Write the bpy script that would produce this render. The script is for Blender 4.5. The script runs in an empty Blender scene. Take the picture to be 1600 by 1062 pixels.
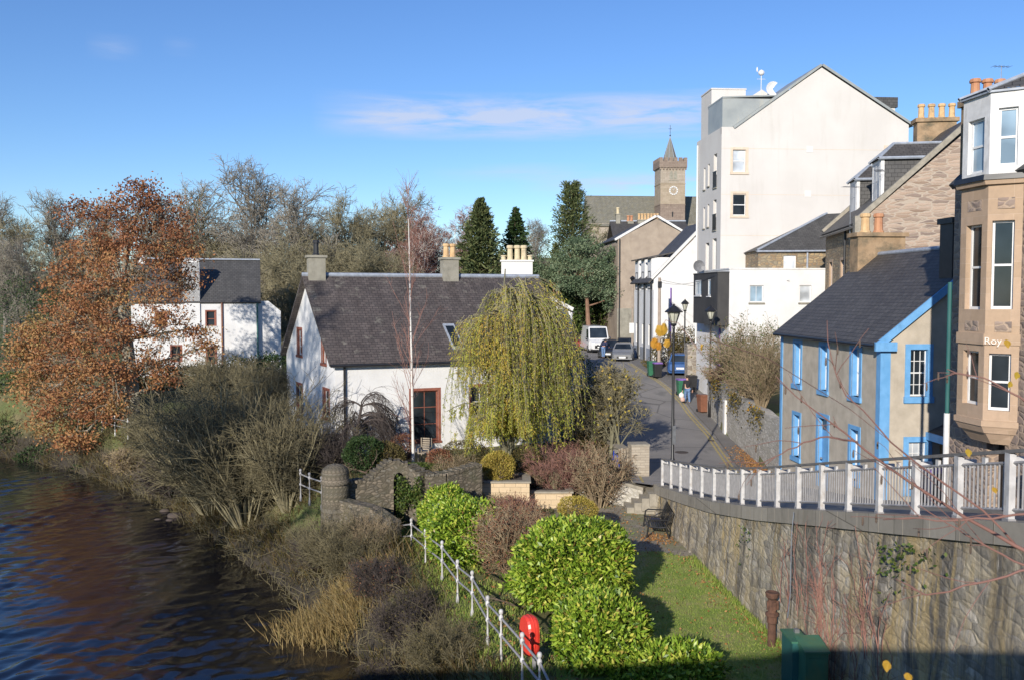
import bpy, math, random
import numpy as np
from mathutils import Vector, Matrix

PI = math.pi
SC = bpy.context.scene
COL = SC.collection
F = 1400.0
PIT = math.atan(69.0 / 1400.0)
CP, SP = math.cos(PIT), math.sin(PIT)


def at(px, py, D):
    """world point seen at photo pixel (px,py) at distance D along the view (world Y)"""
    u = (px - 800) / F
    v = (531 - py) / F
    t = D / (CP + v * SP)
    return np.array([u * t, D, t * (-SP + v * CP)])


def zat(py, D):
    return at(800, py, D)[2]


def xat(px, py, D):
    return at(px, py, D)[0]


# ------------------------------------------------------------------ mesh builder
class MB:
    def __init__(s):
        s.V = []; s.F = []; s.T = []; s.n = 0

    def add(s, V, Fs, tint=None):
        V = np.asarray(V, float).reshape(-1, 3)
        if isinstance(Fs, np.ndarray):
            Fs = [Fs]
        else:
            by = {}
            for f in Fs:
                by.setdefault(len(f), []).append(f)
            Fs = [np.array(v) for v in by.values()]
        k = 0
        for f in Fs:
            s.F.append(f + s.n)
            m = len(f)
            if tint is None:
                s.T.append(np.full(m, 0.5))
            elif np.isscalar(tint):
                s.T.append(np.full(m, float(tint)))
            else:
                s.T.append(np.asarray(tint)[k:k + m])
            k += m
        s.V.append(V); s.n += len(V)
        return s

    def poly(s, pts, tint=None):
        return s.add(pts, [list(range(len(pts)))], tint)

    def box(s, x0, x1, y0, y1, z0, z1, tint=None):
        V = [(x, y, z) for z in (z0, z1) for (x, y) in ((x0, y0), (x1, y0), (x1, y1), (x0, y1))]
        return s.add(V, np.array([[3, 2, 1, 0], [4, 5, 6, 7], [0, 1, 5, 4], [1, 2, 6, 5], [2, 3, 7, 6], [3, 0, 4, 7]]), tint)

    def obox(s, O, U, u0, u1, v0, v1, d0, d1, W=(0, 0, 1), tint=None):
        O = np.asarray(O, float); U = np.asarray(U, float); W = np.asarray(W, float); Nn = np.cross(U, W)
        V = [O + U * u + W * v + Nn * d for v in (v0, v1) for (u, d) in ((u0, d1), (u1, d1), (u1, d0), (u0, d0))]
        return s.add(V, np.array([[3, 2, 1, 0], [4, 5, 6, 7], [0, 1, 5, 4], [1, 2, 6, 5], [2, 3, 7, 6], [3, 0, 4, 7]]), tint)

    def prism(s, pts, z0, z1, tint=None):
        """extrude a polygon of (x,y) between z0 and z1 (z may be lists per vertex)"""
        n = len(pts)
        a = [(p[0], p[1], z0[i] if hasattr(z0, '__len__') else z0) for i, p in enumerate(pts)]
        b = [(p[0], p[1], z1[i] if hasattr(z1, '__len__') else z1) for i, p in enumerate(pts)]
        f = [list(range(n))[::-1], list(range(n, 2 * n))]
        for i in range(n):
            j = (i + 1) % n
            f.append([i, j, n + j, n + i])
        return s.add(a + b, f, tint)

    def slab(s, pts, t, tint=None):
        """planar polygon given counter-clockwise seen from outside, thickened inwards by t"""
        P = np.asarray(pts, float)
        nn = np.cross(P[1] - P[0], P[2] - P[0]); nn /= np.linalg.norm(nn)
        Q = P - nn * t
        n = len(P)
        f = [list(range(n)), list(range(2 * n - 1, n - 1, -1))]
        for i in range(n):
            j = (i + 1) % n
            f.append([j, i, n + i, n + j])
        return s.add(np.vstack([P, Q]), f, tint)

    def segs(s, P0, P1, R0, R1, k=3, tint=None):
        P0 = np.asarray(P0, float).reshape(-1, 3); P1 = np.asarray(P1, float).reshape(-1, 3)
        m = len(P0)
        R0 = np.broadcast_to(np.asarray(R0, float), (m,)); R1 = np.broadcast_to(np.asarray(R1, float), (m,))
        d = P1 - P0; L = np.linalg.norm(d, axis=1, keepdims=True); L[L < 1e-9] = 1e-9; d = d / L
        ref = np.where(np.abs(d[:, 2:3]) > 0.9, np.array([[1.0, 0, 0]]), np.array([[0, 0, 1.0]]))
        a = np.cross(d, ref); a /= np.linalg.norm(a, axis=1, keepdims=True)
        b = np.cross(d, a)
        th = np.arange(k) * 2 * PI / k
        c, sn = np.cos(th), np.sin(th)
        ring = a[:, None, :] * c[None, :, None] + b[:, None, :] * sn[None, :, None]
        A = P0[:, None, :] + ring * R0[:, None, None]
        B = P1[:, None, :] + ring * R1[:, None, None]
        V = np.concatenate([A, B], axis=1).reshape(-1, 3)
        i = np.arange(k); j = (i + 1) % k
        f = np.stack([i, j, k + j, k + i], axis=1)[None] + (np.arange(m) * 2 * k)[:, None, None]
        t = None if tint is None else (tint if np.isscalar(tint) else np.repeat(tint, k))
        return s.add(V, f.reshape(-1, 4), t)

    def cyl(s, p0, p1, r0, r1=None, k=12, caps=True, tint=None):
        if r1 is None: r1 = r0
        base = s.n
        s.segs([p0], [p1], r0, r1, k, tint)
        if caps:
            V = s.V[-1]
            s.add(V[:k], [list(range(k))], tint); s.add(V[k:], [list(range(k))[::-1]], tint)
        return s

    def tube(s, pts, r, k=8, tint=None):
        P = np.asarray(pts, float); n = len(P)
        R = np.broadcast_to(np.asarray(r, float), (n,))
        d = np.gradient(P, axis=0); d /= np.maximum(np.linalg.norm(d, axis=1, keepdims=True), 1e-9)
        a = np.cross(d[0], (0, 0, 1.0) if abs(d[0][2]) < .9 else (1.0, 0, 0)); a /= np.linalg.norm(a)
        V = []
        for i in range(n):
            a = a - d[i] * a.dot(d[i]); a /= np.linalg.norm(a); b = np.cross(d[i], a)
            for j in range(k):
                th = 2 * PI * j / k
                V.append(P[i] + (a * math.cos(th) + b * math.sin(th)) * R[i])
        f = [[i * k + j, i * k + (j + 1) % k, (i + 1) * k + (j + 1) % k, (i + 1) * k + j] for i in range(n - 1) for j in range(k)]
        f += [list(range(k))[::-1], list(range((n - 1) * k, n * k))]
        return s.add(V, f, tint)

    def lathe(s, c, prof, k=12, tint=None):
        """prof: list of (r,z) about a vertical axis through c"""
        c = np.asarray(c, float); V = []
        for (r, z) in prof:
            for j in range(k):
                th = 2 * PI * (j + .5) / k
                V.append(c + np.array([r * math.cos(th), r * math.sin(th), z]))
        n = len(prof)
        f = [[i * k + j, i * k + (j + 1) % k, (i + 1) * k + (j + 1) % k, (i + 1) * k + j] for i in range(n - 1) for j in range(k)]
        f += [list(range(k))[::-1], list(range((n - 1) * k, n * k))]
        return s.add(V, f, tint)

    def ball(s, c, r, k=10, m=7, tint=None):
        r = np.broadcast_to(np.asarray(r, float), (3,)); c = np.asarray(c, float)
        V = [c + r * np.array([math.sin(PI * i / m) * math.cos(2 * PI * j / k), math.sin(PI * i / m) * math.sin(2 * PI * j / k), -math.cos(PI * i / m)]) for i in range(m + 1) for j in range(k)]
        f = [[i * k + j, i * k + (j + 1) % k, (i + 1) * k + (j + 1) % k, (i + 1) * k + j] for i in range(m) for j in range(k)]
        return s.add(V, f, tint)

    def build(s, name, mat, parent=None, smooth=False, uv=True, tint=False):
        V = np.concatenate(s.V)
        loops = np.concatenate([f.ravel() for f in s.F]).astype(np.int32)
        sizes = np.concatenate([np.full(len(f), f.shape[1]) for f in s.F]).astype(np.int32)
        starts = np.concatenate([[0], np.cumsum(sizes)[:-1]]).astype(np.int32)
        me = bpy.data.meshes.new(name)
        me.vertices.add(len(V)); me.vertices.foreach_set('co', V.astype(np.float32).ravel())
        me.loops.add(len(loops)); me.loops.foreach_set('vertex_index', loops)
        me.polygons.add(len(sizes)); me.polygons.foreach_set('loop_start', starts)
        me.update(calc_edges=True)
        me.polygons.foreach_set('use_smooth', np.full(len(sizes), bool(smooth)))
        if uv:
            p0 = V[loops[starts]]; p1 = V[loops[starts + 1]]; p2 = V[loops[starts + 2]]
            n = np.cross(p1 - p0, p2 - p0)
            L = np.linalg.norm(n, axis=1, keepdims=True); n = n / np.maximum(L, 1e-12)
            flat = np.abs(n[:, 2]) > .97
            u = np.stack([-n[:, 1], n[:, 0], np.zeros(len(n))], 1)
            u[flat] = (1, 0, 0)
            u /= np.maximum(np.linalg.norm(u, axis=1, keepdims=True), 1e-9)
            v = np.cross(n, u)
            fi = np.repeat(np.arange(len(sizes)), sizes)
            co = V[loops]
            UV = np.stack([(co * u[fi]).sum(1), (co * v[fi]).sum(1)], 1).astype(np.float32)
            lay = me.uv_layers.new(name='UVMap')
            lay.data.foreach_set('uv', UV.ravel())
        if tint:
            a = me.attributes.new('tint', 'FLOAT', 'FACE')
            a.data.foreach_set('value', np.concatenate(s.T).astype(np.float32))
        me.materials.append(mat)
        o = bpy.data.objects.new(name, me); COL.objects.link(o)
        if parent is not None: o.parent = parent
        return o


def tag(o, label=None, cat=None, group=None, kind=None):
    if label: o['label'] = label
    if cat: o['category'] = cat
    if group: o['group'] = group
    if kind: o['kind'] = kind
    return o


def empty(name, loc=(0, 0, 0), rz=0.0, label=None, cat=None, group=None):
    o = bpy.data.objects.new(name, None); COL.objects.link(o)
    o.location = Vector([float(c) for c in loc]); o.rotation_euler = (0, 0, rz); o.empty_display_size = .2
    return tag(o, label, cat, group)


def dup(root, loc=None, rz=None, label=None, group=None, scale=None):
    def rec(o, par):
        c = o.copy(); COL.objects.link(c); c.parent = par
        for ch in list(o.children): rec(ch, c)
        return c
    r = rec(root, None)
    if loc is not None: r.location = Vector([float(c) for c in loc])
    if rz is not None: r.rotation_euler = (0, 0, rz)
    if scale is not None: r.scale = scale if hasattr(scale, '__len__') else (scale,) * 3
    if label: r['label'] = label
    if group: r['group'] = group
    return r


# ------------------------------------------------------------------ materials
def newmat(name):
    m = bpy.data.materials.new(name); m.use_nodes = True
    nt = m.node_tree
    return m, nt, nt.nodes['Principled BSDF']


def nd(nt, typ, **kw):
    n = nt.nodes.new(typ)
    for k, v in kw.items():
        if k in n.inputs: n.inputs[k].default_value = v
        else: setattr(n, k, v)
    return n


def ramp(nt, fac, stops, interp='LINEAR'):
    r = nt.nodes.new('ShaderNodeValToRGB'); e = r.color_ramp.elements; r.color_ramp.interpolation = interp
    while len(e) < len(stops): e.new(0.5)
    for i, (p, c) in enumerate(stops):
        e[i].position = p; e[i].color = (*c, 1) if len(c) == 3 else c
    nt.links.new(fac, r.inputs[0])
    return r.outputs[0]


def mixc(nt, fac, a, b, mode='MIX'):
    m = nt.nodes.new('ShaderNodeMix'); m.data_type = 'RGBA'; m.blend_type = mode; m.clamp_factor = True
    for sock, v in ((m.inputs[0], fac), (m.inputs[6], a), (m.inputs[7], b)):
        if isinstance(v, (int, float)): sock.default_value = v
        elif isinstance(v, tuple): sock.default_value = (*v, 1)
        else: nt.links.new(v, sock)
    return m.outputs[2]


def mth(nt, op, a, b=None, c=None):
    m = nt.nodes.new('ShaderNodeMath'); m.operation = op
    for i, v in enumerate((a, b, c)):
        if v is None: continue
        if isinstance(v, (int, float)): m.inputs[i].default_value = v
        else: nt.links.new(v, m.inputs[i])
    return m.outputs[0]


def coords(nt, kind='Object', scale=(1, 1, 1), rot=(0, 0, 0)):
    tc = nt.nodes.new('ShaderNodeTexCoord'); mp = nt.nodes.new('ShaderNodeMapping')
    mp.inputs['Scale'].default_value = scale; mp.inputs['Rotation'].default_value = rot
    nt.links.new(tc.outputs[kind], mp.inputs[0])
    return mp.outputs[0]


def noise(nt, vec, scale, detail=4, rough=.55, dist=0):
    n = nd(nt, 'ShaderNodeTexNoise', Scale=scale, Detail=detail, Roughness=rough, Distortion=dist)
    nt.links.new(vec, n.inputs['Vector'])
    return n.outputs[0]


def bump(nt, b, h, strength=.3, dist=.02):
    n = nd(nt, 'ShaderNodeBump', Strength=strength, Distance=dist)
    nt.links.new(h, n.inputs['Height']); nt.links.new(n.outputs[0], b.inputs['Normal'])
    return n


def surf(name, c0, c1, scale=3, rough=.8, bs=0.0, bscale=30, bdist=.01, stain=None, stain_scale=(1, 1, 1), metal=0, spec=None, lo=.35, hi=.65, stain_lo=.55, stain_hi=.8):
    m, nt, b = newmat(name)
    v = coords(nt)
    c = ramp(nt, noise(nt, v, scale), [(lo, c0), (hi, c1)])
    if stain:
        v2 = coords(nt, scale=stain_scale)
        f = ramp(nt, noise(nt, v2, 1.0, 6, .65), [(stain_lo, (0, 0, 0)), (stain_hi, (1, 1, 1))])
        c = mixc(nt, f, c, stain)
    nt.links.new(c, b.inputs['Base Color'])
    b.inputs['Roughness'].default_value = rough; b.inputs['Metallic'].default_value = metal
    if spec is not None: b.inputs['Specular IOR Level'].default_value = spec
    if bs: bump(nt, b, noise(nt, v, bscale, 5, .7), bs, bdist)
    return m


def slate(name, c0, c1, w=.3, h=.2, lichen=None, streak=(.5, .5, .5), rough=.6, lich_lo=.62):
    m, nt, b = newmat(name)
    v = coords(nt, 'UV')
    br = nd(nt, 'ShaderNodeTexBrick', Scale=1.0)
    br.inputs['Brick Width'].default_value = w; br.inputs['Row Height'].default_value = h
    br.inputs['Mortar Size'].default_value = .012; br.inputs['Mortar Smooth'].default_value = .3
    br.inputs['Color1'].default_value = (*c0, 1); br.inputs['Color2'].default_value = (*c1, 1)
    br.inputs['Mortar'].default_value = (*[x * .35 for x in c0], 1); br.inputs['Bias'].default_value = 0
    nt.links.new(v, br.inputs['Vector'])
    c = br.outputs[0]
    v2 = coords(nt, 'UV', scale=(1.1, .22, 1))
    c = mixc(nt, ramp(nt, noise(nt, v2, 1.6, 6, .65), [(.3, (.0, .0, .0)), (.75, (1, 1, 1))]), c, mixc(nt, 1.0, c, streak, 'MULTIPLY'))
    if lichen:
        f = ramp(nt, noise(nt, v, 1.4, 8, .75), [(lich_lo, (0, 0, 0)), (lich_lo + .1, (1, 1, 1))])
        c = mixc(nt, mth(nt, 'MULTIPLY', f, .7), c, lichen)
    f = noise(nt, v, 9, 4)
    c = mixc(nt, .35, c, mixc(nt, f, (.4, .4, .4), (1.5, 1.5, 1.5)), 'MULTIPLY')
    nt.links.new(c, b.inputs['Base Color']); b.inputs['Roughness'].default_value = rough
    h1 = mth(nt, 'ADD', mth(nt, 'MULTIPLY', br.outputs[1], -.7), mth(nt, 'MULTIPLY', f, .5))
    bump(nt, b, h1, .5, .02)
    return m


def stone(name, cols, su=2.5, sv=5, mortar=(.3, .27, .22), mw=.06, rough=.9, bs=.6, coord='UV', dirt=None, dist=.35):
    """rubble: voronoi stones stretched by su,sv (stones per metre)"""
    m, nt, b = newmat(name)
    v0 = coords(nt, coord)
    nz = nd(nt, 'ShaderNodeTexNoise', Scale=1.7, Detail=3.0); nt.links.new(v0, nz.inputs['Vector'])
    ad = nt.nodes.new('ShaderNodeVectorMath'); ad.operation = 'MULTIPLY_ADD'
    ad.inputs[1].default_value = (dist, dist, dist)
    nt.links.new(nz.outputs[1], ad.inputs[0]); nt.links.new(v0, ad.inputs[2])
    mp = nt.nodes.new('ShaderNodeMapping'); mp.inputs['Scale'].default_value = (su, sv, (su if coord == 'UV' else su)); nt.links.new(ad.outputs[0], mp.inputs[0])
    vo = nd(nt, 'ShaderNodeTexVoronoi', Scale=1.0, Randomness=.85); nt.links.new(mp.outputs[0], vo.inputs['Vector'])
    ve = nd(nt, 'ShaderNodeTexVoronoi', feature='DISTANCE_TO_EDGE', Scale=1.0, Randomness=.85); nt.links.new(mp.outputs[0], ve.inputs['Vector'])
    sep = nt.nodes.new('ShaderNodeSeparateColor'); nt.links.new(vo.outputs['Color'], sep.inputs[0])
    k = len(cols)
    c = ramp(nt, sep.outputs[0], [(i / max(1, k - 1), cc) for i, cc in enumerate(cols)])
    n2 = noise(nt, v0, 11, 5, .65)
    c = mixc(nt, .5, c, mixc(nt, n2, (.55, .55, .55), (1.4, 1.4, 1.4)), 'MULTIPLY')
    e = ramp(nt, ve.outputs[0], [(0, (1, 1, 1)), (mw, (1, 1, 1)), (mw * 2, (0, 0, 0))])
    c = mixc(nt, e, c, mortar)
    if dirt:
        f = ramp(nt, noise(nt, v0, .9, 6, .7), [(.5, (0, 0, 0)), (.7, (1, 1, 1))])
        c = mixc(nt, mth(nt, 'MULTIPLY', f, .65), c, dirt)
    nt.links.new(c, b.inputs['Base Color']); b.inputs['Roughness'].default_value = rough
    hh = mth(nt, 'ADD', mth(nt, 'MULTIPLY', mth(nt, 'MINIMUM', ve.outputs[0], .25), 3.0), mth(nt, 'MULTIPLY', n2, .5))
    bump(nt, b, hh, bs, .04)
    return m


def ashlar(name, c0, c1, mortar, w=.6, h=.3, rough=.85, stain=None, ms=.012):
    m, nt, b = newmat(name)
    v = coords(nt, 'UV')
    br = nd(nt, 'ShaderNodeTexBrick', Scale=1.0)
    for k, x in (('Brick Width', w), ('Row Height', h), ('Mortar Size', ms)): br.inputs[k].default_value = x
    br.inputs['Color1'].default_value = (*c0, 1); br.inputs['Color2'].default_value = (*c1, 1); br.inputs['Mortar'].default_value = (*mortar, 1)
    nt.links.new(v, br.inputs['Vector'])
    n2 = noise(nt, v, 5, 6, .65)
    c = mixc(nt, .45, br.outputs[0], mixc(nt, n2, (.55, .55, .55), (1.4, 1.4, 1.4)), 'MULTIPLY')
    if stain:
        f = ramp(nt, noise(nt, coords(nt, 'UV', scale=(1, .35, 1)), 1.3, 6, .7), [(.5, (0, 0, 0)), (.75, (1, 1, 1))])
        c = mixc(nt, mth(nt, 'MULTIPLY', f, .6), c, stain)
    nt.links.new(c, b.inputs['Base Color']); b.inputs['Roughness'].default_value = rough
    bump(nt, b, mth(nt, 'ADD', mth(nt, 'MULTIPLY', br.outputs[1], -.5), mth(nt, 'MULTIPLY', n2, .5)), .4, .02)
    return m


def leafmat(name, cols, rough=.5, trans=.3, spec=.3, stops=None):
    """colour runs over the per-leaf tint"""
    m, nt, b = newmat(name)
    at_ = nt.nodes.new('ShaderNodeAttribute'); at_.attribute_name = 'tint'
    k = len(cols)
    c = ramp(nt, at_.outputs['Fac'], [((stops[i] if stops else i / max(1, k - 1)), cc) for i, cc in enumerate(cols)])
    nt.links.new(c, b.inputs['Base Color'])
    b.inputs['Roughness'].default_value = rough; b.inputs['Specular IOR Level'].default_value = spec
    if trans:
        t = nt.nodes.new('ShaderNodeBsdfTranslucent'); nt.links.new(c, t.inputs[0])
        mx = nt.nodes.new('ShaderNodeMixShader'); mx.inputs[0].default_value = trans
        out = nt.nodes['Material Output']
        nt.links.new(b.outputs[0], mx.inputs[1]); nt.links.new(t.outputs[0], mx.inputs[2]); nt.links.new(mx.outputs[0], out.inputs[0])
    return m


def plain(name, c, rough=.5, metal=0, var=.15, scale=6):
    return surf(name, tuple(x * (1 - var) for x in c), tuple(min(1, x * (1 + var)) for x in c), scale, rough, metal=metal)


def glassmat(name, c=(.012, .016, .02), rough=.06):
    m, nt, b = newmat(name)
    v = coords(nt)
    cc = ramp(nt, noise(nt, v, .9, 2), [(.35, c), (.7, tuple(x * 2.6 for x in c))])
    nt.links.new(cc, b.inputs['Base Color']); b.inputs['Roughness'].default_value = rough; b.inputs['Specular IOR Level'].default_value = .6
    return m
# ------------------------------------------------------------------ shared materials
M = {}
M['render_white'] = surf('white_render', (.62, .605, .575), (.69, .675, .645), .6, .9, .25, 14, .02, (.52, .49, .43), (.5, .5, .16), stain_lo=.6, stain_hi=.95)
M['harl_white'] = surf('white_harling', (.63, .625, .615), (.71, .705, .69), 1.0, .92, .5, 16, .03, (.55, .52, .45), (.7, .7, .3), stain_lo=.6, stain_hi=.9)
M['apartment_white'] = surf('cream_render', (.56, .53, .495), (.61, .585, .55), .35, .9, .15, 20, .015, (.47, .44, .39), (1.7, 1.7, .2), stain_lo=.54, stain_hi=1.0)
M['harl_grey'] = surf('grey_brown_harling', (.40, .35, .28), (.50, .44, .355), 2.2, .95, .6, 40, .02, (.26, .22, .17), (1.2, 1.2, .3), stain_lo=.55, stain_hi=.85)
M['harl_brown'] = surf('brown_harling', (.31, .25, .195), (.385, .315, .245), 1.2, .95, .4, 22, .02, (.22, .17, .125), (.5, .5, .2))
M['slate_brown'] = slate('purple_brown_slate', (.088, .074, .069), (.135, .112, .102), .28, .16, (.23, .215, .175), (.55, .52, .5), .65, .56)
M['slate_dark'] = slate('dark_slate', (.078, .072, .067), (.108, .10, .092), .3, .18, (.10, .10, .085), (.7, .68, .66), .6, .66)
M['slate_grey'] = slate('grey_slate', (.075, .073, .071), (.105, .101, .097), .3, .2, (.13, .125, .11), (.6, .6, .6), .65, .64)
M['slate_moss'] = slate('mossy_old_slate', (.17, .165, .135), (.22, .21, .175), .6, .4, (.20, .18, .12), (.75, .72, .66), .85, .5)
M['lead'] = plain('lead_flashing', (.30, .33, .38), .5, .0)
M['zinc'] = surf('zinc_cladding', (.26, .28, .28), (.32, .34, .33), 1, .45, stain=(.38, .36, .30), stain_scale=(3, 3, .3))
M['rubble_brown'] = stone('brown_rubble', [(.23, .16, .115), (.34, .245, .18), (.42, .315, .24), (.28, .21, .165), (.2, .15, .125)], 1.5, 6.5, (.40, .33, .26), .04, dist=.22)
M['rubble_tan'] = stone('tan_rubble', [(.32, .22, .12), (.23, .16, .095), (.4, .29, .16), (.26, .22, .15)], 3.0, 6.2, (.2, .165, .12), .06, dirt=(.16, .14, .09))
M['rubble_grey'] = stone('grey_rubble', [(.25, .215, .18), (.33, .285, .235), (.19, .165, .145), (.36, .29, .21)], 2.2, 4.2, (.36, .33, .28), .06)
M['rubble_wall'] = stone('lichened_wall_stone', [(.46, .425, .37), (.58, .55, .49), (.38, .35, .30), (.54, .515, .47)], 3.6, 7.0, (.40, .37, .32), .06, dirt=(.30, .285, .21))
M['garden_stone'] = stone('shade_dark_mossy_stone', [(.15, .125, .09), (.23, .19, .14), (.11, .095, .07), (.20, .18, .145)], 4.2, 8.5, (.10, .085, .06), .07, dirt=(.075, .08, .04))  # stone colours darkened for the shade of the greenery, plus mossy patches
M['sandstone'] = ashlar('orange_sandstone', (.40, .285, .19), (.46, .33, .23), (.47, .35, .25), 1.1, .36, stain=(.25, .18, .13), ms=.007)
M['sand_rubble'] = stone('pinkish_rubble', [(.24, .18, .15), (.33, .25, .2), (.19, .15, .13), (.38, .28, .2)], 3.2, 6.5, (.4, .3, .22), .05)
M['brick_buff'] = ashlar('buff_block', (.55, .42, .26), (.62, .48, .31), (.40, .31, .20), .44, .22)
M['coping'] = ashlar('weathered_coping', (.25, .225, .185), (.32, .29, .24), (.13, .115, .09), 1.0, 2.0, stain=(.13, .115, .085))
M['coping_pale'] = surf('pale_coping', (.25, .225, .18), (.34, .305, .245), 4, .9, .3, 20, .02)
M['tower_stone'] = ashlar('tower_sandstone', (.32, .26, .185), (.38, .31, .23), (.28, .21, .16), .9, .4, stain=(.24, .165, .125))
M['tower_red'] = ashlar('tower_red_stone', (.22, .17, .135), (.28, .22, .175), (.15, .085, .07), .9, .4, stain=(.13, .09, .075))
M['tower_pale'] = ashlar('tower_pale_stone', (.33, .28, .22), (.40, .34, .275), (.22, .17, .13), .9, .4, stain=(.20, .14, .11))
M['spire'] = surf('spire_slate', (.15, .145, .125), (.20, .19, .165), .8, .8)
M['clay'] = surf('clay_pot', (.52, .33, .16), (.62, .43, .23), 4, .8, stain=(.2, .15, .1), stain_scale=(3, 3, 3))
M['clay_red'] = surf('red_clay_pot', (.42, .19, .10), (.50, .26, .14), 4, .8)
M['clay_cream'] = surf('cream_clay_pot', (.55, .45, .28), (.62, .52, .34), 4, .8, stain=(.3, .24, .16), stain_scale=(3, 3, 3))
M['cement'] = surf('cement_render', (.24, .225, .18), (.31, .29, .235), 3, .9, .3, 30, .01, (.13, .12, .10), (2, 2, .8))
M['chim_stone'] = surf('mossy_chimney_stone', (.28, .19, .11), (.36, .25, .15), 3, .9, .4, 12, .03, (.10, .09, .06), (1.6, 1.6, 2), stain_lo=.45, stain_hi=.7)
M['white_paint'] = surf('white_paint', (.66, .66, .65), (.72, .72, .71), 5, .4)
M['old_white'] = surf('weathered_white_paint', (.60, .59, .57), (.72, .71, .69), 4, .6, stain=(.40, .38, .35), stain_scale=(4, 4, 1.2))
M['rail_white'] = surf('railing_paint', (.42, .41, .40), (.55, .54, .53), 6, .55, stain=(.33, .27, .21), stain_scale=(5, 5, 3))
M['rail_grey'] = surf('grey_rail_paint', (.25, .245, .245), (.33, .32, .32), 6, .5)
M['handrail'] = surf('handrail', (.13, .125, .12), (.18, .17, .16), 5, .6)
M['blue_paint'] = surf('sky_blue_paint', (.12, .32, .585), (.165, .385, .67), 3, .5, .15, 20, .01, (.085, .21, .37), (2.5, 2.5, .9), stain_lo=.55, stain_hi=.85)
M['blue_bin'] = plain('blue_plastic', (.03, .07, .50), .45)
M['green_bin'] = plain('green_plastic', (.03, .14, .075), .45)
M['brown_bin'] = plain('brown_plastic', (.20, .085, .05), .5)
M['black_bin'] = plain('black_plastic', (.02, .02, .022), .45)
M['purple'] = plain('purple_plastic', (.20, .11, .36), .45)
M['brown_wood'] = surf('brown_stained_wood', (.20, .11, .045), (.27, .155, .065), 2, .6, stain=(.14, .08, .035), stain_scale=(6, 6, .6))
M['red_frame'] = surf('red_brown_paint', (.21, .07, .045), (.29, .10, .065), 5, .6)
M['beige_sur'] = surf('beige_surround', (.58, .47, .36), (.66, .545, .42), 4, .85)
M['black_metal'] = surf('black_painted_metal', (.013, .013, .014), (.022, .022, .024), 5, .4)
M['dark_wood'] = surf('charcoal_boards', (.038, .037, .037), (.058, .056, .054), .9, .75, stain=(.075, .07, .065), stain_scale=(6, 6, .35))
M['steel'] = plain('galvanised_steel', (.35, .36, .37), .4, .7)
M['dish_grey'] = plain('dish_grey', (.16, .16, .165), .5)
M['green_cabinet'] = surf('green_cabinet_paint', (.035, .13, .085), (.055, .17, .105), 2.5, .5, stain=(.13, .16, .06), stain_scale=(1.5, 1.5, .8), stain_lo=.45)
M['green_teal'] = surf('teal_cabinet_paint', (.02, .10, .095), (.03, .12, .11), 2.5, .5)
M['rust'] = surf('rusty_iron', (.07, .036, .025), (.14, .07, .045), 7, .9, .5, 30, .01, (.045, .025, .02), (6, 6, 4))
M['buoy_red'] = surf('red_plastic', (.66, .045, .03), (.74, .06, .04), 3, .35)
M['pale_wood'] = surf('silvered_wood', (.24, .20, .15), (.34, .29, .22), 4, .85)
M['pole_wood'] = surf('pole_wood', (.30, .24, .19), (.38, .31, .25), 4, .9)
M['glass'] = glassmat('window_glass')
M['glass_pale'] = glassmat('blind_behind_glass', (.30, .32, .34), .12)
M['glass_blue'] = glassmat('bright_window', (.16, .22, .27), .12)
M['lamp_glass'] = surf('frosted_lamp_glass', (.42, .42, .33), (.52, .51, .42), 3, .25)
M['skin'] = plain('skin', (.55, .32, .23), .55)
M['jeans'] = surf('blue_denim', (.09, .16, .30), (.15, .24, .40), 9, .9)
M['black_cloth'] = plain('black_cloth', (.018, .018, .02), .9)
M['navy_cloth'] = plain('navy_cloth', (.025, .03, .07), .9)
M['hair'] = plain('dark_hair', (.03, .02, .015), .6)
M['bag_white'] = surf('white_bag', (.62, .60, .58), (.72, .70, .68), 6, .5)
M['bag_pink'] = surf('pinkish_bag', (.50, .33, .27), (.58, .40, .33), 6, .5)
M['yellow_line'] = surf('worn_yellow_paint', (.40, .31, .10), (.50, .39, .15), 6, .85, stain=(.20, .18, .13), stain_scale=(9, 9, 9), stain_lo=.45, stain_hi=.7)
M['carving'] = surf('pale_lettering', (.74, .66, .58), (.80, .72, .64), 6, .8)

Z3 = np.array([0, 0, 1.0])
RX, RY, FX, FY = (np.array(a, float) for a in ((0, 1, 0), (0, 1, 0), (1, 0, 0), (1, 0, 0)))
U_FRONT, U_LEFT, U_BACK, U_RIGHT = (1, 0, 0), (0, -1, 0), (-1, 0, 0), (0, 1, 0)


def clip(poly, a, b, c):
    """keep the part of a 2-D polygon where a*u+b*v<=c"""
    out = []
    n = len(poly)
    for i in range(n):
        p, q = poly[i], poly[(i + 1) % n]
        dp, dq = a * p[0] + b * p[1] - c, a * q[0] + b * q[1] - c
        if dp <= 1e-9: out.append(p)
        if (dp < -1e-9 and dq > 1e-9) or (dp > 1e-9 and dq < -1e-9):
            t = dp / (dp - dq); out.append((p[0] + (q[0] - p[0]) * t, p[1] + (q[1] - p[1]) * t))
    return out


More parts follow.
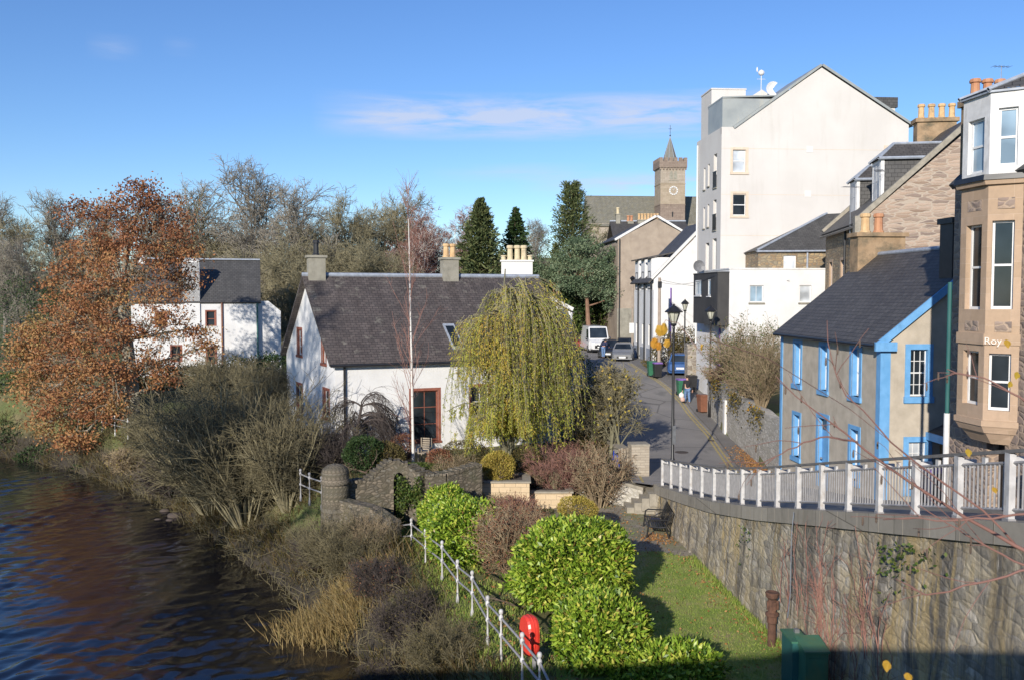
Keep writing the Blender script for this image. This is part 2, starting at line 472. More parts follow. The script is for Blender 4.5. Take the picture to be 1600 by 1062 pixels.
def wall(mb, O, U, poly, openings=(), depth=.16):
    """flat wall in the plane O+U*u+Z*v, outline poly (convex, counter-clockwise), with window openings and reveals"""
    O = np.asarray(O, float); U = np.asarray(U, float)
    Nn = np.cross(U, Z3)
    us = sorted({p[0] for p in poly} | {x for o in openings for x in (o[0], o[1])})
    vs = sorted({p[1] for p in poly} | {x for o in openings for x in (o[2], o[3])})
    for i in range(len(us) - 1):
        for j in range(len(vs) - 1):
            cu, cv = (us[i] + us[i + 1]) / 2, (vs[j] + vs[j + 1]) / 2
            if any(o[0] < cu < o[1] and o[2] < cv < o[3] for o in openings): continue
            c = [(us[i], vs[j]), (us[i + 1], vs[j]), (us[i + 1], vs[j + 1]), (us[i], vs[j + 1])]
            n = len(poly)
            for k in range(n):
                p, q = poly[k], poly[(k + 1) % n]
                a, b = q[1] - p[1], -(q[0] - p[0])
                c = clip(c, a, b, a * p[0] + b * p[1])
                if len(c) < 3: break
            if len(c) >= 3:
                mb.poly([O + U * p[0] + Z3 * p[1] for p in c])
    for (a, b, c, d) in openings:
        P = lambda u, v, e: O + U * u + Z3 * v + Nn * e
        mb.poly([P(a, c, 0), P(a, d, 0), P(a, d, -depth), P(a, c, -depth)][::-1])
        mb.poly([P(b, c, 0), P(b, c, -depth), P(b, d, -depth), P(b, d, 0)][::-1])
        mb.poly([P(a, d, 0), P(b, d, 0), P(b, d, -depth), P(a, d, -depth)][::-1])
        mb.poly([P(a, c, 0), P(a, c, -depth), P(b, c, -depth), P(b, c, 0)][::-1])
    return mb


def window(par, O, U, r, depth=.12, fw=.05, nx=1, ny=2, frame='white_paint', pane='glass', sur=None, sur_m=None, sill=None, sill_m=None, proud=.03, bar=.025, blind=0, name='window'):
    """window part: casing with glazing bars; its pane, surround and sill are sub-parts"""
    u0, u1, v0, v1 = r
    mb = MB(); O = np.asarray(O, float)
    d0, d1 = -depth - .04, -depth + .015
    mb.obox(O, U, u0, u0 + fw, v0, v1, d0, d1); mb.obox(O, U, u1 - fw, u1, v0, v1, d0, d1)
    mb.obox(O, U, u0 + fw, u1 - fw, v0, v0 + fw * 1.3, d0, d1); mb.obox(O, U, u0 + fw, u1 - fw, v1 - fw, v1, d0, d1)
    for i in range(1, nx):
        x = u0 + (u1 - u0) * i / nx; mb.obox(O, U, x - bar / 2, x + bar / 2, v0 + fw * 1.3, v1 - fw, d0, d1 - .01)
    for j in range(1, ny):
        y = v0 + (v1 - v0) * j / ny; h = (fw * .5 if j * 2 == ny else bar / 2)
        mb.obox(O, U, u0 + fw, u1 - fw, y - h, y + h, d0, d1 - .004)
    w = mb.build(name, M[frame], par)
    p = MB().obox(O, U, u0 + .01, u1 - .01, v0 + .01, v1 - .01, d0 - .02, d0 + .025); p.build('pane', M[pane], w)
    if blind:
        MB().obox(O, U, u0 + fw, u1 - fw, v1 - (v1 - v0) * blind, v1 - fw, d0 + .026, d0 + .032).build('blind', M['old_white'], w)
    if sur:
        s = MB()
        s.obox(O, U, u0 - sur, u0, v0, v1, -.02, proud); s.obox(O, U, u1, u1 + sur, v0, v1, -.02, proud)
        s.obox(O, U, u0 - sur, u1 + sur, v1, v1 + sur, -.02, proud)
        # painted reveals line the opening
        e = .012
        s.obox(O, U, u0, u0 + e, v0, v1, -depth, -.021); s.obox(O, U, u1 - e, u1, v0, v1, -depth, -.021); s.obox(O, U, u0 + e, u1 - e, v1 - e, v1, -depth, -.021)
        s.build('surround', M[sur_m], w)
    if sill:
        k = sur or .04
        MB().obox(O, U, u0 - k - .03, u1 + k + .03, v0 - sill, v0, -depth, proud + .05).build('sill', M[sill_m or sur_m or 'white_paint'], w)
    return w


def pots(par, pts, h, r, mat='clay', k=9, name='chimney_pot'):
    """each chimney pot is a sub-part of its chimney"""
    for (x, y, z) in pts:
        MB().lathe((x, y, z), [(r * 1.15, 0), (r * 1.15, h * .08), (r * .92, h * .14), (r * .82, h * .78), (r * 1.12, h * .82), (r * 1.12, h * .93), (r * .95, h), (r * .7, h), (r * .65, h * .8)], k).build(name, M[mat], par, smooth=False)


def stack(par, x0, x1, y0, y1, z0, z1, mat, capm='cement', cap=.12, over=.07, name='chimney'):
    mb = MB(); mb.box(x0, x1, y0, y1, z0, z1 - cap)
    mb.box(x0 - over, x1 + over, y0 - over, y1 + over, z1 - cap, z1)
    return mb.build(name, M[mat], par)


# ------------------------------------------------------------------ vegetation
def unit(a):
    return a / np.maximum(np.linalg.norm(a, axis=-1, keepdims=True), 1e-9)


def lumps(d, rng, k=5, f=3.0):
    """smooth lumpy function over unit directions"""
    s = np.zeros(len(d))
    for i in range(k):
        w = unit(rng.normal(size=3)) * f * (1 + .8 * i)
        s += np.sin(d @ w + rng.uniform(0, 6.28)) / (1 + .6 * i)
    return s / 1.8


def leaves(mb, P, A, L, W, rng, tint=None, fold=0.0):
    """rhombic leaves at P with long axis A"""
    n = len(P)
    A = unit(A)
    S = unit(np.cross(A, rng.normal(size=(n, 3))))
    L = np.broadcast_to(L, (n,))[:, None]; W = np.broadcast_to(W, (n,))[:, None]
    V = np.stack([P, P + A * L * .45 + S * W * .5, P + A * L, P + A * L * .45 - S * W * .5], 1)
    f = np.arange(4 * n).reshape(n, 4)
    mb.add(V.reshape(-1, 3), f, rng.uniform(0, 1, n) if tint is None else tint)


def grow(rng, P, D, L, segs, wob=.15, up=0.0, grav=None):
    """grow n polylines from P along D"""
    n = len(P); L = np.broadcast_to(L, (n,))[:, None]
    pts = [P]; d = unit(D)
    for i in range(segs):
        P = P + d * L / segs
        pts.append(P)
        d = d + rng.normal(size=(n, 3)) * wob
        d[:, 2] += up
        d = unit(d)
    return np.stack(pts, 1)


def sprout(rng, polys, per, L, ang=.7, up=0.0, t0=.25, t1=1.0, segs=3, wob=.15, lvar=.35, taper=.5, bend=0.0, angv=.25):
    n, s1, _ = polys.shape
    idx = np.repeat(np.arange(n), per)
    t = rng.uniform(t0, t1, len(idx))
    x = t * (s1 - 1); i = np.minimum(x.astype(int), s1 - 2); fr = (x - i)[:, None]
    a = polys[idx, i]; b = polys[idx, i + 1]
    P = a + (b - a) * fr; d = unit(b - a)
    q = rng.normal(size=d.shape); q -= d * (q * d).sum(1, keepdims=True); q = unit(q)
    an = np.clip(ang + rng.normal(size=len(idx)) * angv, .1, 2.2)[:, None]
    D = d * np.cos(an) + q * np.sin(an); D[:, 2] += up
    LL = L * (1 - taper * (t - t0) / max(1e-6, t1 - t0)) * np.clip(1 + rng.normal(size=len(idx)) * lvar, .3, 2)
    return grow(rng, P, D, LL, segs, wob, bend)


def limbs(mb, polys, r0, r1, k=3):
    n, s1, _ = polys.shape
    R = np.linspace(r0, r1, s1)
    mb.segs(polys[:, :-1].reshape(-1, 3), polys[:, 1:].reshape(-1, 3), np.tile(R[:-1], n), np.tile(R[1:], n), k)


def along(rng, polys, m, t0=0.0):
    """m random points per polyline with the local direction"""
    n, s1, _ = polys.shape
    idx = np.repeat(np.arange(n), m); t = rng.uniform(t0, 1, len(idx)); x = t * (s1 - 1)
    i = np.minimum(x.astype(int), s1 - 2); a = polys[idx, i]; b = polys[idx, i + 1]
    return a + (b - a) * (x - i)[:, None], unit(b - a)


M['bark_grey'] = surf('grey_bark', (.14, .125, .10), (.22, .20, .165), 3, .95)
M['bark_olive'] = surf('lichened_bark', (.135, .125, .075), (.21, .195, .125), 3, .95)
M['bark_brown'] = surf('brown_bark', (.10, .07, .05), (.16, .115, .085), 3, .95)
M['bark_pine'] = surf('orange_pine_bark', (.19, .11, .07), (.28, .165, .11), 2, .95)
M['bark_birch'] = surf('birch_bark', (.58, .55, .50), (.72, .69, .64), 3, .8, stain=(.08, .07, .06), stain_scale=(2, 2, 9), stain_lo=.58, stain_hi=.66)
M['twig_grey'] = surf('grey_twigs', (.20, .175, .14), (.30, .265, .21), 1, .95)
M['twig_olive'] = surf('olive_twigs', (.19, .165, .095), (.29, .255, .155), 1, .95)
M['twig_scrub'] = surf('scrub_twigs', (.10, .085, .045), (.175, .15, .085), 1, .95)
M['twig_dark'] = surf('dark_twigs', (.05, .04, .035), (.09, .07, .06), 1, .95)
M['twig_red'] = surf('red_brown_twigs', (.19, .095, .075), (.27, .145, .115), 1, .95)
M['twig_tan'] = surf('tan_twigs', (.22, .165, .10), (.31, .24, .15), 1, .95)
M['leaf_laurel'] = leafmat('laurel_leaf', [(.05, .11, .014), (.15, .255, .022), (.29, .42, .04), (.45, .55, .075), (.60, .56, .11), (.25, .13, .05)], .42, .25, .45, [0, .3, .6, .85, .965, 1])
M['leaf_rust'] = leafmat('rust_leaf', [(.22, .095, .05), (.33, .14, .068), (.42, .20, .085), (.46, .265, .11), (.30, .23, .09)], .7, .25, .2)
M['leaf_willow'] = leafmat('willow_leaf', [(.24, .30, .045), (.37, .40, .065), (.49, .48, .09), (.60, .48, .09), (.55, .33, .075)], .6, .35, .2)
M['leaf_dark'] = leafmat('dark_evergreen', [(.015, .035, .012), (.03, .06, .018), (.05, .085, .025), (.07, .10, .04)], .6, .15, .25)
M['leaf_conifer'] = leafmat('conifer_needles', [(.035, .055, .022), (.07, .095, .036), (.115, .135, .05), (.16, .17, .07)], .7, .1, .2)
M['leaf_pine'] = leafmat('pine_needles', [(.06, .095, .055), (.11, .16, .085), (.17, .22, .125), (.23, .27, .16)], .7, .1, .2)
M['leaf_mid'] = leafmat('mid_green', [(.03, .06, .012), (.06, .10, .02), (.10, .14, .03), (.15, .165, .045)], .5, .25, .3)
M['leaf_gold'] = leafmat('golden_conifer', [(.24, .205, .04), (.38, .31, .06), (.50, .40, .09), (.40, .27, .08)], .7, .2, .2)
M['leaf_olive'] = leafmat('olive_leaf', [(.06, .055, .02), (.10, .085, .03), (.15, .12, .045), (.19, .145, .06)], .7, .2, .2)
M['leaf_redbrown'] = leafmat('red_brown_leaf', [(.14, .06, .045), (.22, .09, .06), (.30, .13, .07), (.34, .2, .1)], .7, .25, .2)
M['leaf_yellow'] = leafmat('yellow_leaf', [(.45, .28, .03), (.55, .38, .05), (.5, .22, .03)], .6, .4, .2)
M['leaf_orange'] = leafmat('orange_leaf', [(.62, .26, .03), (.70, .36, .05), (.66, .42, .06)], .6, .45, .2)
M['grass_tan'] = leafmat('dry_grass', [(.26, .18, .07), (.36, .26, .11), (.42, .32, .16), (.2, .17, .06)], .8, .3, .1)
M['grass_rough'] = leafmat('rough_grass', [(.05, .05, .018), (.085, .075, .025), (.13, .10, .04), (.18, .13, .06), (.09, .06, .028)], .8, .3, .1)
M['grass_lawn'] = leafmat('lawn_grass', [(.19, .29, .055), (.25, .35, .065), (.32, .39, .085), (.42, .39, .16)], .7, .3, .15)
M['leaf_litter'] = leafmat('fallen_leaves', [(.24, .10, .04), (.34, .16, .06), (.42, .25, .1), (.2, .11, .06)], .8, .1, .1)
M['leaf_white'] = leafmat('silver_leaf', [(.5, .5, .48), (.65, .65, .62), (.4, .42, .38)], .7, .2, .2)


def leafy_bush(name, label, cat, c, r, n, L, W, mat, group=None, lump=.14, shag=0.0, depth=.35, p=2.0, out=.5, seed=0, zmin=-.95, twig='bark_brown', lf=3.0, rz=0, flat=None):
    """evergreen mass: leaf-sized faces through an uneven shell, over bare inner stems"""
    rng = np.random.default_rng(seed + 11)
    c = np.asarray(c, float); r = np.asarray(r, float)
    root = empty(name, (c[0], c[1], c[2] - r[2]), rz, label, cat, group)
    d = unit(rng.normal(size=(int(n * 1.25), 3))); d = d[d[:, 2] > zmin][:n]
    gap = lumps(d, rng, 4, 7.0)
    if shag: d = d[gap + rng.normal(size=len(d)) * .25 > -1.05]; gap = gap[gap > -9][:len(d)]
    q = d / (np.abs(d) ** p).sum(1, keepdims=True) ** (1 / p)
    rf = (1 + lump * lumps(d, rng, 5, lf)) * (1 - depth * rng.uniform(0, 1, len(d)) ** 2.2)
    if shag: rf = rf + shag * np.maximum(0, rng.normal(size=len(d)) - 1.2) + .5 * shag * lumps(d, rng, 3, 9.0)
    P = q * r * rf[:, None] + np.array([0, 0, r[2]])
    A = d * out + rng.normal(size=d.shape) * .6 + np.array([0, 0, .15])
    mb = MB(); leaves(mb, P, A, L * rng.uniform(.7, 1.3, len(P)), W * rng.uniform(.7, 1.25, len(P)), rng)
    mb.build('foliage', M[mat], root, uv=False, tint=True)
    st = MB(); k = 14
    D = unit(rng.normal(size=(k, 3)) * np.array([1, 1, .4]) + np.array([0, 0, .8]))
    pol = grow(rng, np.zeros((k, 3)) + rng.normal(size=(k, 3)) * np.array([.25, .25, 0]) * r[0], D * r, np.full(k, r[2] * 1.35), 4, .12)
    limbs(st, pol, .035, .012, 4)
    tw = sprout(rng, pol, 10, r[2] * .5, .8, .1, .2, 1)
    limbs(st, tw, .01, .005, 3)
    st.build('stems', M[twig], root, uv=False)
    return root


def twig_bush(name, label, cat, base, H, R, n, mat, group=None, seed=0, r0=.02, per=8, per2=0, leaf=None, nleaf=0, ll=.05, lw=.03, up=.06, mat2=None, spread=1.0, wob=.09, k=3, sub=.35, foot=.15, tw=.45):
    """many-stemmed shrub: stems fan from the base, side shoots on them, a few leaves"""
    rng = np.random.default_rng(seed + 77)
    root = empty(name, base, 0, label, cat, group)
    th = rng.uniform(0, 2 * PI, n); rr = np.sqrt(rng.uniform(0, 1, n)) * spread
    D = np.stack([np.cos(th) * rr * R / H * 1.2, np.sin(th) * rr * R / H * 1.2, np.ones(n)], 1)
    P = np.stack([np.cos(th) * rr * R * foot, np.sin(th) * rr * R * foot, np.zeros(n) - .05], 1)
    pol = grow(rng, P, D, H * rng.uniform(.7, 1.08, n), 6, wob, up * .3)
    mb = MB(); limbs(mb, pol, r0, r0 * .35, 4)
    mb.build('stems', M[mat], root, uv=False)
    s1 = sprout(rng, pol, per, H * sub, .7, up * .4, .2, 1, 4, .17)
    mb = MB(); limbs(mb, s1, r0 * tw, r0 * .2, k)
    tip = s1
    if per2:
        s2 = sprout(rng, s1, per2, H * sub * .45, .85, up * .2, .2, 1, 2, .2)
        limbs(mb, s2, r0 * tw * .5, r0 * .15, k); tip = s2
    mb.build('shoots', M[mat2 or mat], root, uv=False)
    if leaf:
        P, d = along(rng, tip, max(1, nleaf // len(tip) + 1), .2)
        sel = rng.permutation(len(P))[:nleaf]; P = P[sel]; d = d[sel]
        lb = MB(); leaves(lb, P, d + rng.normal(size=P.shape) * .7, ll * rng.uniform(.6, 1.4, len(P)), lw * rng.uniform(.7, 1.3, len(P)), rng)
        lb.build('leaves', M[leaf], root, uv=False, tint=True)
    return root


def bare_tree(name, label, cat, loc, H, seed, bark='bark_grey', twig='twig_grey', n1=16, n2=9, n3=8, n4=4, spread=.42, up=.10, trunk_r=.22, fork=.22, group=None, ang=.75, tr=.011, lean=(0, 0), stems=1, ivy=0, leaf=None, nleaf=0, sub=.42):
    """leafless tree: trunk and limbs in one part, the twig crown in another"""
    rng = np.random.default_rng(seed + 1000)
    root = empty(name, loc, 0, label, cat, group)
    P = rng.normal(size=(stems, 3)) * np.array([.25, .25, 0]) * (stems > 1)
    D = np.array([[lean[0], lean[1], 1.0]]) + rng.normal(size=(stems, 3)) * (.14 if stems > 1 else .03)
    t = grow(rng, P - np.array([0, 0, .3]), D, np.full(stems, H * .86), 9, .05, .03)
    tk = MB(); limbs(tk, t, trunk_r, trunk_r * .12, 7)
    a = sprout(rng, t, n1, H * spread, ang, .2, fork, .97, 6, .12, .25, .55, up)
    limbs(tk, a, trunk_r * .34, trunk_r * .07, 5)
    b = sprout(rng, a, n2, H * spread * sub, .85, .06, .2, 1, 4, .17, .35, .4, up * .5)
    cw = MB()
    limbs(tk, b, trunk_r * .11, tr * 1.2, 4)
    c = sprout(rng, b, n3, H * spread * sub * .45, .9, .03, .15, 1, 3, .2, .35, .4, up * .25)
    limbs(cw, c, tr * 1.25, tr * .7, 3)
    if n4:
        d = sprout(rng, c, n4, H * spread * sub * .45 * .5, .9, .02, .15, 1, 2, .2)
        limbs(cw, d, tr * .8, tr * .5, 3)
    tk.build('trunk', M[bark], root, uv=False)
    cr = cw.build('crown', M[twig], root, uv=False)
    if ivy:
        Q, dd = along(rng, t, ivy, .03)
        Q = Q[Q[:, 2] < H * .55]
        Q = Q + unit(rng.normal(size=Q.shape)) * trunk_r * rng.uniform(.8, 3.2, (len(Q), 1))
        lb = MB(); leaves(lb, Q, rng.normal(size=Q.shape) + np.array([0, 0, -.4]), .16, .13, rng); lb.build('ivy', M['leaf_dark'], root, uv=False, tint=True)
    if leaf:
        Q, dd = along(rng, c, 1, .3)
        sel = rng.permutation(len(Q))[:nleaf]
        lb = MB(); leaves(lb, Q[sel], dd[sel] + rng.normal(size=(len(sel), 3)) * .8, .16, .11, rng); lb.build('leaves', M[leaf], root, uv=False, tint=True)
    return root


def conifer(name, label, cat, loc, H, R, seed, mat='leaf_conifer', n=110, group=None, z0=.04, droop=-.25, shape=.8, blunt=.0, L=.5, W=.13, per=70):
    """spruce or cypress: whorled boughs thick with needle sprays"""
    rng = np.random.default_rng(seed + 500)
    root = empty(name, loc, 0, label, cat, group)
    t = grow(rng, np.array([[0, 0, -.3]]), np.array([[0, 0, 1.0]]), np.array([H]), 10, .012)
    tk = MB(); limbs(tk, t, H * .016, .02, 7)
    h = np.linspace(z0, .985, n); th = np.arange(n) * 2.4 + rng.uniform(0, .6, n)
    rad = R * np.clip((1 - h) ** shape + blunt * np.sin(h * PI), .03, 2) * rng.uniform(.72, 1.12, n)
    P = np.stack([np.zeros(n), np.zeros(n), h * H], 1)
    D = np.stack([np.cos(th), np.sin(th), np.full(n, droop) + h * .55], 1)
    bo = grow(rng, P, D, rad, 5, .05, .05)
    limbs(tk, bo, .05, .012, 4)
    tk.build('trunk', M['bark_brown'], root, uv=False)
    Q, d = along(rng, bo, per, .12)
    loc_r = np.repeat(rad, per)[:, None]; off = rng.normal(size=Q.shape) * np.array([1, 1, .6]) * (.05 + .13 * np.minimum(loc_r, 3.2)); L = L * np.clip(.45 + .3 * np.repeat(rad, per), .5, 1.1)
    mb = MB(); leaves(mb, Q + off, d + rng.normal(size=Q.shape) * .55 + np.array([0, 0, -.15]), L * rng.uniform(.6, 1.3, len(Q)), W, rng)
    mb.build('crown', M[mat], root, uv=False, tint=True)
    return root


def pad_tree(name, label, cat, loc, trunk_top, pads, seed, mat='leaf_pine', bark='bark_pine', per=380, L=.32, W=.10, group=None, tr=.28, low=()):
    """tree whose crown is made of leaf pads: pads = list of (x,y,z,rx,ry,rz) relative to loc"""
    rng = np.random.default_rng(seed + 300)
    root = empty(name, loc, 0, label, cat, group)
    tt = np.asarray(trunk_top, float)
    t = grow(rng, np.array([[0, 0, -.3]]), tt[None], np.array([np.linalg.norm(tt)]), 8, .03)
    tk = MB(); limbs(tk, t, tr, tr * .35, 8)
    mb = MB()
    for p in pads:
        c = np.array(p[:3]); r = np.array(p[3:])
        k = rng.integers(3, 8); s = t[0, k]
        w = grow(rng, s[None], (c - s)[None], np.array([np.linalg.norm(c - s)]), 5, .05)
        limbs(tk, w, tr * .3, .03, 5)
        vol = r[0] * r[1] * r[2]
        m = int(per * vol ** .66)
        # clumps inside the pad
        nc = max(5, int(m / 60))
        cc = unit(rng.normal(size=(nc, 3))) * (rng.uniform(.15, 1, (nc, 1)) ** .5) * r
        sp = sprout(rng, w, 6, r.mean(), .8, .1, .5, 1, 3, .15); limbs(tk, sp, .03, .01, 3)
        Q = np.repeat(cc, 60, 0) + rng.normal(size=(nc * 60, 3)) * (r * .17)
        A = rng.normal(size=Q.shape) + unit(Q + 1e-6) * .5 + np.array([0, 0, .3])
        tn = np.clip(np.repeat(rng.uniform(.1, .9, nc), 60) + rng.normal(size=nc * 60) * .18, 0, 1)
        leaves(mb, c + Q, A, L * rng.uniform(.6, 1.3, len(Q)), W, rng, tn)
    tk.build('trunk', M[bark], root, uv=False)
    mb.build('crown', M[mat], root, uv=False, tint=True)
    return root
# ------------------------------------------------------------------ ground
RZ = [(5, -1.9), (10, -2.75), (13.5, -3.5), (20, -4.9), (24, -5.78), (28, -6.55), (31.4, -7.05), (35, -7.55), (40, -7.65), (46, -7.5), (53, -7.02), (56, -6.72), (62, -5.95), (70, -5.3), (80, -5.4), (100, -5.35), (130, -3), (190, 8), (300, 9)]
EDGE = [(0, 3), (15, -.9), (20, -2.7), (25, -4.3), (28.6, -6.7), (33, -9.5), (39, -13.6), (44.7, -17.9), (52, -25), (58.6, -33.5), (66, -52), (75, -95), (95, -400)]


def interp(tab, y):
    a = np.array(tab); return np.interp(y, a[:, 0], a[:, 1])


def zr(y): return interp(RZ, y)
def xw(y): return 7.45 - .0767 * (y - 13.5)          # river-side face of the retaining wall
def xright(y): return np.interp(y, [5, 28, 36.5, 53, 60, 68, 79, 92, 120], [12.2, 11.45, 10.95, 12.3, 13.0, 11.3, 11.2, 10.6, 10.6])
def xgard(y): return np.interp(y, [36.4, 53], [10.97, 11.55])


def sm(x): x = np.clip(x, 0, 1); return x * x * (3 - 2 * x)


def ground(x, y):
    x = np.asarray(x, float); y = np.asarray(y, float)
    s = (x - interp(EDGE, y)) * np.interp(y, [20, 40, 60, 75], [.95, .8, .55, .3])
    yt = np.interp(x, [-1.5, .5, 5], [34.6, 37.4, 37.6])
    lawn = np.interp(y, [19, 24, 33, 37], [-8.55, -8.72, -8.75, -8.65])
    gard = np.interp(y, [36, 45, 60, 80, 100, 150, 230], [-7.55, -7.35, -6.9, -6.3, -5.6, -2.6, 6])
    plat = lawn + (gard - lawn) * sm((y - yt) / .7)
    plat = plat + (zr(y) - plat) * sm((x - np.interp(y, [37, 38, 46, 53, 60, 84, 100], [4.6, 4.6, 4.4, 2.5, 2.0, 2.0, 2.0])) / .8) * sm((y - 37.4) / .5)
    ramp_w = np.interp(y, [20, 30, 40, 60], [2.6, 3.4, 4.5, 6])
    h = -11.9 + (plat + 11.9) * sm((s + 1.2) / (ramp_w + 1.2))
    bumps = .07 * np.sin(x * 2.3 + y * .7) * np.sin(y * 1.9 - x) + .05 * np.sin(x * 5.1) * np.sin(y * 4.3)
    h = h + bumps * ((s < ramp_w) & (s > -1))
    # street side of the retaining wall
    st = (y < 36.0) & (x > xw(y) + .25)
    h = np.where(st, zr(y) - .04, h)
    # raised garden above the street wall
    rg = (x > xgard(y) + .2) & (y > 36.4) & (y < 52.6)
    h = np.where(rg, zr(y) + 1.7, h)
    # opposite bank, out of frame to the left
    eb = np.interp(y, [0, 15, 30, 60, 80], [-15, -17, -24, -48, -110])
    h = np.where((x < eb) & (y < 70), np.maximum(h, -11.9 + 3.2 * sm((eb - x) / 5)), h)
    return h


def gz(x, y): return float(ground(x, y))


def grid_mesh(name, xs, ys, zf, mat, mask=None, dz=0.0, smooth=True):
    X, Y = np.meshgrid(xs, ys); Zv = zf(X, Y) + dz
    V = np.stack([X, Y, Zv], -1).reshape(-1, 3)
    nx, ny = len(xs), len(ys)
    i = np.arange(nx - 1)[None, :] + np.arange(ny - 1)[:, None] * nx
    f = np.stack([i, i + 1, i + nx + 1, i + nx], -1).reshape(-1, 4)
    if mask is not None:
        cx = V[f].mean(1); f = f[mask(cx[:, 0], cx[:, 1])]
    return MB().add(V, f).build(name, mat, None, smooth)


def ground_material():
    m, nt, b = newmat('ground_soil_grass')
    v = coords(nt)
    a = ramp(nt, noise(nt, v, .8, 6, .7), [(.35, (.10, .085, .045)), (.5, (.15, .14, .055)), (.65, (.22, .17, .09))])
    g = ramp(nt, noise(nt, v, 3.0, 5, .7), [(.3, (.08, .11, .03)), (.7, (.18, .19, .06))])
    c = mixc(nt, ramp(nt, noise(nt, v, .35, 3), [(.42, (0, 0, 0)), (.58, (1, 1, 1))]), a, g)
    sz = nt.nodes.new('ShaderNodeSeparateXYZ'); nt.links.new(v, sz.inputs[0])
    waterside = ramp(nt, mth(nt, 'ADD', mth(nt, 'MULTIPLY', mth(nt, 'ADD', sz.outputs[2], 11.0), .42), mth(nt, 'MULTIPLY', noise(nt, v, .9, 4), .35)), [(.75, (1, 1, 1)), (1.0, (0, 0, 0))])  # ground turns darker brown towards the lowest bank, edge broken by noise
    c = mixc(nt, waterside, c, (.045, .036, .024))
    nt.links.new(c, b.inputs['Base Color']); b.inputs['Roughness'].default_value = .95
    bump(nt, b, noise(nt, v, 9, 6, .7), .8, .06)
    return m


def asphalt_material(name, base=.085, patch=True):
    m, nt, b = newmat(name)
    v = coords(nt)
    c = ramp(nt, noise(nt, v, .45, 5, .65), [(.3, (base * .88, base * .82, base * .76)), (.7, (base * 1.2, base * 1.12, base * 1.03))])
    c = mixc(nt, .5, c, ramp(nt, noise(nt, v, 60, 3, .8), [(.3, (.55, .55, .55)), (.7, (1.35, 1.35, 1.35))]), 'MULTIPLY')
    if patch:
        f = ramp(nt, noise(nt, coords(nt, scale=(.5, .28, 1)), 1.2, 5, .6), [(.62, (0, 0, 0)), (.68, (1, 1, 1))])
        c = mixc(nt, mth(nt, 'MULTIPLY', f, .55), c, (base * .5, base * .49, base * .47))
        vo = nd(nt, 'ShaderNodeTexVoronoi', feature='DISTANCE_TO_EDGE', Scale=.22); nt.links.new(coords(nt), vo.inputs['Vector'])
        c = mixc(nt, ramp(nt, vo.outputs[0], [(0, (.5, .5, .5)), (.004, (.5, .5, .5)), (.012, (0, 0, 0))]), c, (.03, .03, .03))
    nt.links.new(c, b.inputs['Base Color']); b.inputs['Roughness'].default_value = .88
    bump(nt, b, noise(nt, v, 45, 4, .8), .35, .01)
    return m


def lawn_material():
    m, nt, b = newmat('lawn_turf')
    v = coords(nt)
    c = ramp(nt, noise(nt, v, 1.1, 6, .7), [(.3, (.16, .25, .04)), (.45, (.25, .34, .06)), (.58, (.37, .37, .12)), (.7, (.42, .34, .17))])
    c = mixc(nt, .6, c, ramp(nt, noise(nt, v, 22, 4, .8), [(.25, (.5, .5, .5)), (.75, (1.4, 1.4, 1.4))]), 'MULTIPLY')
    nt.links.new(c, b.inputs['Base Color']); b.inputs['Roughness'].default_value = .95
    bump(nt, b, noise(nt, v, 26, 5, .8), .9, .05)
    return m


def paving_material():
    m, nt, b = newmat('mossy_setts')
    v = coords(nt, rot=(0, 0, .35))
    br = nd(nt, 'ShaderNodeTexBrick', Scale=1.0)
    for k, x in (('Brick Width', .42), ('Row Height', .16), ('Mortar Size', .012)): br.inputs[k].default_value = x
    br.inputs['Color1'].default_value = (.24, .21, .165, 1); br.inputs['Color2'].default_value = (.32, .275, .22, 1); br.inputs['Mortar'].default_value = (.075, .075, .04, 1)
    nt.links.new(v, br.inputs['Vector'])
    f = ramp(nt, noise(nt, v, .9, 6, .7), [(.45, (0, 0, 0)), (.62, (1, 1, 1))])
    c = mixc(nt, mth(nt, 'MULTIPLY', f, .75), br.outputs[0], (.19, .20, .07))
    c = mixc(nt, .5, c, ramp(nt, noise(nt, v, 16, 4, .8), [(.25, (.55, .55, .55)), (.75, (1.4, 1.4, 1.4))]), 'MULTIPLY')
    nt.links.new(c, b.inputs['Base Color']); b.inputs['Roughness'].default_value = .93
    bump(nt, b, br.outputs[1], -.5, .02)
    return m


def water_material():
    m, nt, b = newmat('river_water')
    v = coords(nt, scale=(.55, 1.5, 1), rot=(0, 0, -.5))
    n1 = noise(nt, v, .8, 5, .6, .6); n2 = noise(nt, v, 3.4, 5, .65, .5); n3 = noise(nt, coords(nt, scale=(.25, .25, 1)), .35, 3)
    c = ramp(nt, n3, [(.4, (.002, .004, .010)), (.6, (.010, .008, .009))])
    nt.links.new(c, b.inputs['Base Color']); b.inputs['Roughness'].default_value = .05; b.inputs['IOR'].default_value = 1.5; b.inputs['Specular IOR Level'].default_value = 1.0
    amp = ramp(nt, noise(nt, coords(nt), .12, 3), [(.35, (.35, .35, .35)), (.65, (1, 1, 1))])
    h = mth(nt, 'MULTIPLY', mth(nt, 'ADD', mth(nt, 'MULTIPLY', n1, 1.6), mth(nt, 'MULTIPLY', n2, .40)), amp)
    bump(nt, b, h, .25, .05)
    return m


def spacing(a, b, f0, f1, fine, coarse_pts):
    mid = np.arange(f0, f1 + 1e-6, fine)
    return np.unique(np.concatenate([np.array(coarse_pts), mid]))


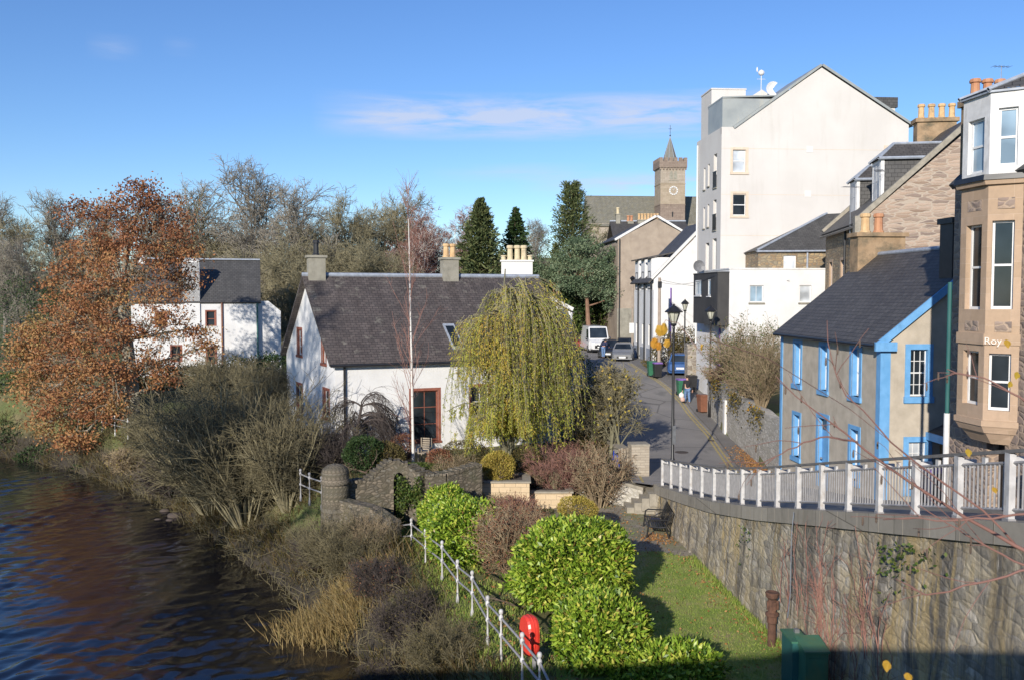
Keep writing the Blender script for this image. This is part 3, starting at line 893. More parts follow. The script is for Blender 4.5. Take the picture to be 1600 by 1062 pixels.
gx = spacing(0, 0, -22, 18, .3, [-3000, -1500, -800, -400, -250, -180, -140, -110, -90, -75, -65, -57, -50, -45, -41, -38, -35.5, -33, -31, -29.5, -28, -26.7, -25.5, -24.4, -23.3, -22.5, 19, 20, 22, 25, 29, 34, 40, 50, 65, 85, 120, 180, 300, 600, 1500, 3000])
gy = spacing(0, 0, 12, 60, .32, [-200, -100, -50, -20, -5, 2, 6, 9, 62, 64, 66, 68, 70, 72, 75, 78, 82, 86, 90, 96, 103, 112, 124, 140, 160, 190, 230, 300, 450, 800, 1500, 3500])
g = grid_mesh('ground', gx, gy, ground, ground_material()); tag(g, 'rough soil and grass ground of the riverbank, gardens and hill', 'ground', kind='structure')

wm = MB(); wm.poly([(-500, -60, -10.90), (12, -60, -10.90), (6, 100, -10.90), (-500, 100, -10.90)])
wxs = np.arange(-50, 2.01, .13); wys = np.arange(13, 66.01, .13); WX, WY = np.meshgrid(wxs, wys); wr_ = np.random.default_rng(77); WZ = np.zeros_like(WX)
calm = .55 + .45 * np.sin(WX * .23 + 1.1) * np.sin(WY * .19 + .4) + .35 * np.sin(WX * .55 - WY * .4)
for i in range(26):
    lam = .42 * 1.095 ** i * wr_.uniform(.85, 1.15); th_ = wr_.normal(2.15, .75); k_ = 2 * PI / lam; slope = .060 if lam < 1.2 else (.040 if lam < 1.9 else .017)
    ph = k_ * (WX * math.cos(th_) + WY * math.sin(th_)) + wr_.uniform(0, 6.3) + 1.2 * np.sin(WX * wr_.uniform(.2, .7) + WY * wr_.uniform(.2, .7))
    WZ += slope / k_ * np.sin(ph) * np.clip(calm + .4 * np.sin(WX * wr_.uniform(.3, .9) + i), .25, 1.5)
nx_, ny_ = len(wxs), len(wys); wi = np.arange(nx_ - 1)[None, :] + np.arange(ny_ - 1)[:, None] * nx_
wm.add(np.stack([WX, WY, -10.8 + WZ], -1).reshape(-1, 3), np.stack([wi, wi + 1, wi + nx_ + 1, wi + nx_], -1).reshape(-1, 4))
w = wm.build('water', water_material(), None, True); tag(w, 'dark blue rippled river along the left bank', 'river', kind='structure')

# road, from the bridge down to the cottages and on to the parked cars
ys = np.concatenate([np.arange(6, 90, .5), np.arange(90, 118, 2)])


def road_strip(name, left, right, mat, label, cat, dz, n=14, y0=6, y1=118, thick=0):
    yy = ys[(ys >= y0) & (ys <= y1)]
    V = []
    for y in yy:
        l, r = left(y), right(y)
        for i in range(n + 1):
            x = l + (r - l) * i / n
            V.append((x, y, zr(y) + dz))
    f = [[a * (n + 1) + i, a * (n + 1) + i + 1, (a + 1) * (n + 1) + i + 1, (a + 1) * (n + 1) + i] for a in range(len(yy) - 1) for i in range(n)]
    mb = MB().add(V, f)
    if thick:
        k = n + 1
        W = [(v[0], v[1], v[2] - thick) for j, v in enumerate(V) if j % k == 0]
        A = [v for j, v in enumerate(V) if j % k == 0]
        m_ = len(A); mb.add(A + W, [[i, i + 1, m_ + i + 1, m_ + i] for i in range(m_ - 1)])
    o = mb.build(name, mat, None, True)
    return tag(o, label, cat, kind='structure')


def xleft(y): return float(np.interp(y, [5, 35.4, 35.6, 38.0, 46, 53, 60, 84, 118], [float(xw(5)) + .45, float(xw(35.4)) + .45, 4.9, 5.0, 4.6, 2.7, 2.4, 2.2, 2.2]))
def xkerb(y): return float(np.interp(y, [5, 28, 36.4, 41, 47, 53, 56, 60, 66, 70, 80, 118], [10.6, 10.2, 9.75, 10.2, 10.75, 10.85, 10.95, 10.75, 9.95, 9.5, 9.6, 9.6]))


M['asphalt'] = asphalt_material('asphalt', .235)
M['asphalt_dark'] = asphalt_material('pavement_asphalt', .18, False)
road_strip('road', xleft, lambda y: float(xright(y)) + .6, M['asphalt'], 'grey asphalt street sloping down past the white cottage', 'road', .03)
road_strip('pavement', xkerb, lambda y: float(xright(y)) + .4, M['asphalt_dark'], 'narrow dark pavement along the foot of the buildings', 'pavement', .13, 4, 6, 86, .1)
for k, (off, col) in enumerate(((-.22, None), (-.42, None))):
    o = road_strip('yellow_line', lambda y: xkerb(y) + off - .05, lambda y: xkerb(y) + off + .05, M['yellow_line'], ['worn yellow line nearer the kerb, of the double yellow lines', 'worn yellow line farther from the kerb, of the double yellow lines'][k], 'road marking', .036, 1, 30, 70)
o = road_strip('yellow_line', lambda y: xleft(y) + .35, lambda y: xleft(y) + .45, M['yellow_line'], 'short yellow line beside the stone gate pier', 'road marking', .036, 1, 35.7, 40)

# lawn sheet between hedges and retaining wall, paved patch by the bench
lx = np.arange(.2, 7.6, .2); ly = np.arange(13, 30.6, .2)
lawn_edge = lambda x, y: (x < xw(y) + .1) & (x > np.interp(y, [13, 19, 25, 31], [.9, .9, 1.6, 3.2])) & (y < 29.8 + .5 * np.sin(x * 1.7))
tag(grid_mesh('lawn', lx, ly, ground, lawn_material(), lawn_edge, .03), 'short green lawn at the foot of the retaining wall', 'lawn', kind='structure')
px_ = np.arange(1.2, 6.6, .25); py_ = np.arange(28.8, 38.2, .25)
tag(grid_mesh('paved_area', px_, py_, ground, paving_material(), lambda x, y: (x < xw(y) + .1) & (y > 29.2 + .5 * np.sin(x * 1.7)) & (x > 1.6), .018), 'mossy paved patch in front of the black bench', 'paving', kind='structure')

# grass blades on the lawn, rough growth on the bank
rng = np.random.default_rng(5)
n = 46000
x = rng.uniform(.6, 7.5, n); y = rng.uniform(14, 30.3, n); ok = lawn_edge(x, y); x, y = x[ok], y[ok]
P = np.stack([x, y, ground(x, y) + .02], 1); A = rng.normal(size=P.shape) * .45 + np.array([0, 0, 1])
mb = MB(); leaves(mb, P, A, rng.uniform(.03, .09, len(P)), .014, rng)
tag(mb.build('lawn_grass', M['grass_lawn'], None, uv=False, tint=True), 'short green grass blades on the lawn', 'grass', kind='stuff')


def bank_points(n, y0, y1, s0, s1, seed):
    r = np.random.default_rng(seed)
    y = r.uniform(y0, y1, n); s = r.uniform(s0, s1, n)
    x = interp(EDGE, y) + s / np.interp(y, [20, 40, 60, 75], [.95, .8, .55, .3])
    return x, y, r


x, y, r_ = bank_points(60000, 16, 62, .15, 4.6, 8)
cl = np.sin(x * 1.3 + 1) * np.sin(y * 1.1) + .6 * np.sin(x * 3.1 + y * 2.3)
path = (x > .2 - .3135 * (y - 19.2) - .05) & (y < 36)
ok = (r_.uniform(0, 1, len(x)) < .35 + .4 * cl) & ~path; x, y = x[ok], y[ok]; cl = cl[ok]
P = np.stack([x, y, ground(x, y) - .02], 1); A = r_.normal(size=P.shape) * .45 + np.array([-.25, -.2, 1])
mb = MB(); leaves(mb, P, A, r_.uniform(.15, .5, len(P)) * (1 + .4 * cl), .028, r_)
tag(mb.build('bank_grass', M['grass_rough'], None, uv=False, tint=True), 'rough brown and olive grass on the riverbank', 'grass', kind='stuff')
# brambles and dead stems matted over the bank
x, y, r_ = bank_points(5200, 16, 62, .1, 4.2, 9)
ok = ~((x > .0 - .3135 * (y - 19.2) - .25) & (y < 36)); x, y = x[ok], y[ok]
P = np.stack([x, y, ground(x, y)], 1)
pol = grow(r_, P, r_.normal(size=P.shape) * .8 + np.array([-.2, -.2, .9]), r_.uniform(.3, 1.3, len(P)), 5, .25, -.12)
mb = MB(); limbs(mb, pol, .012, .005, 3)
tag(mb.build('bramble_stems', M['twig_scrub'], None, uv=False), 'matted dead bramble stems over the riverbank', 'undergrowth', kind='stuff')
q, d = along(r_, pol, 7, .2); sel = r_.permutation(len(q))[:19000]
mb = MB(); leaves(mb, q[sel], d[sel] + r_.normal(size=(len(sel), 3)), r_.uniform(.03, .075, len(sel)), .035, r_)
tag(mb.build('bramble_leaves', M['leaf_olive'], None, uv=False, tint=True), 'small olive and brown leaves of the bank undergrowth', 'undergrowth', kind='stuff')


rng = np.random.default_rng(12); n = 26000
y = rng.uniform(16, 34, n); x0_ = .2 - .3135 * (y - 19.2); x = x0_ + rng.uniform(-.35, 1.7, n); cl = np.sin(x * 3.3 + y) + np.sin(y * 2.9 - x); ok = rng.uniform(0, 1, n) < .55 + .3 * cl; x, y = x[ok], y[ok]
P = np.stack([x, y, ground(x, y) - .01], 1); A = rng.normal(size=P.shape) * .5 + np.array([0, 0, 1]); mb = MB(); leaves(mb, P, A, rng.uniform(.05, .22, len(P)), .02, rng)
tag(mb.build('path_grass', M['grass_lawn'], None, uv=False, tint=True), 'uneven grass along the river path behind the tube railing', 'grass', kind='stuff')


def litter(name, label, n, fx, seed, mat='leaf_litter', L=.06):
    r = np.random.default_rng(seed)
    P = fx(r, n); A = r.normal(size=P.shape) * np.array([1, 1, .25])
    mb = MB(); leaves(mb, P, A, L * r.uniform(.6, 1.4, len(P)), L * .8, r)
    return tag(mb.build(name, M[mat], None, uv=False, tint=True), label, 'leaf litter', kind='stuff')


def _lit1(r, n):
    y = r.uniform(37, 45, n); y = 36.6 + (y - 37) * r.uniform(.3, 1, n); x = xgard(y) - .05 - np.abs(r.normal(size=n)) * .38
    return np.stack([x, y, zr(y) + .14 + r.uniform(0, .03, n)], 1)


litter('fallen_leaves', 'drift of rust fallen leaves on the pavement under the lichened wall', 2600, _lit1, 21)


def _lit2(r, n):
    x = np.concatenate([r.normal(5.35, .4, n // 2), r.uniform(2.5, 5.6, n - n // 2)]); y = np.concatenate([r.normal(31.9, .45, n // 2), r.uniform(29.5, 36.6, n - n // 2)])
    ok = x < xw(y) - .2; x, y = x[ok], y[ok]
    return np.stack([x, y, ground(x, y) + .03 + r.uniform(0, .02, len(x))], 1)


def _lit3(r, n):
    y = r.uniform(19.5, 30.3, n); x = np.where(r.uniform(0, 1, n) < .45, xw(y) - .25 - np.abs(r.normal(size=n)) * .3, r.uniform(1.5, 6.6, n)); ok = lawn_edge(x, y); x, y = x[ok], y[ok]
    return np.stack([x, y, ground(x, y) + .06 + r.uniform(0, .03, len(x))], 1)


litter('fallen_leaves', 'thin scatter of brown and yellow leaves on the lawn', 520, _lit3, 23, 'leaf_litter', .07)
def _lit4(r, n):
    y = r.uniform(17, 33, n); x = .2 - .3135 * (y - 19.2) + r.uniform(0, 1.6, n)
    return np.stack([x, y, ground(x, y) + .05 + r.uniform(0, .04, n)], 1)


litter('fallen_leaves', 'brown fallen leaves on the grass of the river path', 700, _lit4, 24, 'leaf_litter', .08)
rng = np.random.default_rng(6); n = 5200
y = rng.uniform(17, 30.5, n); side = rng.uniform(0, 1, n) < .6
x = np.where(side, xw(y) - .16 - np.abs(rng.normal(size=n)) * .10, rng.uniform(1.6, 6.4, n)); tuft = np.sin(x * 4.1 + y * 1.3) * np.sin(y * 3.7 - x * 2)
ok = lawn_edge(x, y) & (side | (tuft > .55)); x, y = x[ok], y[ok]
P = np.stack([x, y, ground(x, y) + .02], 1); A = rng.normal(size=P.shape) * .4 + np.array([-.1, 0, 1]); mb = MB(); leaves(mb, P, A, rng.uniform(.08, .24, len(P)), .018, rng)
tag(mb.build('grass_tufts', M['grass_lawn'], None, uv=False, tint=True), 'longer grass tufts along the wall foot and over the lawn', 'grass', kind='stuff')
litter('fallen_leaves', 'scattered tan leaves around and under the black bench', 800, _lit2, 22, 'leaf_litter', .07)
# ------------------------------------------------------------------ buildings
ST = math.atan(.0744)


def P2(O, rz, a, b):
    return O[0] + a * math.cos(rz) - b * math.sin(rz), O[1] + a * math.sin(rz) + b * math.cos(rz)


def gable_roof_x(par, x0, x1, y0, y1, ze, zr_, mat, t=.14, ov=.12, ovx=.2, name='roof', xm=None):
    """ridge along local y, eaves on the x sides"""
    xm = (x0 + x1) / 2 if xm is None else xm
    k0 = (zr_ - ze) / (xm - x0); k1 = (zr_ - ze) / (x1 - xm)
    mb = MB()
    mb.slab([(x0 - ovx, y0 - ov, ze - ovx * k0), (xm, y0 - ov, zr_), (xm, y1 + ov, zr_), (x0 - ovx, y1 + ov, ze - ovx * k0)], -t)
    mb.slab([(xm, y0 - ov, zr_), (x1 + ovx, y0 - ov, ze - ovx * k1), (x1 + ovx, y1 + ov, ze - ovx * k1), (xm, y1 + ov, zr_)], -t)
    return mb.build(name, M[mat], par)


# ================= white cottage with the slate roof (irregular plan)
A_, B_, C_ = np.array([-8.14, 41.0]), np.array([3.24, 45.3]), np.array([-12.23, 48.5])
D_ = B_ + (C_ - A_)
ze, zrg, zb = -2.95, .98, -7.9
cot = empty('cottage', (-4.5, 47, -7.4), 0, 'long white harled cottage with purple-brown slate roof and red-brown window frames', 'cottage')
off = np.array([-4.5, 47, -7.4])


def c3(p, z): return np.array([p[0], p[1], z]) - off


def edge(p, q):
    d = q - p; L = np.linalg.norm(d); d = d / L
    return np.array([d[0], d[1], 0]), L


Uf, Lf = edge(A_, B_); Ug, Lg = edge(C_, A_); Ub, Lb = edge(D_, C_); Ur, Lr = edge(B_, D_)
hz = lambda z: z - zb
fw_ = [(3.62, 4.92, hz(-6.92), hz(-4.5)), (6.6, 7.5, hz(-5.9), hz(-4.4)), (9.3, 10.2, hz(-5.9), hz(-4.4)), (11.25, 11.65, hz(-4.6), hz(-3.35))]
gw_ = [(Lg - 1.95, Lg - 1.35, hz(-3.2), hz(-2.0)), (Lg - 6.3, Lg - 5.5, hz(-3.05), hz(-1.75)), (Lg - 1.8, Lg - .9, hz(-5.75), hz(-4.45)), (Lg - 6.5, Lg - 5.5, hz(-6.2), hz(-4.6))]
mb = MB()
wall(mb, c3(A_, zb), Uf, [(0, 0), (Lf, 0), (Lf, ze - zb), (0, ze - zb)], fw_)
wall(mb, c3(C_, zb), Ug, [(0, 0), (Lg, 0), (Lg, ze - zb), (Lg / 2, zrg - zb - .05), (0, ze - zb)], gw_)
wall(mb, c3(D_, zb), Ub, [(0, 0), (Lb, 0), (Lb, ze - zb), (0, ze - zb)])
wall(mb, c3(B_, zb), Ur, [(0, 0), (Lr, 0), (Lr, ze - zb), (Lr / 2, zrg - zb - .05), (0, ze - zb)])
mb.build('wall', M['harl_white'], cot)
for i, r in enumerate(fw_):
    window(cot, c3(A_, zb), Uf, r, .14, .07, 2 if i < 3 else 1, 3 if i == 0 else 2, 'white_paint' if i else 'red_frame', 'glass', .13, 'red_frame', .1, 'red_frame', .012, .03)
for i, r in enumerate(gw_):
    window(cot, c3(C_, zb), Ug, r, .13, .06, 2, 3, 'old_white', 'glass', .13, 'red_frame', .12, 'red_frame', .012, .03)
# roof: two slate slopes with a small overhang
R0 = (A_ + C_) / 2; R1 = (B_ + D_) / 2
ur = (R1 - R0) / np.linalg.norm(R1 - R0); ng = np.array([-.27, -.0])
ov = .28
def rp(p, z, k): return c3(p + k * ur, z)
nf = (A_ - C_) / np.linalg.norm(A_ - C_)
sl_ = (zrg - ze) / (Lg / 2)
o_ = .22
mb = MB()
mb.slab([rp(A_ + nf * o_, ze - o_ * sl_ + .05, -ov), rp(B_ + nf * o_, ze - o_ * sl_ + .05, ov), rp(R1, zrg + .05, ov), rp(R0, zrg + .05, -ov)], .16)
mb.slab([rp(D_ - nf * o_, ze - o_ * sl_ + .05, ov), rp(C_ - nf * o_, ze - o_ * sl_ + .05, -ov), rp(R0, zrg + .05, -ov), rp(R1, zrg + .05, ov)], .16)
mb.build('roof', M['slate_brown'], cot)
mb = MB(); p, q = rp(R0, zrg + .06, -ov), rp(R1, zrg + .06, ov); mb.cyl(p, q, .11, .11, 8); mb.build('ridge_capping', M['lead'], cot)
mb = MB(); p, q = rp(A_ + nf * (o_ + .1), ze - o_ * sl_ - .03, -ov), rp(B_ + nf * (o_ + .1), ze - o_ * sl_ - .03, ov); mb.cyl(p, q, .07, .07, 8); mb.build('gutter', M['black_metal'], cot)
p = A_ + (B_ - A_) / Lf * .42 + nf * .1
mb = MB(); mb.cyl(c3(p, ze - .2), c3(p, -7.6), .055, .055, 8); mb.build('downpipe', M['black_metal'], cot)
for t_, w_, zt, mp_, ph, pr, n_ in ((.035, .62, 2.0, 'black_bin', .75, .15, 1), (.605, .62, 2.0, 'clay', .72, .17, 2)):
    c = R0 + (R1 - R0) * t_; l = Vector((*ur, 0)); nn_ = np.array([-ur[1], ur[0]])
    mb = MB(); O = c3(c, 0)
    mb.obox(O, (ur[0], ur[1], 0), -.42, .42, zrg - .7, zt - .12, -w_ / 2, w_ / 2)
    mb.obox(O, (ur[0], ur[1], 0), -.5, .5, zt - .12, zt, -w_ / 2 - .07, w_ / 2 + .07)
    ch = mb.build('chimney', M['cement'], cot)
    pots(ch, [c3(c + ur * (k - (n_ - 1) / 2) * .36, zt) for k in range(n_)], ph, pr, mp_)
# skylight
O = c3(A_, 0); k = .42
f0 = A_ + (B_ - A_) * .478; f1 = A_ + (B_ - A_) * .525
def onroof(p, k, lift): q = p + (C_ - A_) * .5 * k; return c3(q, ze + (zrg - ze) * k + .05 + lift)
mb = MB(); mb.slab([onroof(f0, .06, .1), onroof(f1, .06, .1), onroof(f1, .36, .1), onroof(f0, .36, .1)], .12); sk = mb.build('skylight', M['lead'], cot)
mb = MB(); e = (f1 - f0) * .14; mb.slab([onroof(f0 + e, .09, .115), onroof(f1 - e, .09, .115), onroof(f1 - e, .33, .115), onroof(f0 + e, .33, .115)], .03); mb.build('pane', M['glass'], sk)
mb = MB(); mb.obox(c3(C_, -2.75), Ug, .12, .4, 0, .35, 0, .22); mb.build('alarm_box', M['cement'], cot)

# rear wing, gable to the viewer
wing = empty('rear_wing', (.2, 54.2, -7.2), 0, 'white rear wing behind the cottage ridge, its white chimney with cream pots showing', 'house')
mb = MB(); wall(mb, (-3.3, 0, -.6), U_FRONT, [(0, 0), (6.75, 0), (6.75, 6.75), (3.4, 8.5), (0, 6.75)])
wall(mb, (3.45, 0, -.6), U_RIGHT, [(0, 0), (6, 0), (6, 6.75), (0, 6.75)]); wall(mb, (-3.3, 6, -.6), U_LEFT, [(0, 0), (6, 0), (6, 6.75), (0, 6.75)])
mb.build('wall', M['harl_white'], wing)
gable_roof_x(wing, -3.3, 3.45, .25, 6, 6.15, 7.95, 'slate_dark', .12, 0, .1)
mb = MB()
for (xa, za, xb, zb_) in ((.1, 8.05, 3.55, 6.3), (-3.4, 6.3, .1, 8.05)): mb.slab([(xa, -.02, za + .16), (xa, .26, za + .16), (xb, .26, zb_ + .16), (xb, -.02, zb_ + .16)][::-1], .22)
mb.build('skew', M['render_white'], wing)
c_ = stack(wing, -.85, 1.05, .3, 1.0, 7.2, 9.35, 'render_white', cap=.1)
stack(wing, -1.35, -.9, .35, .95, 6.9, 8.4, 'render_white', cap=.08, name='chimney_shoulder')
pots(c_, [(-.75, .65, 9.3), (-.32, .65, 9.3), (.12, .65, 9.3), (.52, .65, 9.3), (.88, .65, 9.3)][1:4], .95, .19, 'clay_cream'); pots(c_, [(-.72, .65, 9.3), (.9, .65, 9.3)], .35, .16, 'clay_cream')

# ================= white house behind the rust tree
hrot = math.radians(16)
hl = empty('white_house', (-30.6, 72, -7.6), hrot, 'white harled house with dark slate roof and wallhead chimney behind the rust-leaved tree', 'house')
hz0 = -.4 + 7.6; hz1 = 3.0 + 7.6; HL = 9.9
ops = [(5.75, 6.4, 5.1, 6.3), (1.9, 2.6, 5.0, 6.2), (3.0, 3.7, 2.2, 3.5), (5.75, 6.4, 2.0, 3.3)]
mb = MB(); wall(mb, (0, 0, -1), U_FRONT, [(0, 0), (HL, 0), (HL, hz0 + 1), (0, hz0 + 1)], [(a, b, c + 1, d + 1) for a, b, c, d in ops])
wall(mb, (0, 6.4, -1), U_LEFT, [(0, 0), (6.4, 0), (6.4, hz0 + 1), (3.2, hz1 + 1), (0, hz0 + 1)]); wall(mb, (HL, 0, -1), U_RIGHT, [(0, 0), (6.4, 0), (6.4, hz0 + 1), (3.2, hz1 + 1), (0, hz0 + 1)])
wall(mb, (3.95, -.12, 3), U_FRONT, [(0, 0), (1.3, 0), (1.3, 7.3), (0, 7.3)]); mb.box(3.95, 5.25, -.12, .75, 7, 10.3)
mb.build('wall', M['harl_white'], hl)
for r in ops: window(hl, (0, 0, 0), U_FRONT, r, .14, .06, 1, 2, 'red_frame', 'glass', .12, 'red_frame', .08, 'old_white', .01)
mb = MB(); mb.slab([(-.15, -.2, hz0 - .15), (HL + .15, -.2, hz0 - .15), (HL + .15, 3.2, hz1 + .08), (-.15, 3.2, hz1 + .08)], .15); mb.slab([(HL + .15, 6.6, hz0 - .15), (-.15, 6.6, hz0 - .15), (-.15, 3.2, hz1 + .08), (HL + .15, 3.2, hz1 + .08)], .15)
mb.build('roof', M['slate_grey'], hl)
mb = MB(); mb.box(-.15, HL + .15, 3.05, 3.35, hz1 + .05, hz1 + .17); mb.build('ridge_capping', M['lead'], hl)
for x_, m_ in ((6.95, 'brown_bin'), (HL - .15, 'green_teal')):
    mb = MB(); mb.cyl((x_, -.1, -1), (x_, -.1, hz0 - .2), .07, .07, 8); mb.build('downpipe', M[m_], hl)
stack(hl, 4.0, 5.2, 0, .7, 9, 10.55, 'harl_white', cap=.1)
stack(hl, .1, .8, 2.8, 3.6, 9.8, 11.3, 'harl_white', cap=.1)
mb = MB(); wall(mb, (HL, .35, -1), U_FRONT, [(0, 0), (1.75, 0), (1.75, hz0 + .1), (.75, hz0 + .95), (0, hz0 + .95)]); wall(mb, (HL + 1.75, .35, -1), U_RIGHT, [(0, 0), (5, 0), (5, hz0 + .1), (0, hz0 + .1)])
mb.build('side_extension', M['harl_white'], hl)

# ================= blue-trimmed house
bO = (11.56, 28.0, -7.0)
bh = empty('blue_trimmed_house', bO, ST, 'grey harled two-storey house with sky blue window surrounds and slate roof', 'house')
z0 = 7.0
e_ = -1.42 + z0; ap = 1.5 + z0; WW = 7.3; LL_ = 8.35
def lz(z): return z + z0
fo = [(6.35, 6.95, lz(-3.42), lz(-1.83)), (3.95, 4.52, lz(-3.40), lz(-1.8)), (1.42, 2.02, lz(-3.34), lz(-1.76)), (6.35, 6.95, lz(-6.25), lz(-4.62)), (3.85, 4.62, lz(-6.95), lz(-4.42)), (1.42, 2.02, lz(-6.15), lz(-4.45))]
fo = [(LL_ - b, LL_ - a, c, d) for a, b, c, d in fo]
mb = MB(); wall(mb, (0, LL_, -1), U_LEFT, [(0, 0), (LL_, 0), (LL_, e_ + 1), (0, e_ + 1)], [(a, b, c + 1, d + 1) for a, b, c, d in fo], .2)
go = [(.95, 1.52, lz(-3.16), lz(-1.68)), (.95, 1.55, lz(-6.1), lz(-4.6))]
wall(mb, (0, 0, -1), U_FRONT, [(0, 0), (WW, 0), (WW, e_ + 1), (WW / 2, ap + .95), (0, e_ + 1)], [(a, b, c + 1, d + 1) for a, b, c, d in go])
wall(mb, (WW, 0, -1), U_RIGHT, [(0, 0), (LL_, 0), (LL_, e_ + 1), (0, e_ + 1)]); wall(mb, (WW, LL_, -1), U_BACK, [(0, 0), (WW, 0), (WW, e_ + 1), (WW / 2, ap + .95), (0, e_ + 1)])
mb.build('wall', M['harl_grey'], bh)
for i, r in enumerate(fo):
    if i == 4: continue
    window(bh, (0, LL_, 0), U_LEFT, r, .19, .05, 1, 2, 'white_paint', 'glass_pale', .14, 'blue_paint', .17, 'blue_paint', .025)
for i, r in enumerate(go): window(bh, (0, 0, 0), U_FRONT, r, .12, .045, 3, 4, 'white_paint', 'glass' if i == 0 else 'glass_pale', .17, 'blue_paint', .2, 'blue_paint', .025, .022)
r = fo[4]; mb = MB(); mb.obox((0, LL_, 0), U_LEFT, r[0] + .01, r[1] - .01, r[2] + .02, r[3] - .45, -.2, -.14); mb.obox((0, LL_, 0), U_LEFT, r[0] + .12, r[1] - .12, r[2] + .2, r[2] + .9, -.14, -.125); mb.obox((0, LL_, 0), U_LEFT, r[0] + .12, r[1] - .12, r[2] + 1.1, r[3] - .6, -.14, -.125)
dr = mb.build('door', M['blue_paint'], bh)
mb = MB(); mb.obox((0, LL_, 0), U_LEFT, r[0] + .01, r[1] - .01, r[3] - .44, r[3] - .01, -.2, -.15); mb.build('fanlight', M['glass'], dr)
mb = MB(); O = (0, LL_, 0)
mb.obox(O, U_LEFT, r[0] - .17, r[0], r[2], r[3], -.02, .025); mb.obox(O, U_LEFT, r[1], r[1] + .17, r[2], r[3], -.02, .025); mb.obox(O, U_LEFT, r[0] - .17, r[1] + .17, r[3], r[3] + .18, -.02, .025); mb.obox(O, U_LEFT, r[0], r[0] + .012, r[2], r[3], -.14, -.021); mb.obox(O, U_LEFT, r[1] - .012, r[1], r[2], r[3], -.14, -.021)
mb.build('surround', M['blue_paint'], dr)
mb = MB(); mb.ball((-.02 + .06, LL_ - r[0] - .2, r[2] + 1.05), .05); mb.build('handle', M['steel'], dr)
mb = MB()
mb.prism([(-.028, -.028), (.30, -.028), (.30, .001), (.001, .001), (.001, .24), (-.028, .24)], -1, e_ + .02); mb.build('corner_strip', M['blue_paint'], bh)
MB().box(-.028, 0, LL_ - .2, LL_ + .02, -1, e_).build('corner_strip', M['blue_paint'], bh)
gable_roof_x(bh, 0, WW, 0, LL_, e_, ap, 'slate_dark', .13, .1, .2)
k_ = (ap - e_) / (WW / 2)
mb = MB(); mb.slab([(-.22, -.16, e_ - .22 * k_ - .14), (WW / 2, -.16, ap - .14), (WW / 2, -.16, ap + .15), (-.22, -.16, e_ - .22 * k_ + .15)], .06); mb.slab([(WW / 2, -.16, ap - .14), (WW + .22, -.16, e_ - .22 * k_ - .14), (WW + .22, -.16, e_ - .22 * k_ + .15), (WW / 2, -.16, ap + .15)], .06)
mb.slab([(-.28, -.2, e_ - .3), (.42, -.2, e_ - .3), (.42, -.2, e_ - .02), (-.28, -.2, e_ - .02)], .09)
mb.build('bargeboard', M['blue_paint'], bh)
mb = MB(); mb.cyl((-.27, -.12, e_ - .13), (-.27, LL_ + .1, e_ - .13), .07, .07, 8); mb.build('gutter', M['black_metal'], bh)
mb = MB(); mb.box(-.2, -.12, -.1, LL_ + .1, e_ - .2, e_ - .06); mb.build('fascia', M['blue_paint'], bh)
mb = MB(); mb.cyl((WW / 2, -.1, ap + .14), (WW / 2, LL_ + .1, ap + .14), .1, .1, 8); mb.build('ridge_capping', M['lead'], bh)
ch = stack(bh, 2.25, 4.5, .02, .75, ap - 1.4, ap + .95, 'black_metal', cap=.18)  # stack coloured black for the shadow it stands in
ch = stack(bh, 2.75, 4.7, LL_ - .8, LL_ - .1, ap - 1.2, ap + 1.0, 'chim_stone', cap=.16, over=.1)
pots(ch, [(3.2, LL_ - .45, ap + 1.0), (3.75, LL_ - .45, ap + 1.0)], .78, .19, 'clay'); ch.children[1].data.materials[0] = M['clay_red']
# lean-to porch on the gable
mb = MB(); mb.box(1.98, 3.6, -1.15, 0, -1, 2.62); mb.build('porch', M['brown_wood'], bh)
mb = MB(); mb.slab([(1.55, -1.45, 2.62), (3.75, -1.45, 3.62), (3.75, 0, 3.62), (1.55, 0, 2.62)], -.09); mb.build('porch_roof', M['slate_grey'], bh)
mb = MB(); mb.box(1.5, 1.56, -1.48, 0, 2.48, 2.72); mb.slab([(1.5, -1.5, 2.5), (3.75, -1.5, 3.5), (3.75, -1.5, 3.7), (1.5, -1.5, 2.7)], .05); mb.box(1.55, 1.8, -1.52, -1.46, 2.1, 2.5); mb.build('porch_fascia', M['blue_paint'], bh)

# ================= sandstone tenement with the bay
tO = (10.84, 20.6, -5.0)
tn = empty('sandstone_tenement', tO, ST, 'orange sandstone tenement with white-painted attic bay over canted stone bay window', 'tenement')
tz = lambda py: zat(py, 20.7) + 5.0
plan = [(.6, -.42), (.04, 0), (0, 1.0), (.6, 1.45)]     # near cant start, near front corner, far front corner, far cant end
mb = MB()
main_x = .6
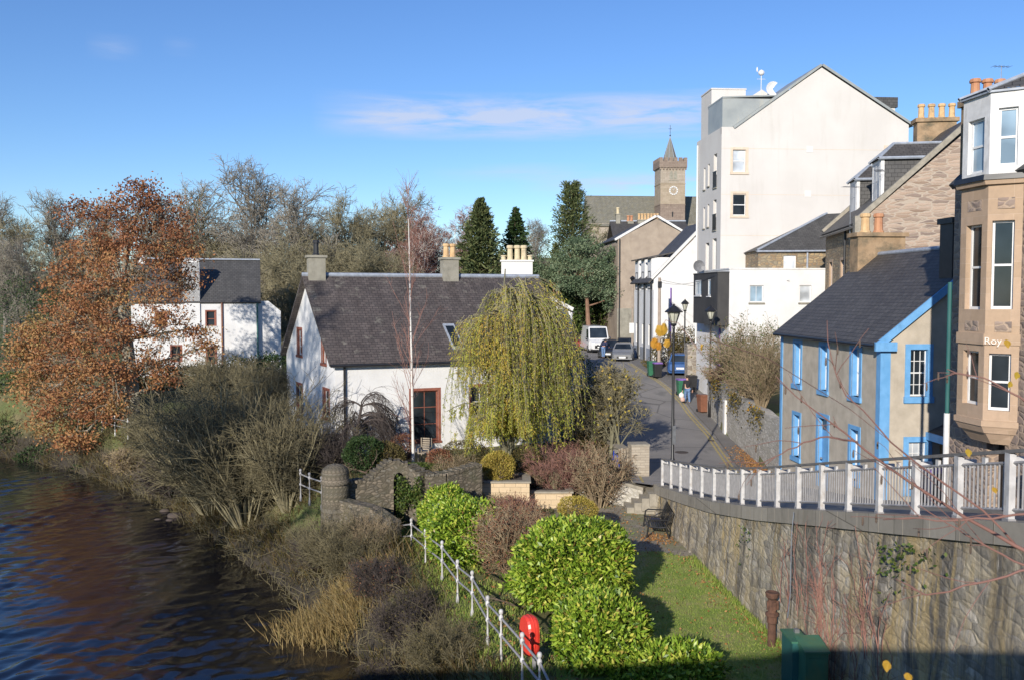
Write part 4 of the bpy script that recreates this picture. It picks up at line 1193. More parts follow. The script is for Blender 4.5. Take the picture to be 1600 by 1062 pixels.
# main wall toward the camera and the far gable, rough stone
wall(mb, (main_x, -.42, -1), U_LEFT, [(0, 0), (9, 0), (9, tz(272) + 1), (0, tz(272) + 1)], [(1.4, 2.3, 1.0, 3.4), (1.4, 2.3, 4.2, 6.0), (1.4, 2.3, 6.7, 8.4)])
wall(mb, (9.5, 2.3, -1), U_BACK, [(0, 0), (9.5 - main_x, 0), (9.5 - main_x, tz(272) + 1), (4.5, tz(95) + 1), (0, tz(272) + 1)])
wall(mb, (main_x, 2.3, -1), U_LEFT, [(0, 0), (.85, 0), (.85, tz(272) + 1), (0, tz(272) + 1)])
wall(mb, (main_x, 1.45, -1), U_LEFT, [(0, 0), (1.87, 0), (1.87, tz(650) + 1), (0, tz(650) + 1)], [(.75, 1.45, 0, 3.1)], .35)
mb.build('wall', M['sand_rubble'], tn)
for r in ((1.4, 2.3, 0, 2.4), (1.4, 2.3, 3.2, 5.0), (1.4, 2.3, 5.7, 7.4)): window(tn, (main_x, -.42, 0), U_LEFT, r, .14, .06, 1, 2, 'white_paint', 'glass', .2, 'sandstone', .12, 'sandstone', .02)
mb = MB(); mb.obox((main_x, 1.45, 0), U_LEFT, .76, 1.44, -.9, 2.1, -.36, -.3); mb.build('door', M['black_metal'], tn)


def bay(z_lo, z_hi, mat, wins, part, frame='white_paint', grow_=0.0, depth=.14, panes=('glass', 'glass', 'glass')):
    mb = MB(); pts = plan[::-1]                                  # far cant end ... near cant start: left to right from outside
    segs_ = []
    for i in range(3):
        p = np.array(pts[i]); q = np.array(pts[i + 1]); d = q - p; L = np.linalg.norm(d); d = d / L
        segs_.append((np.array([p[0], p[1], 0]), np.array([d[0], d[1], 0]), L))
    for i, (O, U, L) in enumerate(segs_):
        o = [(L * f0, L * f1, a, b) for (f0, f1, a, b) in wins[i]]
        wall(mb, O, U, [(0, z_lo), (L, z_lo), (L, z_hi), (0, z_hi)], o, depth)
    b = mb.build(part, M[mat], tn)
    for i, (O, U, L) in enumerate(segs_):
        for (f0, f1, a, c) in wins[i]: window(b, O, U, (L * f0, L * f1, a, c), depth, .05, 1, 2, frame, panes[i], blind=0)
    return b


wq = lambda t, b_, f0=.16, f1=.84: (f0, f1, tz(b_), tz(t))
b1 = bay(tz(668), tz(290), 'sandstone', [[wq(345, 482), wq(550, 640)], [wq(350, 484, .22, .80), wq(549, 634, .22, .80)], [wq(346, 483, .14, .78), wq(551, 639, .14, .78)]], 'bay_window')
b2 = bay(tz(274), tz(147), 'old_white', [[wq(180, 262)], [wq(182, 268, .2, .8)], [wq(172, 262, .24, .8)]], 'attic_bay', depth=.1, panes=('glass_blue', 'glass_blue', 'glass_blue'))


def bayband(z_lo, z_hi, off, mat, name, top_off=None):
    P = []
    c = np.array([.62, .5])
    def ring(o):
        return [(main_x + .05, 1.45 + o * .9), (plan[3][0] - 0, plan[3][1] + o * .9), (0 - o, 1.0 + o * .45), (.04 - o, 0 - o * .45), (.6, -.42 - o * .9), (main_x + .05, -.42 - o * .9)][1:5]
    a, b = ring(off), ring(off if top_off is None else top_off)
    n = 4
    V = [(p[0], p[1], z_lo) for p in a] + [(p[0], p[1], z_hi) for p in b]
    f = [[0, 1, 2, 3][::-1], [4, 5, 6, 7]] + [[i, (i + 1) % 4, 4 + (i + 1) % 4, 4 + i] for i in range(4)]
    return MB().add(V, f).build(name, M[mat], tn)


bayband(tz(290), tz(283), .10, 'sandstone', 'cornice', .13); bayband(tz(283), tz(274.5), .17, 'black_metal', 'cornice_flashing', .15)
bayband(tz(538), tz(521), .04, 'sandstone', 'string_course')
bayband(tz(664), tz(655), .05, 'sandstone', 'bay_base'); bayband(tz(675), tz(664), -.06, 'sandstone', 'bay_corbel', .03); bayband(tz(693), tz(675), -.30, 'sandstone', 'bay_corbel', -.1)
bayband(tz(147), tz(143), .07, 'lead', 'attic_gutter')
# carved lettering on the string course of the near canted face
O = np.array([.04 - .04, -.018, 0]); d = np.array([.56, -.456, 0]); d = d / np.linalg.norm(d)
fc = bpy.data.curves.new('carved_letters', 'FONT'); fc.body = 'Roy'; fc.size = .23; fc.extrude = .006
tmp = bpy.data.objects.new('carved_letters', fc); COL.objects.link(tmp); bpy.context.view_layer.update()
me = bpy.data.meshes.new_from_object(tmp.evaluated_get(bpy.context.evaluated_depsgraph_get())); bpy.data.objects.remove(tmp)
lt = bpy.data.objects.new('carved_letters', me); COL.objects.link(lt); lt.parent = tn; me.materials.clear(); me.materials.append(M['carving'])
nrm = np.cross(d, Z3); pos = np.array([-.012, -.018, 0]) + d * .02 + nrm * .012
lt.matrix_local = Matrix(((d[0], 0, nrm[0], pos[0]), (d[1], 0, nrm[1], pos[1]), (0, 1, 0, tz(537)), (0, 0, 0, 1)))
for (t_, b_) in ((311, 328), (502, 518)):
    MB().obox((.04, 0, 0), tuple(d), .2, .54, tz(b_), tz(t_), -.01, .008).build('weathered_panel', M['sand_rubble'], tn)
    MB().obox((0, 1.0, 0), (.04, -.999, 0), .26, .78, tz(b_), tz(t_), -.01, .008).build('weathered_panel', M['sand_rubble'], tn)
# roofs
mb = MB(); mb.slab([(.45, -9.5, tz(272) + .02), (.45, 2.35, tz(272) + .02), (4.9, 2.35, tz(272) + 4.3), (4.9, -9.5, tz(272) + 4.3)][::-1], .15); mb.slab([(9.6, -9.5, tz(272)), (9.6, 2.35, tz(272)), (4.9, 2.35, tz(272) + 4.3), (4.9, -9.5, tz(272) + 4.3)], .15)
mb.build('roof', M['slate_grey'], tn)
zt_ = tz(143); mb = MB(); ring = [(.62, 1.55), (-.1, 1.05), (-.06, -.05), (.62, -.52)]; tip = [(2.1, .95, zt_ + .85), (2.1, .1, zt_ + .85)]
V = [(x, y, zt_) for x, y in ring] + tip
mb.add(V, [[0, 1, 4], [1, 2, 5, 4], [2, 3, 5]]); mb.build('attic_roof', M['slate_grey'], tn)
mb = MB()
for p, q in ((V[1], V[4]), (V[2], V[5])): mb.segs([p], [np.array(q) + (0, 0, .02)], .05, .05, 6)
mb.build('hip_flashing', M['lead'], tn)
mb = MB(); mb.box(.62, 2.1, -.5, 1.5, tz(274), zt_ - .03); mb.build('attic_cheek', M['old_white'], tn)
ch = stack(tn, .72, 3.2, 1.75, 2.32, tz(300), tz(150) + .35, 'chim_stone', cap=.16)
pots(ch, [(.9, 2.03, tz(150) + .35), (1.22, 2.03, tz(150) + .35), (1.55, 2.03, tz(150) + .35), (2.2, 2.03, tz(150) + .35)], .5, .125, 'clay_red')
mb = MB(); mb.cyl((1.88, 2.03, tz(150) + .35), (1.88, 2.03, tz(150) + .8), .07); mb.lathe((1.88, 2.03, tz(150) + .8), [(.1, 0), (.1, .05), (.02, .1)], 8); mb.build('flue_cowl', M['steel'], ch)
mb = MB(); mb.cyl((-.09, 1.25, tz(655)), (-.09, 1.25, tz(440)), .05); mb.build('downpipe', M['green_teal'], tn)
mb = MB(); mb.cyl((-.09, 1.25, -1), (-.09, 1.25, tz(655)), .07); mb.build('lower_downpipe', M['old_white'], tn)
mb = MB(); mb.cyl((.75, 2.05, tz(215)), (.75, 2.05, tz(150) + .4), .02); mb.build('flue_bracket', M['steel'], tn)

# ================= rubble tenement with dormers
sp = np.array([.15, .989]); rrot = math.atan2(-.15, .989)
gO = (17.1, 44.0, -7.3)
rt = empty('rubble_tenement', gO, rrot, 'tall brown rubble gable house with two slated dormers behind the blue-trimmed house', 'tenement')
ge = 3.68 + 7.3; ga = 9.1 + 7.3; GW = 12.2; GL = 9.0
mb = MB(); wall(mb, (0, 0, -1), U_FRONT, [(0, 0), (GW, 0), (GW, ge + 1), (GW / 2, ga + 1), (0, ge + 1)])
wall(mb, (GW, GL, -1), U_BACK, [(0, 0), (GW, 0), (GW, ge + 1), (GW / 2, ga + 1), (0, ge + 1)]); wall(mb, (GW, 0, -1), U_RIGHT, [(0, 0), (GL, 0), (GL, ge + 1), (0, ge + 1)])
mb.build('gable_wall', M['rubble_brown'], rt)
fo2 = [(1.2, 2.0, 8.4, 10.2), (4.2, 5.0, 8.4, 10.2), (6.9, 7.7, 8.4, 10.2), (4.2, 5.0, 5.0, 6.9), (6.9, 7.7, 5.0, 6.9)]
mb = MB(); wall(mb, (0, GL, -1), U_LEFT, [(0, 0), (GL, 0), (GL, ge + 1), (0, ge + 1)], fo2); mb.build('front_wall', M['rubble_tan'], rt)
for r in fo2: window(rt, (0, GL, -1), U_LEFT, r, .14, .06, 1, 2, 'white_paint', 'glass', .15, 'sandstone', .12, 'sandstone', .01)
k_ = (ga - ge) / (GW / 2)
mb = MB(); mb.slab([(-.25, .3, ge - .25 * k_), (-.25, GL - .2, ge - .25 * k_), (GW / 2, GL - .2, ga), (GW / 2, .3, ga)][::-1], -.12); mb.slab([(GW + .2, .3, ge), (GW + .2, GL - .2, ge), (GW / 2, GL - .2, ga), (GW / 2, .3, ga)], -.12)
mb.build('roof', M['slate_dark'], rt)
for y_ in (-.08, GL - .25): MB().slab([(-.1, y_, ge - .05), (GW / 2, y_, ga + .22), (GW / 2, y_ + .36, ga + .22), (-.1, y_ + .36, ge - .05)][::-1], .25).build('skew', M['coping_pale'], rt)
mb = MB(); mb.box(-.35, .5, -.1, .4, ge - 1.0, ge + .2); mb.build('kneeler', M['coping_pale'], rt)
def dormer(par, x0, y0, y1, ze_, k, ze0):
    """slated dormer: front at x0 facing left"""
    zf = ze0 + x0 * k
    zt = ze_
    xb = (zt - ze0) / k
    mb = MB(); ym = (y0 + y1) / 2; zr2 = zt + .85
    for y_ in (y0, y1): mb.poly([(x0, y_, zf - .1), (x0, y_, zt), (xb, y_, zt)] if y_ == y0 else [(x0, y_, zf - .1), (xb, y_, zt), (x0, y_, zt)])
    mb.poly([(x0, y0, zt), (x0, y1, zt), (xb, y1, zt), (xb, y0, zt)]); dm = mb.build('dormer', M['slate_grey'], par)
    mb = MB(); mb.box(x0 - .06, x0 + .1, y0 - .04, y1 + .04, zf - .1, zt); mb.build('dormer_front', M['old_white'], dm)
    window(dm, (x0 - .06, y1 - .12, zf + .1), U_LEFT, (0, y1 - y0 - .24, 0, zt - zf - .2), .0, .05, 2, 2, 'white_paint', 'glass')
    xr = (zr2 - ze0) / k + .2
    V = [(x0 - .2, y0 - .15, zt), (x0 - .2, y1 + .15, zt), (xb + .3, y0 - .15, zt), (xb + .3, y1 + .15, zt), (x0 + .75, ym, zr2), (xr, ym, zr2)]
    mb = MB(); mb.add(V, [[0, 2, 5, 4], [1, 4, 5, 3], [0, 4, 1]]); mb.build('dormer_roof', M['slate_dark'], dm)
    mb = MB()
    for p, q in ((V[0], V[4]), (V[1], V[4]), (V[4], V[5]), (V[0], V[2])): mb.segs([p], [q], .08, .08, 6)
    mb.build('hip_flashing', M['lead'], dm)
    return dm
dormer(rt, 1.2, 1.3, 3.0, ge + 3.15, k_, ge); dormer(rt, 1.0, 5.6, 7.2, ge + 2.65, k_, ge)
ch = stack(rt, GW / 2 - 1.35, GW / 2 + .75, GL - .75, GL + .05, ga - 1.6, ga + .95, 'chim_stone', cap=.22, over=.12)
pots(ch, [(GW / 2 - 1.05 + .55 * i, GL - .35, ga + .95) for i in range(4)], .85, .19, 'clay')
mb = MB(); mb.cyl((-.12, 3.2, 0), (-.12, 3.2, ge - .1), .06); mb.build('downpipe', M['black_metal'], rt)
mb = MB(); mb.cyl((-.32, .2, ge - .3), (-.32, GL, ge - .3), .07); mb.build('gutter', M['black_metal'], rt)

# low stone wing with hipped slate roof behind the white annex
wO = at(1185, 392, 57); wg = empty('stone_wing', (wO[0], 57, -7), 0, 'low tan stone wing with hipped slate roof above the flat-roofed white annex', 'house')
we = wO[2] + 7
wop = [(1.6, 2.4, we - 1.9, we - .3)]
mb = MB(); wall(mb, (0, 0, -1), U_FRONT, [(0, 0), (8, 0), (8, we + 1), (0, we + 1)], [(a, b, c + 1, d + 1) for a, b, c, d in wop]); wall(mb, (0, 8, -1), U_LEFT, [(0, 0), (8, 0), (8, we + 1), (0, we + 1)]); mb.build('wall', M['rubble_tan'], wg)
window(wg, (0, 0, 0), U_FRONT, wop[0], .1, .06, 2, 1, 'white_paint', 'glass_pale')
mb = MB(); V = [(-.15, -.15, we), (8.6, -.15, we + .05), (8.9, 4.4, we + 3.25), (6.75, 4.4, we + 3.25), (-.15, 8, we)]
mb.slab([V[0], V[1], V[2], V[3]], .1); mb.add(V, [[4, 0, 3]]); mb.build('roof', M['slate_grey'], wg)
mb = MB(); mb.segs([V[0], V[3]], [V[3], V[2]], .09, .09, 6); mb.cyl(np.array(V[0]) - (0, .05, .05), np.array(V[1]) - (0, .05, .05), .06)
for x_ in (3.1, 5.9): mb.cyl((x_, -.05, 0), (x_, -.05, we), .06)
mb.build('flashing_and_pipes', M['lead'], wg)

# ================= white flat-roofed annex with the dark oversailing box
aO = (12.83, 53.0, -7.2)
an = empty('white_annex', aO, ST, 'flat-roofed white annex with dark timber box jutting over the pavement', 'house')
zt = zat(421, 53) + 7.2
fr = [(xat(1171, 446, 53.2) - 12.83, xat(1193, 446, 53.2) - 12.83, zat(473, 53.2) + 7.2, zat(446, 53.2) + 7.2), (xat(1249, 446, 53.4) - 12.83, xat(1268, 446, 53.4) - 12.83, zat(473, 53.4) + 7.2, zat(446, 53.4) + 7.2)]
mb = MB(); wall(mb, (0, 0, -1), U_FRONT, [(0, 0), (5.95, 0), (5.95, zt + 1), (0, zt + 1)], [(a, b, c + 1, d + 1) for a, b, c, d in fr]); wall(mb, (0, 6.8, -1), U_LEFT, [(0, 0), (6.8, 0), (6.8, zt + 1), (0, zt + 1)]); wall(mb, (5.95, 0, -1), U_RIGHT, [(0, 0), (6.8, 0), (6.8, zt + 1), (0, zt + 1)])
mb.poly([(0, 0, zt - .25), (5.95, 0, zt - .25), (5.95, 6.8, zt - .25), (0, 6.8, zt - .25)])
mb.build('wall', M['harl_white'], an)
for i, r in enumerate(fr): window(an, (0, 0, 0), U_FRONT, r, .1, .06, 2 if i == 0 else 1, 1, 'white_paint', 'glass_blue' if i == 0 else 'glass_pale', None, None, .09, 'cement')
mb = MB(); mb.box(-.04, 6.0, -.04, .2, zt, zt + .08); mb.box(-.04, .2, .2, 6.8, zt, zt + .08); mb.build('coping', M['old_white'], an)
bx0, bx1 = zat(508.5, 53) + 7.2, zat(426.5, 53) + 7.2

bops = [(.35, 1.75, bx0 + 1.75, bx0 + 2.75), (3.15, 3.75, bx0 + 1.72, bx0 + 2.75)]
mb = MB(); wall(mb, (-.7, 5.15, 0), U_LEFT, [(0, bx0), (5.15, bx0), (5.15, bx1), (0, bx1)], bops, .1); wall(mb, (-.7, 0, 0), U_FRONT, [(0, bx0), (.69, bx0), (.69, bx1), (0, bx1)]); wall(mb, (-.001, 5.15, 0), U_BACK, [(0, bx0), (.69, bx0), (.69, bx1), (0, bx1)])
mb.poly([(-.7, 0, bx0), (-.7, 5.15, bx0), (0, 5.15, bx0), (0, 0, bx0)]); mb.box(-.73, -.002, -.03, 5.18, bx1, bx1 + .07)
bx = mb.build('timber_box', M['dark_wood'], an)
for i, r in enumerate(bops): window(bx, (-.7, 5.15, 0), U_LEFT, r, .04, .09, 3 if i == 0 else 1, 1, 'white_paint', 'glass_blue', sill=.06, sill_m='white_paint')
mb = MB(); mb.cyl((-.06, 1.6, 0), (-.06, 1.6, bx0), .05); mb.build('downpipe', M['purple'], an)
dsh = MB(); c = np.array([-.45, 4.9, bx1 + .55]); dsh.cyl(c - (0, 0, .5), c, .03); dsh.lathe((0, 0, 0), [(.02, 0), (.2, .04), (.36, .14), (.37, .15), (.2, .06), (.02, .02)], 14)
V = dsh.V[-1] if False else None
mb = MB(); mb.cyl(c - (0, 0, .5), c - (0, 0, .05), .03); k = 16
for i in range(k):
    t0_, t1_ = 2 * PI * i / k, 2 * PI * (i + 1) / k
    p = lambda t, r_, d_: c + np.array([r_ * math.cos(t), -d_, r_ * math.sin(t)])
    mb.poly([p(t0_, .38, .1), p(t1_, .38, .1), p(t1_, .2, .02), p(t0_, .2, .02)]); mb.poly([p(t0_, .2, .02), p(t1_, .2, .02), c])
mb.build('satellite_dish', M['dish_grey'], an)

# ================= tall cream apartment block
pO = (13.9, 60.0, -6.3)
apb = empty('apartment_block', pO, ST, 'tall cream gabled apartment block, the highest building on the street', 'apartment block')
q = lambda py, D=60.0: zat(py, D) + 6.3
zp = q(200); za = q(106, 60.5); zr_e = q(196, 61); AW = 12.85; AD = 5.9
fwin = [(xat(1145, 240, 60.1) - 13.9, xat(1166, 240, 60.1) - 13.9, q(269), q(234)), (xat(1145, 310, 60.1) - 13.9, xat(1166, 310, 60.1) - 13.9, q(337), q(303)), (AW - 1.55, AW - .55, q(268, 61), q(232, 61))]
sw = [(AD - 1.7, AD - .98, q(290), q(236)), (AD - 3.05, AD - 2.65, q(283.5), q(247)), (AD - 4.05, AD - 3.65, q(286.5), q(250)), (AD - 1.7, AD - .98, q(358), q(309)), (AD - 3.05, AD - 2.65, q(350), q(313)), (AD - 4.05, AD - 3.65, q(351), q(316)), (AD - 1.75, AD - .85, q(426), q(371)), (AD - 3.4, AD - 2.55, q(426), q(376))]
mb = MB(); xm = 6.75
wall(mb, (0, 0, -1), U_FRONT, [(0, 0), (.5, 0), (.5, zp + 1), (0, zp + 1)])
wall(mb, (0, 0, -1), U_FRONT, [(.5, 0), (AW, 0), (AW, zr_e + 1), (xm, za + 1), (.5, zp + .75)], [(a, b, c + 1, d + 1) for a, b, c, d in fwin])
wall(mb, (0, AD, -1), U_LEFT, [(0, 0), (AD, 0), (AD, zp + 1), (0, zp + 1)], [(a, b, c + 1, d + 1) for a, b, c, d in sw], .22)
wall(mb, (AW, 0, -1), U_RIGHT, [(0, 0), (AD, 0), (AD, zr_e + 1), (0, zr_e + 1)]); wall(mb, (AW, AD, -1), U_BACK, [(0, 0), (AW, 0), (AW, zp), (AW - xm, za + .9), (0, zr_e + 1)])
mb.box(0, .95, .02, .25, zp - .4, zp + .06); mb.box(.02, .25, .25, AD, zp - .4, zp + .06)
mb.build('wall', M['apartment_white'], apb)
for i, r in enumerate(fwin): window(apb, (0, 0, 0), U_FRONT, r, .12, .06, 1, 2, 'white_paint', 'glass_pale' if i == 0 else 'glass', .16, 'beige_sur', .16, 'beige_sur', .02)
for r in sw: window(apb, (0, AD, 0), U_LEFT, r, .2, .05, 1, 1, 'white_paint', 'glass', sill=.07, sill_m='cement')
mb = MB()
for r in (sw[0], sw[3]):
    for t_ in np.linspace(0, 1, 9): u = r[0] + (r[1] - r[0]) * t_; mb.obox((0, AD, 0), U_LEFT, u - .012, u + .012, r[2] + .05, r[2] + 1.05, .03, .055)
    mb.obox((0, AD, 0), U_LEFT, r[0] - .05, r[1] + .05, r[2] + 1.05, r[2] + 1.1, .02, .065); mb.obox((0, AD, 0), U_LEFT, r[0] - .05, r[1] + .05, r[2], r[2] + .05, .02, .065)
mb.build('balcony_rail', M['black_metal'], apb)
for (px, py) in ((1265, 232), (1262, 302), (1265, 388)): p_ = xat(px, py, 60.5) - 13.9; MB().box(p_ - .22, p_ + .22, -.02, .05, q(py + 5) , q(py - 5)).build('vent_cover', M['render_white'], apb)
for py in (232, 304, 368): MB().box(0.02, AW - .02, -.008, .004, q(py) - .012, q(py) + .012).build('render_joint', M['beige_sur'], apb)
MB().cyl((AW - 2.2, -.07, 0), (AW - 2.2, -.07, q(285)), .055).build('waste_pipe', M['old_white'], apb)
k1 = (za - zp) / (xm - .95); k2 = (za - zr_e) / (AW - xm)
mb = MB(); mb.slab([(.85, -.1, zp - .05), (xm, -.1, za + .1), (xm, AD + .1, za + .1), (.85, AD + .1, zp - .05)], -.16); mb.slab([(xm, -.1, za + .1), (AW + .3, -.1, zr_e - .2 + .1), (AW + .3, AD + .1, zr_e - .1), (xm, AD + .1, za + .1)], -.16)
mb.build('roof', M['zinc'], apb)
mb = MB(); mb.slab([(.28, .8, q(152, 61)), (4.6, .8, q(147, 61)), (4.6, 4.2, q(147, 61)), (.28, 4.2, q(152, 61))], .1); mb.box(.3, 4.6, .85, 4.1, zp - .3, q(152, 61) - .1); mb.build('zinc_dormer', M['zinc'], apb)
s0 = xat(1107, 150, 64) - 13.5; mb = MB(); mb.box(s0, s0 + 2.45, 3.6, AD + .2, zp - 2, q(140, 63.6)); mb.box(s0 - .04, s0 + 2.49, 3.56, AD + .24, q(140, 63.6), q(139, 63.6) + .05); mb.build('stair_tower', M['apartment_white'], apb)
mb = MB(); x_ = xat(1194, 140, 63) - 13.7; mb.prism([(x_ - .7, 3.2), (x_ + .7, 3.2), (x_ + .7, 5), (x_ - .7, 5)], zp, q(149, 63)); mb.slab([(x_ - .75, 3.15, q(149, 63)), (x_ + .75, 3.15, q(149, 63)), (x_, 3.15, q(138, 63))], .5); mb.build('roof_gablet', M['apartment_white'], apb)
mb = MB(); mb.cyl((x_, 3.3, q(140, 63)), (x_, 3.3, q(106, 63)), .025); mb.cyl((x_ - .3, 3.3, q(121, 63)), (x_ + .3, 3.3, q(121, 63)), .015); mb.ball((x_, 3.3, q(111, 63)), (.22, .22, .2)); mb.ball((x_ - .3, 3.3, q(106, 63)), (.06, .06, .18)); mb.build('aerial', M['old_white'], apb)
c = np.array([xat(1210, 137, 62.5) - 13.75, 2.5, q(138, 62.5)]); mb = MB(); k = 18
pd = lambda t, r_, d_: c + np.array([r_ * math.cos(t), -d_, r_ * math.sin(t)])
for i in range(12):
    t0_, t1_ = .9 + 4.4 * i / 12, .9 + 4.4 * (i + 1) / 12
    mb.poly([pd(t0_, .5, .16), pd(t1_, .5, .16), pd(t1_, .25, .03), pd(t0_, .25, .03)]); mb.poly([pd(t0_, .25, .03), pd(t1_, .25, .03), c])
mb.cyl(c - (0, 0, .9), c, .03); mb.build('satellite_dish', M['white_paint'], apb)
r0_ = xat(1346, 160, 63) - 13.7
mb = MB(); mb.box(r0_, AW + .35, 2.6, AD, zr_e - .5, q(166, 63)); mb.build('rear_block', M['apartment_white'], apb)
mb = MB(); mb.box(r0_ - .1, AW + .5, 2.5, AD + .1, q(166, 63), q(150, 63)); mb.build('rear_block_roof', M['slate_grey'], apb)
mb = MB(); mb.cyl((-.08, AD - .5, 0), (-.08, AD - .5, zp - .3), .06); mb.build('downpipe', M['white_paint'], apb)

# ================= low white terrace with wallhead dormers
eO = (11.05, 70.0, -5.5)
tr_ = empty('white_terrace', eO, ST, 'low white terrace with three wallhead dormers, its gable facing down the street', 'terrace')
q = lambda py, D=70.0: zat(py, D) + 5.5
te = q(437); ta = te + 4.6; TW = 9.2; TL = 7.2
mb = MB(); wall(mb, (0, 0, -1), U_FRONT, [(0, 0), (TW, 0), (TW, te + 1), (TW / 2, ta + 1), (0, te + 1)])
tw_ = [(.75 + 2.35 * i, 1.35 + 2.35 * i, 1.6 + 1, 3.2 + 1) for i in range(3)]
wall(mb, (0, TL, -1), U_LEFT, [(0, 0), (TL, 0), (TL, te + .2), (0, te + .2)], tw_)
for i in range(3):
    y_ = TL - (.4 + 2.35 * i); mb.box(-.02, 2.2, y_ - 1.35, y_, te - .9, te + 1.75)
mb.build('wall', M['harl_white'], tr_)
for r in tw_: window(tr_, (0, TL, -1), U_LEFT, r, .12, .06, 1, 2, 'black_metal', 'glass')
for i in range(3):
    y_ = TL - (.4 + 2.35 * i); window(tr_, (-.03, y_, te - .75), U_LEFT, (.3, 1.05, 0, 1.45), 0, .06, 1, 1, 'black_metal', 'glass', name='dormer_window')
    MB().slab([(-.35, y_ - 1.5, te + 1.75), (-.35, y_ + .15, te + 1.75), (2.3, y_ + .15, te + 2.3), (2.3, y_ - 1.5, te + 2.3)][::-1], .1).build('dormer_roof', M['slate_dark'], tr_)
    MB().cyl((-.1, y_ - 1.6, 0), (-.1, y_ - 1.6, te), .06).build('downpipe', M['black_metal'], tr_)
    mb = MB(); mb.obox((0, TL, 0), U_LEFT, .3 + 2.35 * i, 1.9 + 2.35 * i, .1, 1.3, .02, .06); mb.build('garage_door', M['lead'], tr_)
gable_roof_x(tr_, 0, TW, .25, TL, te, ta, 'slate_dark', .12, 0, .3)
mb = MB(); k_ = (ta - te) / (TW / 2)
mb.slab([(-.1, -.03, te), (TW / 2, -.03, ta + .18), (TW / 2, .28, ta + .18), (-.1, .28, te)][::-1], .2); mb.build('skew', M['render_white'], tr_)
MB().cyl((1.35, -.08, .2), (1.35, -.08, q(450)), .06).build('downpipe', M['purple'], tr_)

# ================= brown harled gable house
nO = (10.6, 90.0, -5.5)
br = empty('brown_gable_house', nO, ST, 'plain brown harled gable house with white skews beyond the parked cars', 'house')
q = lambda py, D=90.0: zat(py, D) + 5.5
be, ba_, BW = q(374), q(342), 7.8
mb = MB(); wall(mb, (0, 0, -1), U_FRONT, [(0, 0), (BW, 0), (BW, be + 1), (BW / 2, ba_ + 1), (0, be + 1)]); wall(mb, (0, 12, -1), U_LEFT, [(0, 0), (12, 0), (12, be + 1), (0, be + 1)]); mb.build('wall', M['harl_brown'], br)
MB().box(-.06, BW + .06, -.09, 0, -1, q(482)).build('plinth', M['cement'], br)
gable_roof_x(br, 0, BW, .3, 12, be, ba_, 'slate_dark', .12, 0, .2)
mb = MB(); mb.slab([(-.25, -.08, be - .15), (BW / 2, -.08, ba_ + .2), (BW / 2, .34, ba_ + .2), (-.25, .34, be - .15)][::-1], .22); mb.slab([(BW / 2, -.08, ba_ + .2), (BW + .25, -.08, be - .15), (BW + .25, .34, be - .15), (BW / 2, .34, ba_ + .2)][::-1], .22); mb.build('skew', M['old_white'], br)
MB().cyl((.15, -.1, 0), (.15, -.1, be), .07).build('downpipe', M['black_metal'], br)
# slate-roofed house behind it with the rows of pots
sO = at(960, 345, 104); sh = empty('slate_house', (sO[0], 104, -4), 0, 'slate-roofed house with rows of chimney pots between the brown gable and the cathedral', 'house')
q = lambda py: zat(py, 104) + 4
mb = MB(); mb.box(0, 9, 0, 8, -2, q(372)); mb.build('wall', M['rubble_grey'], sh)
mb = MB(); mb.slab([(-.1, -.1, q(374)), (9, -.1, q(374)), (9, 4, q(342)), (-.1, 4, q(342))], .1); mb.slab([(9, 8, q(374)), (-.1, 8, q(374)), (-.1, 4, q(342)), (9, 4, q(342))], .1); mb.build('roof', M['slate_dark'], sh)
MB().box(-.1, 9, 3.9, 4.1, q(342), q(342) + .15).build('ridge_capping', M['lead'], sh)
ch = stack(sh, .6, 1.1, 3.5, 4.3, q(350), q(330), 'cement', cap=.1); pots(ch, [(.85, 3.9, q(331))], .85, .2, 'clay_cream')
ch = stack(sh, 2.0, 2.7, 3.5, 4.3, q(350), q(342), 'cement', cap=.1); pots(ch, [(2.1, 3.9, q(342)), (2.5, 3.9, q(342))], .7, .18, 'clay_red')
ch = stack(sh, 3.2, 5.85, 3.5, 4.3, q(350), q(339.5), 'cement', cap=.12); pots(ch, [(3.4 + .37 * i, 3.9, q(339.5)) for i in range(7)], .75, .16, 'clay')

# ================= cathedral
kO = at(1046, 345, 200); ktz = 5.0
kt = empty('cathedral', (kO[0], 200, ktz), ST, 'sandstone cathedral with crenellated clock tower, slate spire and long grey nave roof', 'cathedral')
q = lambda py, D=200.0: zat(py, D) - ktz
tw = 2.75
for (z0_, z1_, m_, nme) in ((-4, q(321.5), 'tower_red', 'lower_stage'), (q(321.5), q(289), 'tower_stone', 'clock_stage'), (q(289), q(265), 'tower_pale', 'belfry_stage')):
    mb = MB(); mb.box(-tw, tw, -tw, tw, z0_, z1_); mb.box(-tw - .08, tw + .08, -tw - .08, tw + .08, z1_ - .18, z1_ + .02); mb.build(nme, M[m_], kt)
mb = MB(); o = .34; z0_, z1_ = q(265), q(255)
mb.box(-tw - o, tw + o, -tw - o, tw + o, z0_, z1_)
for i in range(6):
    u = -tw - o + (2 * (tw + o) - .75) * i / 5
    for (a, b) in ((u, -tw - o), (u, tw + o - .5)): mb.box(a, a + .75, b, b + .5, z1_, z1_ + .75)
    if 0 < i < 5:
        for b in (-tw - o, tw + o - .5): mb.box(b, b + .5, u, u + .75, z1_, z1_ + .75)
for i in range(9): u = -tw - o + .1 + (2 * (tw + o) - .5) * i / 8; mb.box(u, u + .3, -tw - o * .7, -tw, z0_ - .5, z0_)
mb.build('parapet', M['tower_red'], kt)
mb = MB(); zs = q(253); h = q(213) - zs; r_ = 1.85; V = [(r_ * math.cos(PI / 8 + i * PI / 4), r_ * math.sin(PI / 8 + i * PI / 4), zs - .6) for i in range(8)] + [(0, 0, zs + h)]
